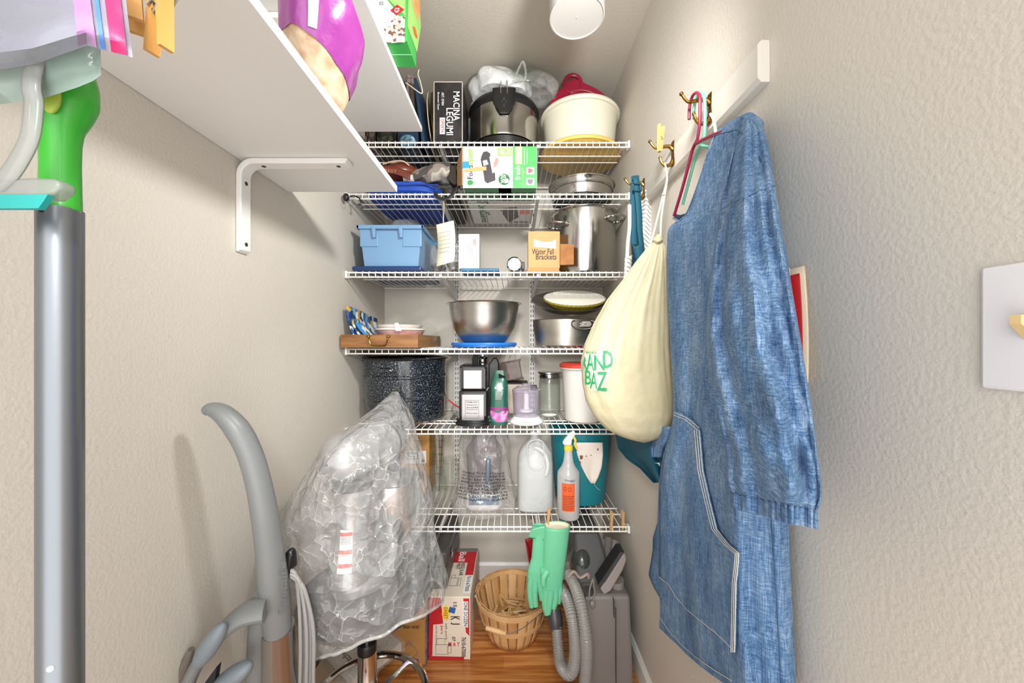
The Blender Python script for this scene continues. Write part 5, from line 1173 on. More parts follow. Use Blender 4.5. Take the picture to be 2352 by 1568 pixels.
ptext(t, 'grey_print', 'with lids and bands', Yj - 0.0004, 1001, 1435, 1004, 1480, -90)
def outline(parent, m, pts, r_=0.0008): return obj('line_print', MB().tube(pts, r_, 4), m, parent, smooth=False)
for (a, b, c, d) in ((1001, 1480, 1030, 1502), (1003, 1466, 1022, 1480), (1028, 1483, 1036, 1499)): outline(t, 'black_print', [P(x, y, Yj) for x, y in ((a, b), (c, b), (c, d), (a, d), (a, b))])
ptext(t, 'red_print', 'M A Y', Yj - 0.0004, 1030, 1474, 1056, 1484, 0); ptext(t, 'black_print', '07', Yj - 0.0004, 1038, 1462, 1046, 1472, -90)
# top of the carton
zt = jz + 0.0006
def tq(m, a0, a1, b0, b1, dz=0.0): return quad(t, m, [(a0, b0, zt + dz), (a1, b0, zt + dz), (a1, b1, zt + dz), (a0, b1, zt + dz)])
tq(RD, -0.30, -0.17, 1.69, 1.78); tq(RD, -0.205, -0.17, 1.60, 1.69); tq('grey_print', -0.27, -0.168, 1.781, 1.808); tq('white_print', -0.2, -0.172, 1.485, 1.60, 0.0002)
text(t, 'white_print', 'Ball', lambda a, b: Vector((-0.25 + 0.03 * b, 1.775 - 0.075 * a, zt + 0.0006)))
text(t, 'black_print', 'REGULAR', lambda a, b: Vector((-0.232 + 0.018 * b, 1.685 - 0.09 * a, zt + 0.0006))); text(t, 'black_print', 'PINT', lambda a, b: Vector((-0.252 + 0.017 * b, 1.685 - 0.045 * a, zt + 0.0006)))
text(t, 'black_print', '7610-67000', lambda a, b: Vector((-0.194 + 0.017 * b, 1.595 - 0.1 * a, zt + 0.0006)))
for (a, b, c, d) in ((-0.262, -0.232, 1.53, 1.58), (-0.262, -0.245, 1.58, 1.60), (-0.228, -0.218, 1.53, 1.58)): outline(t, 'black_print', [Vector(p) for p in ((a, c, zt), (b, c, zt), (b, d, zt), (a, d, zt), (a, c, zt))])
# charcoal case lying on the cartons
t = thing('tool_case', 'charcoal grey hard case with chrome latch on the jar carton', 'case', (-0.34, 1.68, jz + 0.002))
CH = mat('charcoal', (74, 72, 70), 0.4)
obj('shell', MB().box(-0.415, -0.266, 1.505, 1.85, jz + 0.003, jz + 0.09), CH, t, smooth=False, bevel=0.008)
obj('lid', MB().box(-0.413, -0.268, 1.507, 1.848, jz + 0.0908, jz + 0.15), CH, t, smooth=False, bevel=0.008)
obj('latch', MB().box(-0.2662, -0.2605, 1.60, 1.625, jz + 0.075, jz + 0.11), 'chrome', t, smooth=False, bevel=0.002)
obj('handle', MB().tube(catmull([(-0.33, 1.53, jz + 0.151), (-0.325, 1.545, jz + 0.166), (-0.32, 1.65, jz + 0.17), (-0.325, 1.75, jz + 0.166), (-0.33, 1.77, jz + 0.151)], 5), 0.006, 8), 'chrome', t)
# tan jar cartons
TN = mat('jar_box_tan', (196, 146, 84), 0.7, var=(9, (178, 128, 68), 0.3))
bx0, bx1, by0 = -0.50, Xat(977, 1.44), 1.44
t = thing('jar_carton', 'tan printed jar carton on the floor beside the red one', 'box', (-0.42, 1.55, 0))
obj('body', MB().box(bx0, bx1, by0, 1.80, 0.001, 0.176), TN, t, smooth=False, bevel=0.002)
ptext(t, 'black_print', '40281-43281', by0 - 0.0006, 926, 1436, 963, 1443)
ppoly(t, 'blue_print', by0 - 0.0006, [(924, 1512), (962, 1513), (962, 1532), (924, 1530)])
for pts in ([(906, 1492), (915, 1480), (930, 1484), (940, 1476), (952, 1486), (960, 1500), (950, 1508)], [(936, 1478), (940, 1468), (946, 1478), (941, 1484)], [(912, 1500), (924, 1494), (934, 1502), (944, 1498)]):
    outline(t, mat('ink_blue', (92, 110, 124), 0.6), [P(x, y, by0 - 0.0004) for x, y in pts], 0.0011)
ppoly(t, mat('brown_print', (92, 58, 36), 0.6, var=(90, (160, 112, 66), 0.1)), by0 - 0.0006, [(884, 1480), (905, 1480), (905, 1515), (884, 1518)])
tag(obj('side_panel', MB().box(bx1 + 0.0012, bx1 + 0.0042, by0 - 0.004, 1.70, 0.0005, 0.17), mat('panel_blue_tan', (150, 138, 120), 0.7, var=(30, (70, 90, 140), 0.15)), base=(bx1, 1.5, 0), smooth=False), 'loose cardboard sheet standing between the tan and red cartons', 'cardboard')
t = thing('jar_carton', 'tan carton with blue seal stacked on the other tan carton', 'box', (-0.42, 1.65, 0.1768))
obj('body', MB().box(-0.49, -0.345, 1.56, 1.80, 0.1768, jz), TN, t, smooth=False, bevel=0.002)
y2 = 1.559
for k, s_ in enumerate(('MASON JAR', 'threaded', 'domes', 'one doz')): ptext(t, 'black_print', s_, y2, 930, 1392 + 8 * k, 951, 1397 + 8 * k)
quad(t, 'blue_print', [P(966, 1404, y2), P(973, 1403, y2), P(978, 1384, y2), P(970, 1382, y2)])

# base carton and the white instruction box on it
t = thing('plain_carton', 'plain beige carton under the white booklet box', 'box', (-0.55, 1.3, 0))
obj('body', MB().box(-0.655, -0.505, 1.18, 1.42, 0.001, 0.172), mat('beige_card', (206, 182, 150), 0.7, var=(8, (196, 170, 138), 0.3)), t, smooth=False, bevel=0.002)
obj('tape', MB().box(-0.6, -0.56, 1.1794, 1.1802, 0.06, 0.1725), mat('tape_clear', (216, 196, 160), 0.2), t, smooth=False)
MW = Matrix.Translation(Vector((-0.535, 1.30, 0.182))) @ Matrix.Rotation(radians(-38), 4, 'Z')
t = thing('booklet_box', 'flat white lettered box in a clear sleeve near the stool', 'box', (-0.53, 1.32, 0.174))
obj('body', MB().box(-0.115, 0.115, -0.09, 0.09, -0.008, 0.022, MW), mat('booklet_white', (232, 222, 210), 0.5), t, smooth=False, bevel=0.002)
text(t, 'black_print', 'KitchenAid', lambda a, b: MW @ Vector((0.07 - 0.14 * a, -0.072 - 0.02 * b + 0.02, 0.0226)))
obj('sleeve', MB().box(-0.135, 0.122, -0.11, 0.097, -0.0095, 0.0255, MW), 'clear_film', t, smooth=False)

# ------------------------------------------------------------------ swivel stool
sx, sy = -0.416, 1.06
t = thing('swivel_stool', 'chrome pedestal stool with round dark seat under the mixer', 'stool', (sx, sy, 0))
obj('seat', MB().lathe([(0.0001, 0.518), (0.14, 0.518), (0.172, 0.528), (0.18, 0.545), (0.176, 0.562), (0.16, 0.572), (0.0001, 0.575)], (sx, sy, 0), 56), mat('seat_vinyl', (58, 58, 60), 0.45, bump=(120, 0.1)), t)
obj('piston', MB().lathe([(0.0145, 0.38), (0.0145, 0.52)], (sx, sy, 0), 24), 'chrome', t)
obj('collar', MB().lathe([(0.016, 0.402), (0.025, 0.402), (0.0265, 0.397), (0.0265, 0.375), (0.024, 0.372)], (sx, sy, 0), 28), 'black_plastic', t)
obj('column', MB().lathe([(0.0252, 0.373), (0.0258, 0.29), (0.028, 0.286), (0.028, 0.276), (0.026, 0.272), (0.026, 0.06), (0.045, 0.05)], (sx, sy, 0), 32), 'chrome', t)
obj('foot_ring', MB().tube([(sx + 0.165 * cos(a), sy + 0.165 * sin(a), 0.225) for a in [2 * pi * k / 48 for k in range(48)]], 0.0105, 10, closed=True), 'chrome', t)
for k in range(3):
    a = radians(60 + 120 * k)
    obj('ring_spoke', MB().tube([(sx + 0.026 * cos(a), sy + 0.026 * sin(a), 0.225), (sx + 0.158 * cos(a), sy + 0.158 * sin(a), 0.225)], 0.007, 8), 'chrome', t)
for k in range(5):
    a = radians(20 + 72 * k); d = Vector((cos(a), sin(a), 0)); c = Vector((sx, sy, 0))
    lg = obj('leg', MB().tube([c + d * 0.02 + Vector((0, 0, 0.075)), c + d * 0.12 + Vector((0, 0, 0.078)), c + d * 0.225 + Vector((0, 0, 0.066))], [0.02, 0.016, 0.012], 10), 'chrome', t)
    obj('caster', MB().lathe([(0.0001, -0.013), (0.024, -0.012), (0.027, -0.006), (0.027, 0.006), (0.024, 0.012), (0.0001, 0.013)], c + d * 0.225 + Vector((0, 0, 0.0275)), 20, M=Matrix.Rotation(a, 4, 'Z') @ Matrix.Rotation(pi / 2, 4, 'X')), 'black_plastic', lg)

# ------------------------------------------------------------------ stand mixer
mz = 0.5756
t = thing('stand_mixer', 'silver stand mixer with steel bowl on the round stool', 'mixer', (-0.43, 1.06, mz))
SI = mat('mixer_silver', (168, 168, 168), 0.28, 0.55, coat=0.4)
ax = Vector((0.26, 0.966, 0)).normalized(); ay = Vector((-ax.y, ax.x, 0))
def mx(f, s, z): return Vector((-0.446, 1.015, mz)) + ax * f + ay * s + Vector((0, 0, z))
def base(u, v):
    a = 2 * pi * u; w = interp([(-1, 0.075), (-0.4, 0.085), (0.3, 0.07), (1, 0.06)], cos(a)); k = 1.0 if v < 0.7 else 0.94
    return mx(0.095 + 0.135 * cos(a) * k, w * sin(a) * k * 1.05, 0.001 + 0.038 * v)
obj('foot', MB().grid(40, 4, base, closed=True, cap0=True, cap1=True), SI, t)
def ped(u, v):
    a = 2 * pi * u; e = 1 - 0.30 * sin(pi * min(1, v * 0.9))
    return mx(0.0 + 0.012 * v + 0.058 * e * cos(a), 0.056 * e * sin(a), 0.038 + 0.245 * v)
obj('pedestal', MB().grid(32, 14, ped, closed=True, cap0=True, cap1=True), SI, t)
HR = [(0, 0.004), (0.015, 0.03), (0.05, 0.052), (0.12, 0.066), (0.3, 0.074), (0.55, 0.072), (0.8, 0.06), (0.95, 0.046), (0.985, 0.036), (1, 0.004)]
def head(u, v):
    a = 2 * pi * u; r_ = interp(HR, v); zz = sin(a)
    return mx(-0.085 + 0.33 * v, r_ * cos(a) * 0.95, 0.372 - 0.01 * v + r_ * zz * (1.02 if zz > 0 else 0.8))
hd = obj('motor_head', MB().grid(40, 28, head, closed=True), SI, t)
def band(u, v): p = head(u, 0.72 + 0.03 * v); q = mx(-0.085 + 0.33 * (0.72 + 0.03 * v), 0, 0.372 - 0.007); return q + (p - q) * 1.015
obj('trim_band', MB().grid(40, 3, band, closed=True), mat('trim_dark', (60, 60, 62), 0.3, 0.5), hd)
def lbl(u, v): w = 0.70 - 0.16 * v; p = head(0.46 + 0.2 * (u - 0.5) - 0.12 + 0.5 * 0, w); q = mx(-0.085 + 0.33 * w, 0, 0.37); return q + (p - q) * 1.02
obj('white_label', MB().grid(10, 6, lambda u, v: (lambda w, a: mx(-0.085 + 0.33 * w, 0, 0.37) + (head(a, w) - mx(-0.085 + 0.33 * w, 0, 0.37)) * 1.02)(0.52 + 0.15 * v, 0.56 + 0.14 * u)), 'white_print', hd)
vt = MB()
for r_ in range(3):
    for k in range(7):
        a = radians(-150 + 14 * k) if False else radians(200 + 14 * k)
        p = head((a / (2 * pi)) % 1, 0.13 + 0.035 * r_); vt.ell(p, (0.0032, 0.0032, 0.002), 6, 4)
obj('vent_slots', vt, 'dark_hole', hd)
obj('tilt_collar', MB().grid(28, 3, lambda u, v: mx(0.012 + 0.056 * cos(2 * pi * u), 0.052 * sin(2 * pi * u), 0.284 + 0.028 * v), closed=True, cap0=True, cap1=True), 'trim_dark', t)
bc = mx(0.19, -0.012, 0)
obj('attachment_hub', MB().lathe([(0.02, mz + 0.27), (0.024, mz + 0.32), (0.0001, mz + 0.33)], (bc.x, bc.y, 0), 20), 'trim_dark', t)
bowl = obj('bowl', MB().lathe([(0.0001, mz + 0.052), (0.035, mz + 0.052), (0.05, mz + 0.064), (0.078, mz + 0.12), (0.088, mz + 0.18), (0.09, mz + 0.244), (0.092, mz + 0.246), (0.087, mz + 0.246), (0.084, mz + 0.18), (0.0001, mz + 0.06)], (bc.x, bc.y, 0), 48), mat('bowl_steel', (200, 198, 196), 0.22, 0.95), t)
obj('bowl_foot', MB().lathe([(0.04, mz + 0.0395), (0.042, mz + 0.052), (0.03, mz + 0.054)], (bc.x, bc.y, 0), 32), 'bowl_steel', bowl)
def stk(u, v): return ped((0.5 - 0.035 + 0.0 + 0.13 * u) + 0.03, 0.16 + 0.44 * (1 - v)) - ax * 0.0016
obj('warning_label', MB().grid(8, 6, stk), mat('label_paper', (236, 232, 230), 0.5), t)
for k in (0.0, 0.42, 0.72):
    obj('red_bar', MB().grid(8, 2, lambda u, v: stk(u, k + 0.06 + 0.09 * v) - ax * 0.0008), mat('label_red', (206, 92, 76), 0.5), t)
for k in range(7): obj('text_line', MB().grid(6, 2, lambda u, v: stk(0.08 + 0.84 * u, 0.18 + 0.035 * k + 0.012 * v + (0.2 if k > 4 else 0)) - ax * 0.0008), 'grey_print', t)
# clear dust bag over the mixer
t = thing('dust_bag', 'large crinkled clear plastic bag draped over the mixer', 'bag', (-0.42, 1.07, 0.575))
ROW = [(900, 900, 914), (930, 868, 926), (962, 826, 937), (1010, 764, 948), (1060, 734, 962), (1100, 705, 975), (1150, 676, 986), (1190, 659, 993), (1240, 668, 1001), (1290, 680, 1009), (1340, 692, 1018), (1395, 712, 1016), (1430, 728, 980), (1462, 752, 900)]
LT = [(q[0], q[1]) for q in ROW]; RT = [(q[0], q[2]) for q in ROW]
def dust(u, v):
    a = 2 * pi * u; ca, sa = cos(a), sin(a)
    bot = 1444 + 50 * max(0, -ca) - 78 * max(0, -sa) - 62 * max(0, ca)
    py = 900 + (bot - 900) * v
    l, r_ = interp(LT, py), interp(RT, py); c, h = (l + r_) / 2, (r_ - l) / 2
    n_ = 1 + 0.05 * noise.noise(Vector((3 * ca, 3 * sa, 5 * v))) + 0.05 * min(1, v * 4) * (abs(noise.noise(Vector((5 * ca, 5 * sa, 7 * v + 4)))) - 0.2) + (0.012 * sin(13 * a + 9 * v) if v > 0.1 else 0)
    px = c + h * ca * n_
    dep = interp([(0, 0.01), (0.05, 0.07), (0.15, 0.17), (0.3, 0.2), (0.7, 0.2), (1, 0.19)], v)
    yc = interp([(0, 1.15), (0.1, 1.11), (0.3, 1.07), (1, 1.06)], v)
    # sideways from the centreline at the bag's own depth, so the sheet has true thickness front to back
    xx = Xat(px, yc)
    lim = -0.672
    return Vector((max(lim, xx), yc + dep * sa * n_, Zat(py, yc)))
obj('film', MB().grid(120, 80, dust, closed=True, cap0=True), film('dust_film', (228, 228, 228), 0.16, 30, 1.0, 0.09, 0.42), t)
obj('hem', MB().tube([dust(k / 120, 1.0) for k in range(120)], 0.004, 6, closed=True), 'milky_film', t)

# ------------------------------------------------------------------ grey upright floor cleaner against the left wall
t = thing('upright_vacuum', 'grey upright vacuum with hooked handle against the left wall', 'vacuum', (-0.56, 0.86, 0))
GV = mat('vac_grey', (126, 129, 130), 0.38, bump=(160, 0.04)); GL = mat('vac_blue_grey', (122, 132, 140), 0.42)
HP = [(470, 945, 10, .74), (486, 940, 17, .742), (512, 950, 22, .745), (545, 985, 26, .75), (572, 1035, 26, .757), (592, 1100, 27, .767), (607, 1175, 29, .78), (618, 1250, 31, .795), (627, 1330, 35, .81), (634, 1400, 36, .825), (638, 1445, 34, .835)]
pts = catmull([P(a, b, y) for a, b, r_, y in HP], 6); rad = []
for i in range(len(HP) - 1):
    for k in range(6): rad.append((HP[i][2] + (HP[i + 1][2] - HP[i][2]) * k / 6) * 0.78 / F)
rad.append(HP[-1][2] * 0.78 / F)
hn = obj('handle', MB().tube(pts, rad, 18, flat=0.9), GV, t)
obj('trigger', MB().ell(P(562, 1042, 0.742), (0.007, 0.008, 0.014), 12, 8), GV, hn)
eng = text(hn, mat('engraved', (92, 95, 96), 0.4), 'Sanitaire', lambda a, b: P(637 + 18 * (1 - b) + 4 * sin(3 * a), 1412 - 122 * a, 0.783 + 0.030 * (1 - (1 - b)) ** 0 * 0 + 0.008 * ((1 - b)) ))
ycol = 0.835
obj('body_column', MB().tube([P(638, 1440, ycol), P(641, 1520, ycol + 0.02), P(645, 1600, ycol + 0.03), Vector((-0.575, 0.80, 0.1))], [0.033, 0.035, 0.038, 0.05], 20), mat('vac_silver', (176, 172, 168), 0.22, 0.9), t)
obj('side_rail', MB().tube([P(598, 1360, 0.80), P(594, 1440, 0.82), P(590, 1568, 0.86), Vector((-0.63, 0.80, 0.1))], [0.012, 0.02, 0.024, 0.026], 12), GV, t)
arm = catmull([P(612, 1395, 0.785), P(560, 1410, 0.77), P(515, 1445, 0.757), P(478, 1490, 0.748), P(448, 1535, 0.742), P(425, 1590, 0.74)], 6)
n = len(arm); obj('carry_handle', MB().tube(arm, [(0.038 - 0.016 * min(1, k / (n * 0.55))) for k in range(n)], 16, flat=0.55), GV, t)
obj('grip_pad', MB().ell(P(482, 1482, 0.728), (0.018, 0.018, 0.052), 20, 14, M=Matrix.Rotation(radians(33), 4, 'Y')), GL, t)
obj('grip_pad', MB().ell(P(532, 1556, 0.758), (0.02, 0.022, 0.05), 20, 14, M=Matrix.Rotation(radians(55), 4, 'Y')), GL, t)
obj('grip_shadow', MB().tube([P(440, 1490, 0.765), P(424, 1530, 0.765), P(418, 1568, 0.765)], [0.006, 0.012, 0.012], 10), mat('shadow_brown', (112, 104, 94), 0.4), t)  # brown strip along the wall, standing in for the grip's shadow
obj('dark_insert', MB().prism([P(470, 1568, 0.75), P(498, 1530, 0.75), P(492, 1568, 0.75), P(484, 1600, 0.75), P(455, 1600, 0.75)], (0, 0.012, 0)), 'matte_black', t, smooth=False)
obj('cord_hook', MB().tube(catmull([P(655, 1330, 0.825), P(662, 1280, 0.825), P(671, 1268, 0.83), P(674, 1300, 0.835)], 5), 0.009, 10, flat=0.5), 'black_plastic', t)
CG = mat('cord_grey', (158, 158, 156), 0.45)
for k, (dx, dy) in enumerate(((0, 0), (7, 0.012), (14, 0.0), (22, 0.01), (30, 0.004))):
    c_ = catmull([P(660 + dx * 0.2, 1309 + 3 * k, 0.828 + dy * 0.5), P(678 + dx * 0.5, 1318 + 6 * k, 0.83 + dy), P(686 + dx * 0.75, 1370 + 4 * k, 0.84 + dy), P(690 + dx, 1450, 0.85 + dy), P(690 + dx, 1540, 0.865 + dy), P(684 + dx, 1640, 0.885 + dy), P(668, 1720, 0.9)], 6)
    obj('power_cord', MB().tube(c_, 0.0042, 8), CG, t)
obj('floor_head', pillow(-0.666, -0.5, 0.62, 0.82, 0.002, 0.09), GV, t)

# ------------------------------------------------------------------ canister vacuum, hose and tools at the right
t = thing('canister_vacuum', 'grey canister vacuum standing on end by the right wall', 'vacuum', (0.36, 1.5, 0))
VG = mat('canister_grey', (122, 116, 112), 0.45, bump=(120, 0.05)); VD = mat('canister_dark', (72, 72, 72), 0.4)
cx0, cx1 = 0.262, 0.438
obj('lower_shell', MB().hexa([(cx0, 1.33, 0.001), (cx1, 1.33, 0.001), (cx0, 1.72, 0.001), (cx1, 1.72, 0.001), (cx0 + 0.008, 1.375, 0.315), (cx1, 1.375, 0.315), (cx0 + 0.008, 1.7, 0.315), (cx1, 1.7, 0.315)]), VG, t, smooth=False, bevel=0.012)
obj('shell_seam', MB().box(0.372, 0.3735, 1.3285, 1.34, 0.01, 0.30, Matrix.Shear('XY', 4, (0, 0)) if False else None).box(0.372, 0.3735, 1.35, 1.376, 0.25, 0.312), VD, t, smooth=False)
obj('upper_shell', MB().hexa([(cx0 - 0.01, 1.44, 0.314), (0.40, 1.44, 0.314), (cx0 - 0.01, 1.76, 0.314), (0.40, 1.76, 0.314), (cx0 - 0.005, 1.56, 0.475), (0.36, 1.56, 0.475), (cx0 - 0.005, 1.78, 0.475), (0.36, 1.78, 0.475)]), VD, t, smooth=False, bevel=0.012)
obj('filter_dome', MB().ell((0.285, 1.53, 0.35), (0.05, 0.06, 0.065), 24, 14), mat('dome_dark', (58, 62, 60), 0.2, coat=0.4), t)
obj('tool_socket', MB().lathe([(0.022, 0), (0.024, 0.03)], P(1350, 1372, 1.40), 20), VD, t)
obj('bracket', MB().tube(catmull([P(1305, 1325, 1.42), P(1318, 1312, 1.42), P(1332, 1326, 1.42), P(1350, 1318, 1.42), P(1352, 1328, 1.42)], 5), 0.006, 8), mat('beige_clip', (150, 132, 124), 0.4), t)
cl_ = obj('release_clip', MB().tube([P(1362, 1328, 1.375), P(1355, 1350, 1.37), P(1352, 1378, 1.365), P(1362, 1385, 1.36), P(1366, 1360, 1.365), P(1362, 1328, 1.375)], 0.003, 8), VG, t)
obj('clip_tab', MB().ell(P(1361, 1388, 1.358), (0.011, 0.007, 0.014), 14, 10), VG, cl_)
for (a, b, c, d, r_) in ((1412, 1242, 1398, 1318, 0.021), (1384, 1240, 1381, 1300, 0.018), (1397, 1238, 1390, 1290, 0.02)):
    p0, p1 = P(c, d, 1.55), P(a, b, 1.62)
    obj('wand_tube', MB().tube([p0, p0.lerp(p1, 0.6), p0.lerp(p1, 0.61), p1, p1, p0.lerp(p1, 0.9)], [r_ * 0.85, r_ * 0.9, r_, r_, r_ * 0.88, r_ * 0.85], 20, caps=False), VG, t)
# floor tool with black bristles
t = thing('floor_nozzle', 'grey vacuum brush head with black bristle strip leaning on the canister', 'nozzle', P(1400, 1366, 1.40))
NZ = mat('nozzle_grey', (138, 130, 126), 0.4)
q = [P(1378, 1352, 1.385), P(1388, 1368, 1.38), P(1404, 1358, 1.385), P(1432, 1310, 1.40), P(1441, 1285, 1.41), P(1436, 1270, 1.415), P(1428, 1272, 1.415), P(1400, 1318, 1.40)]
nb = obj('head', MB().prism(q, (0, 0.07, 0)), NZ, t, bevel=0.006)
obj('bristle_strip', MB().prism([P(1374, 1343, 1.392), P(1380, 1352, 1.388), P(1434, 1268, 1.415), P(1424, 1268, 1.418)], (0, 0.06, 0)), 'matte_black', t, smooth=False)
obj('neck', MB().tube([P(1416, 1330, 1.43), P(1418, 1350, 1.43), P(1416, 1368, 1.43)], [0.028, 0.024, 0.022], 16), NZ, t)
# ribbed hose
t = thing('vacuum_hose', 'ribbed grey vacuum hose looped in front of the canister', 'hose', (0.18, 1.40, 0))
def hose(ctrl, r_, m, name='hose_run'):
    pts = [Vector(p) for p in ctrl]; c_ = catmull(pts, 40)
    # resample evenly
    L_ = [0]
    for a, b in zip(c_, c_[1:]): L_.append(L_[-1] + (b - a).length)
    n = int(L_[-1] / 0.0022); out = []; j = 0
    for i in range(n + 1):
        s_ = L_[-1] * i / n
        while j < len(L_) - 2 and L_[j + 1] < s_: j += 1
        f_ = (s_ - L_[j]) / max(1e-9, L_[j + 1] - L_[j]); out.append(c_[j].lerp(c_[j + 1], f_))
    rs = [r_ * (1 + 0.085 * (1 if (i % 4) in (0, 1) else -1) * 0.8) for i in range(n + 1)]
    return obj(name, MB().tube(out, rs, 14), m, t)
HG_ = mat('hose_grey', (146, 142, 138), 0.35, coat=0.2); HB = mat('hose_dark', (66, 66, 68), 0.35, coat=0.2)
hose([P(1278, 1420, 1.46), P(1281, 1470, 1.42), P(1288, 1525, 1.36), P(1306, 1546, 1.31), P(1318, 1530, 1.30), P(1321, 1480, 1.31), P(1314, 1420, 1.34), P(1302, 1375, 1.42), P(1288, 1352, 1.50)], 0.0205, HG_)
hose([P(1306, 1318, 1.49), P(1320, 1345, 1.43), P(1334, 1390, 1.345), P(1344, 1450, 1.30), P(1347, 1510, 1.295), P(1343, 1570, 1.28), Vector((0.235, 1.265, 0.06)), Vector((0.19, 1.24, 0.024)), Vector((0.13, 1.22, 0.024))], 0.0205, HG_)
obj('hose_cuff', MB().tube([P(1272, 1400, 1.47), P(1275, 1418, 1.455), P(1277, 1440, 1.45)], [0.028, 0.03, 0.026], 18), HB, t)

# ------------------------------------------------------------------ rubber gloves clipped to the lowest shelf
GLM = mat('mint_rubber', (100, 188, 156), 0.45, var=(5, (112, 196, 146), 0.3)); GTIP = mat('mint_tip', (142, 218, 140), 0.5)
def glove(label, cuff, palm, fingers, Y, thumb, open_=False):
    t = thing('rubber_glove', label, 'glove', P(cuff[0][0], cuff[0][1], Y), 'mint rubber gloves')
    rows = cuff + palm
    def g(u, v):
        i = v * (len(rows) - 1); k = min(int(i), len(rows) - 2); f_ = i - k
        c, y_, w = [rows[k][j] + (rows[k + 1][j] - rows[k][j]) * f_ for j in range(3)]
        a = 2 * pi * u; d = interp([(0, 0.62), (0.4, 0.5), (1, 0.34)], v)
        return Vector((Xat(c + w * cos(a), Y), Y + w * 1.48 / F * d * sin(a), Zat(y_, Y)))
    obj('sleeve', MB().grid(28, 30, g, closed=True, cap1=True), GLM, t, solid=0.0014)
    for (pts, r_) in fingers + [thumb]:
        c_ = catmull([P(a, b, Y - dd) for a, b, dd in pts], 6); n = len(c_)
        obj('finger', MB().tube(c_ , [r_ * 1.48 / F * (1 - 0.28 * k / n - (0.5 if k == n - 1 else 0)) for k in range(n)], 14), GLM, t)
    return t, g
Yg = 1.445
tA, gA = glove('mint rubber glove in front, open cuff up, hanging from the lowest shelf', [(1279, 1206, 30), (1276, 1250, 28), (1272, 1300, 25)], [(1270, 1335, 22), (1269, 1360, 21)],
      [([(1256, 1350, 0), (1252, 1385, 0.004), (1257, 1412, 0.006)], 9), ([(1266, 1352, 0.002), (1262, 1388, 0.008), (1258, 1410, 0.01)], 9), ([(1276, 1350, 0), (1276, 1375, 0.004), (1270, 1398, 0.006)], 9), ([(1284, 1342, -0.004), (1286, 1365, 0.0), (1282, 1385, 0.0)], 8)], Yg,
      ([(1258, 1310, 0.008), (1249, 1325, 0.016), (1248, 1345, 0.02)], 8))
obj('lining', MB().grid(28, 3, lambda u, v: P(1279, 1206, Yg).lerp(gA(u, 0.0), 0.95 - 0.02 * v) + Vector((0, 0, 0.0008 - 0.012 * v)), closed=True, cap1=True), mat('glove_lining', (236, 228, 206), 0.8), tA)
obj('cuff_bead', MB().tube([gA(k / 28, 0) for k in range(28)], 0.0022, 6, closed=True), GLM, tA)
tB, gB = glove('mint rubber glove behind, cuff folded over, hanging from the lowest shelf', [(1238, 1206, 16), (1238, 1240, 14), (1236, 1280, 15)], [(1232, 1310, 20), (1230, 1335, 19)],
      [([(1220, 1325, 0), (1217, 1360, 0.003), (1222, 1396, 0.004)], 8), ([(1230, 1330, 0.002), (1228, 1365, 0.006), (1231, 1394, 0.008)], 8), ([(1240, 1325, 0.0), (1243, 1355, 0.004), (1246, 1378, 0.004)], 9)], Yg + 0.005,
      ([(1244, 1300, 0.004), (1250, 1330, 0.008), (1252, 1372, 0.008)], 8))
obj('folded_cuff', MB().grid(8, 8, lambda u, v: P(1252 - 32 * u - 6 * v * u, 1207 + 8 * u + 34 * v * (1 - 0.45 * u) , Yg - 0.016 + 0.01 * v)), GLM, tB, solid=0.002)
clothespin('clothespin clipping the mint gloves to the lowest shelf', Matrix.Translation(P(1259, 1189, 1.473)) @ Matrix.Rotation(radians(186), 4, 'Y') @ Matrix.Rotation(0.0, 4, 'Z'), 'clothespins on the lowest shelf')
clothespin('left clothespin of two clipped at the right end of the lowest shelf', Matrix.Translation(P(1404, 1196, 1.493)) @ Matrix.Rotation(radians(183), 4, 'Y'), 'clothespins on the lowest shelf')
clothespin('rightmost clothespin clipped on the lowest shelf by the wall', Matrix.Translation(P(1430, 1194, 1.515)) @ Matrix.Rotation(radians(181), 4, 'Y'), 'clothespins on the lowest shelf')
# dark red dustpan hanging behind the gloves
t = thing('dustpan', 'dark red plastic dustpan behind the mint gloves', 'dustpan', P(1222, 1300, 1.53))
RP = mat('dustpan_red', (140, 16, 28), 0.35)
obj('pan', MB().prism([P(1206, 1241, 1.52), P(1222, 1236, 1.52), P(1246, 1240, 1.52), P(1244, 1330, 1.53), P(1220, 1322, 1.53)], (0, 0.012, 0)), RP, t, smooth=False, bevel=0.003)
obj('side_wall', MB().prism([P(1206, 1241, 1.50), P(1213, 1258, 1.50), P(1226, 1318, 1.51), P(1220, 1322, 1.51)], (0, 0.02, 0)), RP, t, smooth=False, bevel=0.002)
obj('handle', MB().tube([P(1240, 1236, 1.526), P(1240, 1222, 1.526), P(1240, 1214, 1.526)], 0.007, 10), RP, t)
# ================================================================== right wall textiles
# denim: fine woven slubs over a mottled blue
m = bpy.data.materials.new('denim'); m.use_nodes = True; MATS['denim'] = m
nt = m.node_tree; b = nt.nodes['Principled BSDF']; b.inputs['Roughness'].default_value = 0.85; b.inputs['Specular IOR Level'].default_value = 0.2
tc = nt.nodes.new('ShaderNodeTexCoord')
def nnode(scale, st, detail):
    mp = nt.nodes.new('ShaderNodeMapping'); mp.inputs['Scale'].default_value = st
    n = nt.nodes.new('ShaderNodeTexNoise'); n.inputs['Scale'].default_value = scale; n.inputs['Detail'].default_value = detail; n.inputs['Roughness'].default_value = 0.65
    nt.links.new(tc.outputs['Object'], mp.inputs[0]); nt.links.new(mp.outputs[0], n.inputs['Vector']); return n.outputs['Fac']
warp = nnode(520, (1, 1, 0.05), 3); weft = nnode(560, (0.12, 0.12, 1), 3); blot = nnode(14, (1, 1, 0.5), 5)
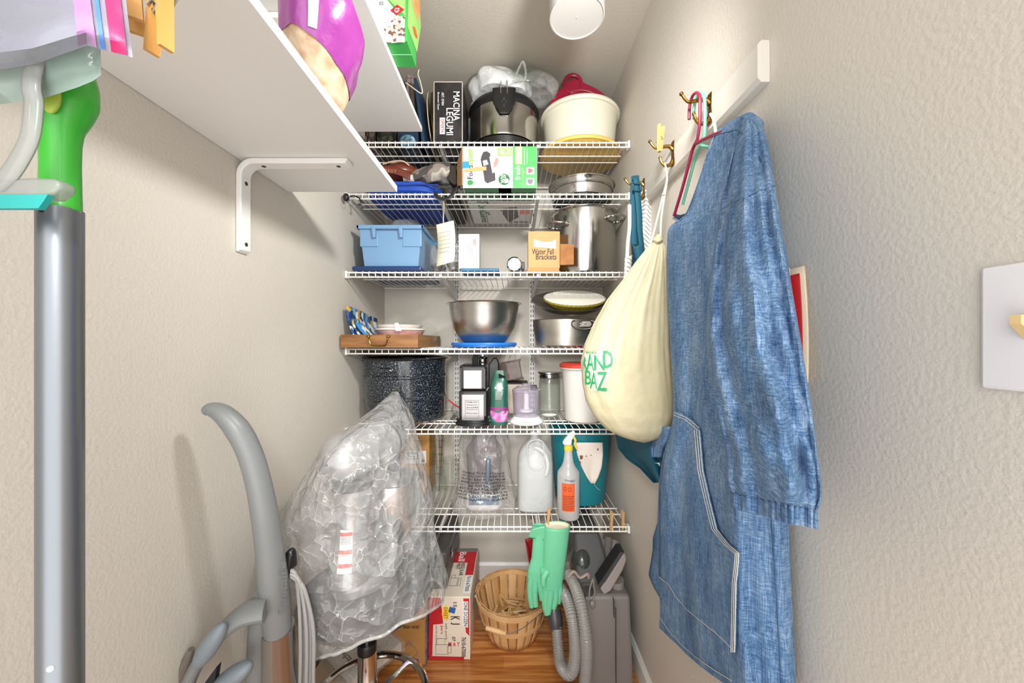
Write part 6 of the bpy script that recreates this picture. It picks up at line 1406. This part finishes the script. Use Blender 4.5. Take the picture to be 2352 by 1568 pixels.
def mathn(op, a, b_):
    n = nt.nodes.new('ShaderNodeMath'); n.operation = op
    for i, q in enumerate((a, b_)):
        if isinstance(q, (int, float)): n.inputs[i].default_value = q
        else: nt.links.new(q, n.inputs[i])
    return n.outputs[0]
s1 = mathn('ADD', mathn('MULTIPLY', warp, 0.42), mathn('MULTIPLY', weft, 0.42)); s2 = mathn('ADD', s1, mathn('MULTIPLY', blot, 0.32))
r = nt.nodes.new('ShaderNodeValToRGB'); e = r.color_ramp.elements
e[0].position = 0.42; e[0].color = rgb((46, 74, 112)); e[1].position = 0.72; e[1].color = rgb((150, 172, 196)); q = e.new(0.56); q.color = rgb((84, 118, 157))
nt.links.new(s2, r.inputs[0]); nt.links.new(r.outputs[0], b.inputs['Base Color'])
bp = nt.nodes.new('ShaderNodeBump'); bp.inputs['Strength'].default_value = 0.25; bp.inputs['Distance'].default_value = 0.001
nt.links.new(s1, bp.inputs['Height']); nt.links.new(bp.outputs[0], b.inputs['Normal'])
DEN = m

t = thing('denim_smock', 'long blue denim smock hanging on the right wall', 'smock', (0.43, 0.75, 0.75))
LT_ = [(268, 1692), (285, 1668), (305, 1640), (350, 1627), (400, 1611), (450, 1594), (480, 1582), (500, 1570), (512, 1545), (530, 1533), (600, 1531), (700, 1534), (800, 1540), (900, 1546), (960, 1546), (1000, 1537), (1050, 1522), (1110, 1513), (1200, 1510), (1300, 1512), (1400, 1516), (1440, 1514), (1480, 1530), (1640, 1560)]
RT_ = [(268, 1720), (280, 1738), (300, 1750), (400, 1770), (600, 1785), (900, 1800), (1200, 1811), (1400, 1818), (1640, 1828)]
def botpy(u): return interp([(0, 1442), (0.06, 1470), (0.14, 1500), (0.25, 1532), (0.4, 1566), (0.6, 1600), (1, 1640)], u)
def frontX(u, py):
    v = (py - 268) / 1300
    x = 0.422 - 0.042 * sin(pi * min(1, max(0, u))) ** 0.8 * min(1, 0.35 + v)
    fold = min(1.0, max(0.0, (v - 0.1) * 2.2))
    x -= fold * (0.011 * sin(9 * u + 1.2 + 1.5 * v) + 0.004 * sin(21 * u + 2 * v) + 0.002 * sin(38 * u - 3 * v))
    x += 0.004 * noise.noise(Vector((u * 4, v * 7, 2)))
    return x
def den(u, py, off=0.0):
    px = interp(LT_, py) + (interp(RT_, py) - interp(LT_, py)) * u
    return PX(px, py, frontX(u, py) - off)
def denpx(px, py, off=0.0):
    l, r_ = interp(LT_, py), interp(RT_, py); u = (px - l) / (r_ - l)
    return PX(px, py, frontX(u, py) - off)
NU, NV = 64, 110
mb = MB()
vs_ = []
for j in range(NV):
    v = j / (NV - 1)
    fr_ = []
    for i in range(NU):
        u = i / (NU - 1); fr_.append(den(u, 268 + (botpy(u) - 268) * v))
    yl = 0.4685 * F / (interp(RT_, 268 + (botpy(1) - 268) * v) - 2 - CX)      # the back layer stops where the near side seam is
    bk = [Vector((0.4685 - 0.001 * sin(7 * k), max(p.y, yl), p.z)) for k, p in enumerate(reversed(fr_))]
    vs_ += fr_ + bk
W2 = NU * 2; fs = []
for j in range(NV - 1):
    for i in range(W2):
        a = j * W2 + i; b_ = j * W2 + (i + 1) % W2; fs.append((a, b_, b_ + W2, a + W2))
mb.add(vs_, fs)
obj('body', mb, DEN, t, ang=1.2)
# shoulder cap over the near hanger arm
obj('shoulder', MB().tube([PX(1672, 290, 0.43), PX(1694, 284, 0.43), PX(1716, 280, 0.425), PX(1733, 292, 0.42), PX(1745, 312, 0.41)], [0.004, 0.011, 0.015, 0.014, 0.004], 16), DEN, t)
# back panel showing past the front at the left
BP_ = [(1195, 1512, 1530), (1235, 1500, 1528), (1262, 1500, 1526), (1320, 1490, 1524), (1345, 1500, 1522), (1372, 1516, 1522)]
obj('back_panel', MB().grid(10, 24, lambda u, v: (lambda py: PX(interp([(q[0], q[1]) for q in BP_], py) * (1 - u) + (interp([(q[0], q[2]) for q in BP_], py) + 30) * u, py, 0.432 + 0.012 * u - 0.003 * sin(6 * u)))(1195 + 177 * v)), DEN, t, solid=0.002)
# sleeve
SL = [(270, 1712, 1724), (278, 1706, 1738), (292, 1700, 1751), (330, 1688, 1762), (380, 1676, 1771), (430, 1664, 1779), (500, 1652, 1790), (580, 1640, 1804), (680, 1627, 1820), (780, 1622, 1837), (880, 1634, 1853), (980, 1654, 1868), (1060, 1670, 1879), (1110, 1668, 1885), (1135, 1671, 1883), (1150, 1680, 1876)]
def sl(u, v, py0=270, py1=1150):
    py = py0 + (py1 - py0) * v; a = 2 * pi * u
    l, r_ = interp([(q[0], q[1]) for q in SL], py), interp([(q[0], q[2]) for q in SL], py); c, h = (l + r_) / 2, (r_ - l) / 2
    puff = interp([(270, 0.1), (292, 0.25), (420, 0.55), (700, 0.9), (1000, 1.0), (1110, 1.0), (1150, 0.7)], py)
    f_ = 0.008 * sin(5 * a + 0.004 * py) + 0.006 * sin(11 * a + 0.01 * py) + 0.016 * noise.noise(Vector((2 * cos(a), 2 * sin(a), py * 0.012)))
    X = interp([(292, 0.402), (430, 0.365), (700, 0.335), (1000, 0.328), (1150, 0.338)], py) - (0.052 * puff) * sin(a) + f_ * puff
    px = c + h * cos(a)
    tilt = interp([(800, 0), (1000, 0.06), (1150, 0.2)], py)
    return PX(px, py + tilt * (px - c), min(X, 0.466))
obj('sleeve', MB().grid(72, 90, sl, closed=True), DEN, t, solid=0.002, ang=1.2)
def cuff(u, v):
    p = sl(u, 1.0); c = sl(0.25, 1.0).lerp(sl(0.75, 1.0), 0.5); a = 2 * pi * u
    return c + (p - c) * (0.97 + 0.045 * sin(40 * a)) + Vector((0, 0, -0.021 * v))
cf = obj('cuff', MB().grid(240, 4, cuff, closed=True), DEN, t, solid=0.002)
obj('cuff_seam', MB().tube([cuff(k / 80, 0.0) for k in range(80)], 0.0011, 5, closed=True), mat('denim_seam', (58, 84, 120), 0.9), cf)
# far sleeve cuff peeping out past the drawstring bag
FC = [(980, 1508, 1545), (1000, 1502, 1540), (1022, 1498, 1532), (1028, 1493, 1528), (1050, 1495, 1524)]
obj('far_sleeve', MB().grid(28, 16, lambda u, v: (lambda py, a: PX(1522 - (1522 - interp([(q[0], q[1]) for q in FC], py)) * -cos(a) if False else (interp([(q[0], q[1]) for q in FC], py) + interp([(q[0], q[2]) for q in FC], py)) / 2 + (interp([(q[0], q[2]) for q in FC], py) - interp([(q[0], q[1]) for q in FC], py)) / 2 * cos(a), py, 0.438 - 0.02 * sin(a) + (0.003 * sin(12 * a) if py > 1020 else 0)))(980 + 70 * v, 2 * pi * u), closed=True), DEN, t, solid=0.002)
# pocket
PR = [(945, 1560), (962, 1588), (985, 1608), (1080, 1616), (1150, 1632), (1215, 1648), (1250, 1676), (1270, 1699), (1290, 1698), (1340, 1692), (1497, 1689)]
PB_ = [(945, 1548), (960, 1546), (1000, 1538), (1060, 1523), (1120, 1515), (1325, 1514), (1340, 1534), (1370, 1552), (1400, 1578), (1420, 1602), (1450, 1640), (1480, 1672), (1497, 1687)]
pk = obj('pocket', MB().grid(26, 60, lambda u, v: (lambda py: denpx(interp(PB_, py) + (interp(PR, py) - interp(PB_, py)) * u, py, 0.0065))(945 + 552 * v)), DEN, t, solid=0.002)
def stitch(pts, off, parent, r_=0.0007):
    c_ = []
    for (a, b_), (c, d) in zip(pts, pts[1:]):
        for k in range(8): c_.append((a + (c - a) * k / 8, b_ + (d - b_) * k / 8))
    c_.append(pts[-1])
    return obj('stitching', MB().tube([denpx(a, b_, off) for a, b_ in c_], r_, 5), 'stitch', parent)
ed = [(q[1], q[0]) for q in PR]
for d in (2.5, 8, 13):
    stitch([(a - d, b_ + (2 if b_ < 990 else 0)) for a, b_ in ed[2:8]], 0.0082, pk)
for d in (2, 6, 10): stitch([(a - d, b_) for a, b_ in ed[7:]], 0.0082, pk)
stitch([(q[1], q[0]) for q in PB_[5:]], 0.0082, pk); stitch([(1548, 947), (1575, 958), (1606, 982)], 0.0082, pk); stitch([(1548, 953), (1573, 963), (1603, 988)], 0.0082, pk)
stitch([(1516, 1418), (1536, 1448), (1565, 1480), (1600, 1510), (1640, 1538), (1680, 1562)], 0.0015, t)
stitch([(1640, 312), (1622, 362), (1606, 410), (1588, 460), (1574, 496), (1556, 510)], 0.0015, t, 0.0009)
obj('side_seam', MB().tube([denpx(interp([(1190, 1772), (1400, 1785), (1580, 1795)], y_), y_, 0.0012) for y_ in range(1190, 1590, 10)], 0.0007, 5), 'denim_seam', t)
obj('armhole_seam', MB().tube([sl(0.02 + 0.44 * k / 20, 0.178 + 0.07 * (k / 20) ** 1.5) for k in range(21)], 0.0014, 5), 'denim_seam', t)
obj('shoulder_seam', MB().tube([sl(0.30 - 0.16 * k / 12, 0.075 + 0.005 * sin(k)) for k in range(13)], 0.0012, 5), 'denim_seam', t)
obj('sleeve_seam', MB().tube([PX(a, b_, x_) for a, b_, x_ in ((1638, 312, 0.403), (1665, 305, 0.396), (1692, 298, 0.39), (1712, 312, 0.382), (1735, 345, 0.372), (1748, 372, 0.365))], 0.0011, 5), 'denim_seam', t)
obj('neck_binding', MB().tube([denpx(a, b_, 0.001) for a, b_ in ((1640, 306), (1627, 350), (1611, 400), (1594, 450), (1582, 480), (1572, 500), (1558, 508), (1546, 500))], 0.0022, 8), DEN, t)
obj('neck_lining', MB().grid(8, 8, lambda u, v: PX(1549 + 32 * u, 494 + 12 * v - 10 * abs(u - 0.4), 0.44)), mat('lining_dark', (44, 58, 82), 0.9), t, solid=0.001)

# hangers on the nearest hook
hy, hz_ = HK[0][0], HK[0][1]
def hanger(label, X, m, seq, r_=0.0036):
    t = thing('coat_hanger', label, 'hanger', PX(1605, 216, X), 'plastic hangers on the nearest hook')
    obj('hook', MB().tube(catmull([PX(a, b_, X) for a, b_ in seq[0]], 6), r_, 10), m, t)
    for s_ in seq[1:]: obj('arm', MB().tube(catmull([PX(a, b_, X) for a, b_ in s_], 5), r_ * 1.05, 10), m, t)
    return t
hanger('maroon plastic hanger carrying the denim smock', 0.418, mat('maroon', (134, 24, 62), 0.35), [[(1583, 274), (1584, 245), (1590, 222), (1600, 213), (1607, 222), (1608, 245), (1607, 285), (1602, 318), (1598, 330)],
        [(1601, 322), (1590, 345), (1580, 385), (1565, 440), (1548, 496)], [(1598, 330), (1625, 316), (1660, 302), (1700, 290)]])
hanger('mint green plastic hanger behind the maroon one', 0.432, mat('mint_hanger', (112, 184, 160), 0.35), [[(1594, 272), (1594, 250), (1600, 224), (1610, 212), (1617, 222), (1619, 245), (1619, 285), (1617, 318), (1610, 334)],
        [(1610, 334), (1598, 360), (1588, 395), (1576, 440), (1568, 470)], [(1610, 334), (1640, 340), (1680, 330)]])
tag(obj('hanger_loop', MB().tube(catmull([PX(1632, 262, 0.44), PX(1638, 272, 0.436), PX(1642, 290, 0.434), PX(1645, 312, 0.434)], 5), 0.003, 8), mat('loop_white', (236, 234, 226), 0.5), base=PX(1632, 262, 0.44)), 'white loop on the lower prong of the nearest hook', 'loop')
clothespin('single clothespin clipped upright on the middle brass hook', Matrix.Translation(P(1517, 318, 1.045)) @ Matrix.Rotation(radians(184), 4, 'Y') @ Matrix.Rotation(radians(60), 4, 'Z'), 'clothespins on the hooks')

# drawstring bag on the middle hook
t = thing('drawstring_bag', 'cream drawstring bag with green lettering on the middle hook', 'bag', (0.37, 1.02, 1.0))
CB = mat('cream_nylon', (188, 180, 150), 0.5, bump=(24, 0.6, 0.006), var=(5, (178, 169, 136), 0.3))
BG = [(556, 1500, 1522), (572, 1484, 1529), (600, 1462, 1532), (640, 1434, 1534), (690, 1394, 1537), (740, 1366, 1540), (790, 1345, 1542), (830, 1334, 1544), (880, 1336, 1546), (920, 1347, 1548), (955, 1366, 1547), (985, 1394, 1536), (1002, 1424, 1518), (1012, 1456, 1496), (1016, 1474, 1484)]
BGL = [(q[0], q[1]) for q in BG]; BGR = [(q[0], q[2]) for q in BG]
BYC = 1.075
def bagc(py): l, r_ = interp(BGL, py), interp(BGR, py); return (l + r_) / 2, (r_ - l) / 2
def bagf(u, v):
    py = 556 + 460 * v; c, h = bagc(py); a = 2 * pi * u
    pl = max(0, 1 - 1.25 * v)
    n_ = 1 + (0.05 * sin(17 * a + 2 * sin(3 * a)) + 0.035 * sin(29 * a)) * pl + 0.07 * noise.noise(Vector((2.5 * cos(a), 2.5 * sin(a), 5 * v))) + 0.03 * noise.noise(Vector((7 * cos(a), 7 * sin(a), 14 * v))) * v
    d = h * BYC / F * (0.42 + 0.08 * v)
    return Vector((Xat(c, BYC) + h * BYC / F * cos(a) * (1 + (n_ - 1) * 0.5), BYC + d * sin(a) * n_, Zat(py, BYC)))
obj('sack', MB().grid(120, 60, bagf, closed=True, cap0=True, cap1=True), CB, t, ang=1.2)
def bag_at(px, py, off):
    c, h = bagc(py); k = max(-0.97, min(0.97, (px - c) / h)); v = (py - 556) / 460
    d = h * BYC / F * (0.42 + 0.08 * v)
    Y = BYC - d * math.sqrt(1 - k * k) * 1.045 - off
    return Vector((Xat(c, BYC) + h * BYC / F * k * 1.01, Y, Zat(py, BYC)))
kn = bagf(0.5, 0.0); kn = Vector((Xat(1510, BYC), BYC, Zat(552, BYC)))
obj('knot', MB().ell(kn, (0.014, 0.016, 0.016), 18, 12, fn=lambda p: lump(p, 0.3, 90)), CB, t)
hk = Vector((RX - 0.027, HK[1][0], HK[1][1] - 0.0445))
for k, ((a, b_), (c, d)) in enumerate((((1522, 452), (1492, 572)), ((1526, 452), (1517, 556)))):
    obj('drawstring', MB().tube(catmull([hk + Vector((0, -0.006 + 0.012 * k, 0)), P(1532, 410, 1.05 + 0.01 * k), P(a, b_, 1.06), P((a + c) / 2 - 3 * k, (b_ + d) / 2, 1.065), P(c, d, 1.072)], 6), 0.0026, 8), mat('cord_cream', (238, 226, 196), 0.7), t)
obj('cord_bead', MB().tube([P(1524 + 3.2 * cos(a), 446, 1.058 + 0.004 * sin(a)) for a in [2 * pi * k / 12 for k in range(12)]], 0.0018, 6, closed=True), 'cord_cream', t)
GI = mat('logo_green', (28, 134, 84), 0.5); GH = mat('logo_mint', (190, 208, 166), 0.5)
obj('logo_ground', MB().grid(14, 18, lambda u, v: (lambda py: bag_at(interp([(806, 1340), (880, 1342), (896, 1356)], py) + (interp([(806, 1398), (840, 1394), (896, 1372)], py) - interp([(806, 1340), (880, 1342), (896, 1356)], py)) * u, py, 0.0012))(806 + 88 * v)), GH, t)
def btxt(s_, x0, y0, x1, y1, sk=0): text(t, GI, s_, lambda a, b_: bag_at(x0 + (x1 - x0) * a, y1 + (y0 - y1) * b_ + sk * a, 0.0045))
for s_, x0, x1, y0, y1 in (('R', 1334, 1345, 814, 848), ('A', 1343, 1358, 812, 848), ('N', 1358, 1378, 814, 847), ('D', 1376, 1395, 804, 842), ('B', 1341, 1352, 848, 880), ('A', 1350, 1364, 852, 888), ('Z', 1363, 1383, 850, 892)): btxt(s_, x0, y0, x1, y1)
text(t, 'dark_green_print', "Anna's", lambda a, b_: bag_at(1340 + 22 * a, 811 - 7 * b_, 0.004))

# teal apron on the farthest hook
t = thing('apron', 'teal apron hanging by its buckled strap on the farthest hook', 'apron', (0.41, 1.27, 1.0))
TL = mat('teal_cloth', (10, 80, 100), 0.75, bump=(140, 0.1)); 
ya = HK[2][0]
def strip(c1, w, Y, m, name, parent, tw=0.0):
    c_ = catmull([P(a, b_, Y) for a, b_ in c1], 6); n = len(c_)
    return obj(name, MB().grid(3, n, lambda u, v: c_[min(n - 1, int(round(v * (n - 1))))] + Vector(((u - 0.5) * w * cos(tw * v), (u - 0.5) * w * sin(tw * v), 0))), m, parent, solid=0.002)
strip([(1460, 410), (1456, 440), (1457, 500), (1457, 545), (1458, 562)], 0.026, ya - 0.012, TL, 'strap', t)
strip([(1461, 410), (1464, 440), (1468, 490), (1470, 530), (1475, 575), (1478, 598)], 0.021, ya - 0.022, TL, 'strap', t, 0.5)
obj('strap_top', MB().tube([P(1459, 412, ya - 0.02), P(1459, 404, ya - 0.008), P(1459, 404, ya + 0.006), P(1459, 416, ya + 0.014), P(1459, 520, ya + 0.016)], 0.013, 8, flat=0.15), TL, t)
bk = MB()
for (a, b_, c, d) in ((1453, 1474, 421, 424), (1453, 1474, 437, 440), (1453, 1456, 421, 440), (1471, 1474, 421, 440)): bk.box(Xat(a, ya - 0.026), Xat(b_, ya - 0.026), ya - 0.029, ya - 0.024, Zat(d, ya - 0.026), Zat(c, ya - 0.026))
obj('buckle', bk, mat('buckle_teal', (10, 56, 66), 0.35), t, smooth=False, bevel=0.001)
AW = [(560, 1450, 1472), (600, 1452, 1482), (660, 1446, 1500), (800, 1420, 1520), (990, 1412, 1530), (1030, 1420, 1532), (1055, 1440, 1530), (1075, 1470, 1530), (1108, 1500, 1530)]
def apf(u, v):
    py = 560 + 548 * v; l, r_ = interp([(q[0], q[1]) for q in AW], py), interp([(q[0], q[2]) for q in AW], py)
    px = l + (r_ - l) * u
    return PX(px, py, 0.448 - 0.03 * (1 - u) * v - 0.012 * sin(9 * u + 3 * v) * v)
obj('skirt', MB().grid(30, 50, apf), TL, t, solid=0.002)
obj('bib_fold', MB().grid(8, 10, lambda u, v: P(1452 + 24 * u + 10 * v - 6 * u * v, 560 + 46 * v + 6 * sin(4 * u), ya - 0.03 - 0.01 * sin(3 * u))), TL, t, solid=0.003)
obj('care_label', MB().poly([apf(0.70, 0.915) + Vector((-0.004, -0.004, 0)), apf(0.84, 0.915) + Vector((-0.004, -0.004, 0)), apf(0.80, 0.955) + Vector((-0.004, -0.004, 0)), apf(0.66, 0.955) + Vector((-0.004, -0.004, 0))]), 'white_print', t, smooth=False)
# striped ticking cloth on the same hook
t = thing('striped_apron', 'white and grey striped ticking cloth behind the teal strap', 'cloth', (0.44, 1.3, 1.4))
TK = patterned('ticking', 'wave', [(0.0, (150, 150, 152)), (0.28, (196, 194, 192)), (0.36, (236, 232, 226)), (1.0, (236, 232, 226))], 24, 0.8, detail=0.6, rot=(0, radians(64), 0))
SWP = [(436, 1474, 1496), (470, 1470, 1509), (510, 1466, 1516), (560, 1464, 1522), (640, 1456, 1520)]
obj('cloth', MB().grid(28, 36, lambda u, v: (lambda py: P(interp([(q[0], q[1]) for q in SWP], py) * (1 - u) + interp([(q[0], q[2]) for q in SWP], py) * u, py, 1.275 + 0.012 * sin(10 * u + 5 * v) + 0.02 * (0.5 - u)))(436 + 204 * v)), TK, t, solid=0.002)
obj('tie', MB().tube(catmull([P(1446, 470, 1.262), P(1446, 520, 1.262), P(1442, 560, 1.262), P(1440, 600, 1.262), P(1436, 640, 1.262)], 6), 0.006, 8, flat=0.4), mat('tie_white', (228, 224, 216), 0.8), t)
obj('corner', MB().grid(8, 10, lambda u, v: P(1436 + 16 * u - 3 * v, 592 + 60 * v - 6 * u, 1.255 + 0.008 * sin(8 * u))), TK, t, solid=0.002)

# red and cream folder hung on the wall behind the smock
t = thing('wall_folder', 'red and cream folder on the right wall behind the smock', 'folder', (0.475, 0.63, 1.2))
def fd(u, v, off): # u along y away from the camera, v up
    return Vector((0.4785 - off - 0.012 * (1 - v) ** 2 * (1 - u), 0.602 - 0.022 * (1 - v) + 0.16 * u, 1.195 + 0.188 * v))
obj('cover', MB().grid(6, 12, lambda u, v: fd(u, v, 0.004)), mat('folder_cream', (226, 206, 180), 0.5), t, solid=0.003)
obj('red_panel', MB().grid(6, 12, lambda u, v: fd(0.035 + 0.88 * u, 0.06 + 0.88 * v, 0.0085)), mat('folder_red', (184, 20, 24), 0.4), t, solid=0.001)
obj('front_leaf', MB().grid(6, 12, lambda u, v: fd(0.11 + 0.75 * u, 0.0 + 1.0 * v, 0.014 + 0.01 * (1 - v))), 'folder_cream', t, solid=0.001)

# ================================================================== top left, close to the lens
t = thing('towel_peg', 'thin wooden dowel peg on the left wall above the mop', 'peg', (XL, 0.31, 1.575))
obj('dowel', MB().tube([(XL + 0.0006, 0.31, 1.585), (-0.22, 0.31, 1.585)], 0.006, 12), SW[1], t)
obj('flange', MB().lathe([(0.0001, 0.0), (0.02, 0.0), (0.02, 0.006), (0.008, 0.008)], (XL + 0.0006, 0.31, 1.585), 20, M=Matrix.Rotation(pi / 2, 4, 'Y')), SW[0], t)
# green handled mop
Ym = 0.315; mxp = Xat(139, Ym)
t = thing('floor_mop', 'aluminium floor mop with bright green grip at the left edge', 'mop', (mxp, Ym, 0))
GR = mat('grip_green', (54, 170, 46), 0.36, coat=0.1)
pr = [(483, 38), (440, 37), (380, 36), (330, 37), (300, 41), (270, 52), (235, 60), (195, 60), (160, 52), (120, 40), (90, 28), (75, 10)]
def gp(u, v):
    i = v * (len(pr) - 1); k = min(int(i), len(pr) - 2); f_ = i - k
    py = pr[k][0] + (pr[k + 1][0] - pr[k][0]) * f_; w = (pr[k][1] + (pr[k + 1][1] - pr[k][1]) * f_) * Ym / F; a = 2 * pi * u
    return Vector((mxp + 0.004 * min(1, max(0, (300 - py) / 60)) + w * cos(a), Ym + w * 0.82 * sin(a), Zat(py, Ym)))
obj('grip', MB().grid(36, 46, gp, closed=True, cap0=True, cap1=True), GR, t)
obj('grip_inset', MB().ell(Vector((Xat(118, 0.30), 0.2995, Zat(222, 0.30))), (0.008, 0.004, 0.014), 18, 12), mat('inset_lime', (168, 190, 70), 0.4), t)
po = obj('pole', MB().lathe([(0.0139, 0.06), (0.0139, Zat(481, Ym))], (mxp, Ym, 0), 36), mat('pole_alu', (128, 132, 138), 0.34, 0.8), t)
obj('dimple', MB().ell(Vector((mxp + 0.001, Ym - 0.0137, Zat(498, Ym))), (0.0022, 0.0008, 0.0012), 10, 6), 'dark_hole', po)
obj('button', MB().ell(Vector((Xat(110, 0.302), 0.3035, Zat(1538, 0.302))), (0.0032, 0.002, 0.003), 12, 8), 'white_paint', po)
obj('mop_head', pillow(mxp - 0.055, mxp + 0.13, Ym - 0.06, Ym + 0.07, 0.001, 0.03), mat('mop_grey', (180, 182, 184), 0.5), t)
obj('swivel', MB().lathe([(0.03, 0.028), (0.018, 0.062), (0.0001, 0.063)], (mxp, Ym, 0), 20), GR, t)
# squeegee with teal blade
Yq = 0.275
t = thing('squeegee', 'clear plastic squeegee with teal rubber blade at the left edge', 'squeegee', P(20, 478, Yq))
SQ = film('squeegee_clear', (150, 152, 148), 0.6, 4, 0.05, 0.15, 0.05)
obj('handle', MB().tube(catmull([Vector((Xat(82, Yq), 0.30, 1.578)), P(80, 150, Yq), P(78, 240, Yq), P(70, 310, Yq), P(48, 360, Yq), P(20, 402, Yq), P(-5, 425, Yq)], 8), 0.0068, 14, flat=0.5), SQ, t)
obj('hanging_loop', MB().tube([Vector((Xat(82, Yq), 0.31 + 0.012 * cos(a), 1.583 + 0.012 * sin(a))) for a in [2 * pi * k / 20 for k in range(20)]], 0.002, 8, closed=True), SQ, t)
obj('head', MB().prism([P(-260, 452, Yq), P(108, 452, Yq), P(132, 434, Yq), P(137, 420, Yq), P(126, 409, Yq), P(80, 406, Yq), P(-20, 410, Yq), P(-260, 414, Yq)], (0, 0.012, 0)), SQ, t, bevel=0.003)
obj('blade', MB().prism([P(-260, 446, Yq - 0.002), P(110, 446, Yq - 0.002), P(100, 462, Yq - 0.002), P(88, 478, Yq - 0.002), P(-260, 478, Yq - 0.002)], (0, 0.004, 0)), mat('blade_teal', (36, 150, 146), 0.4), t, smooth=False)
# two plastic bags and clothespins on the dowel
def sheetbag(label, edge, Y0, m, thick, seed, zipcol=None):
    t = thing('zip_bag', label, 'bag', (edge(0.5, 0)[0] * 0 + Xat(100, Y0), Y0, 1.585), 'bags on the dowel')
    def g(s_):
        def f(u, v):
            px, py = edge(u, v)
            return P(px, py, Y0 + s_ * thick * sin(pi * min(1, max(0.0, u))) ** 0.5 * (0.25 + 0.75 * v) * (1 - 0.9 * max(0, v - 0.85) / 0.15) + 0.004 * noise.noise(Vector((u * 4 + seed, v * 4, s_))))
        return f
    mb = MB().grid(30, 26, g(-1)); mb.grid(30, 26, g(1))
    obj('film', mb, m, t); return t, g(-1)
def e1(u, v):   # lavender zip bag hanging sideways, zip edge at the right
    bot = interp([(-300, 170), (0, 160), (80, 148), (150, 122), (208, 102), (225, 112), (260, 122), (305, 132)], -300 + 605 * u)
    px = -300 + 605 * u; return (px - (26 * (1 - v) if u > 0.8 else 26 * (1 - v) * u), -86 + (bot + 86) * v)
tz, gz = sheetbag('clear lavender zip bag with pink and blue zip edge', e1, 0.268, film('lavender_film', (160, 158, 178), 0.5, 14, 0.5, 0.15, 0.25), 0.018, 1)
for nm, ua, ub, m_ in (('pink_edge', 0.925, 0.985, mat('zip_pink', (176, 34, 92), 0.45)), ('blue_zip', 0.885, 0.902, mat('zip_sky', (74, 120, 200), 0.45)), ('pink_tint', 0.80, 0.87, mat('tint_pink', (170, 120, 172), 0.5))):
    obj(nm, MB().grid(5, 24, lambda u, v: gz(ua + (ub - ua) * u, v) + Vector((0, -0.0012, 0))), m_, tz)
def e2(u, v):
    px = -300 + 532 * u; bot = interp([(-300, 250), (0, 240), (100, 226), (180, 200), (218, 184), (235, 170)], px); return (px - 3 * (1 - v) * u, -60 + (bot + 60) * v)
sheetbag('pale green plastic bag behind the lavender zip bag', e2, 0.283, film('green_film', (140, 158, 148), 0.7, 16, 0.6, 0.2, 0.15), 0.01, 6)
def dpin(label, px, py, Y, rz, rx):
    clothespin(label, Matrix.Translation(P(px, py, Y)) @ Matrix.Rotation(rx, 4, 'Y') @ Matrix.Rotation(rz, 4, 'Z'), 'clothespins on the dowel', m=mat('pin_golden', (226, 178, 104), 0.5, var=(12, (196, 138, 66), 0.3), stretch=(1, 1, 0.2)), L=0.066)
dpin('rightmost golden clothespin hanging at the top left', 368, 24, 0.30, radians(72), radians(2))
dpin('golden clothespin beside the zip bag edge at the top left', 305, -32, 0.30, radians(40), radians(-5))
dpin('golden clothespin half hidden behind the zip bag edge', 275, 0, 0.33, radians(30), radians(4))
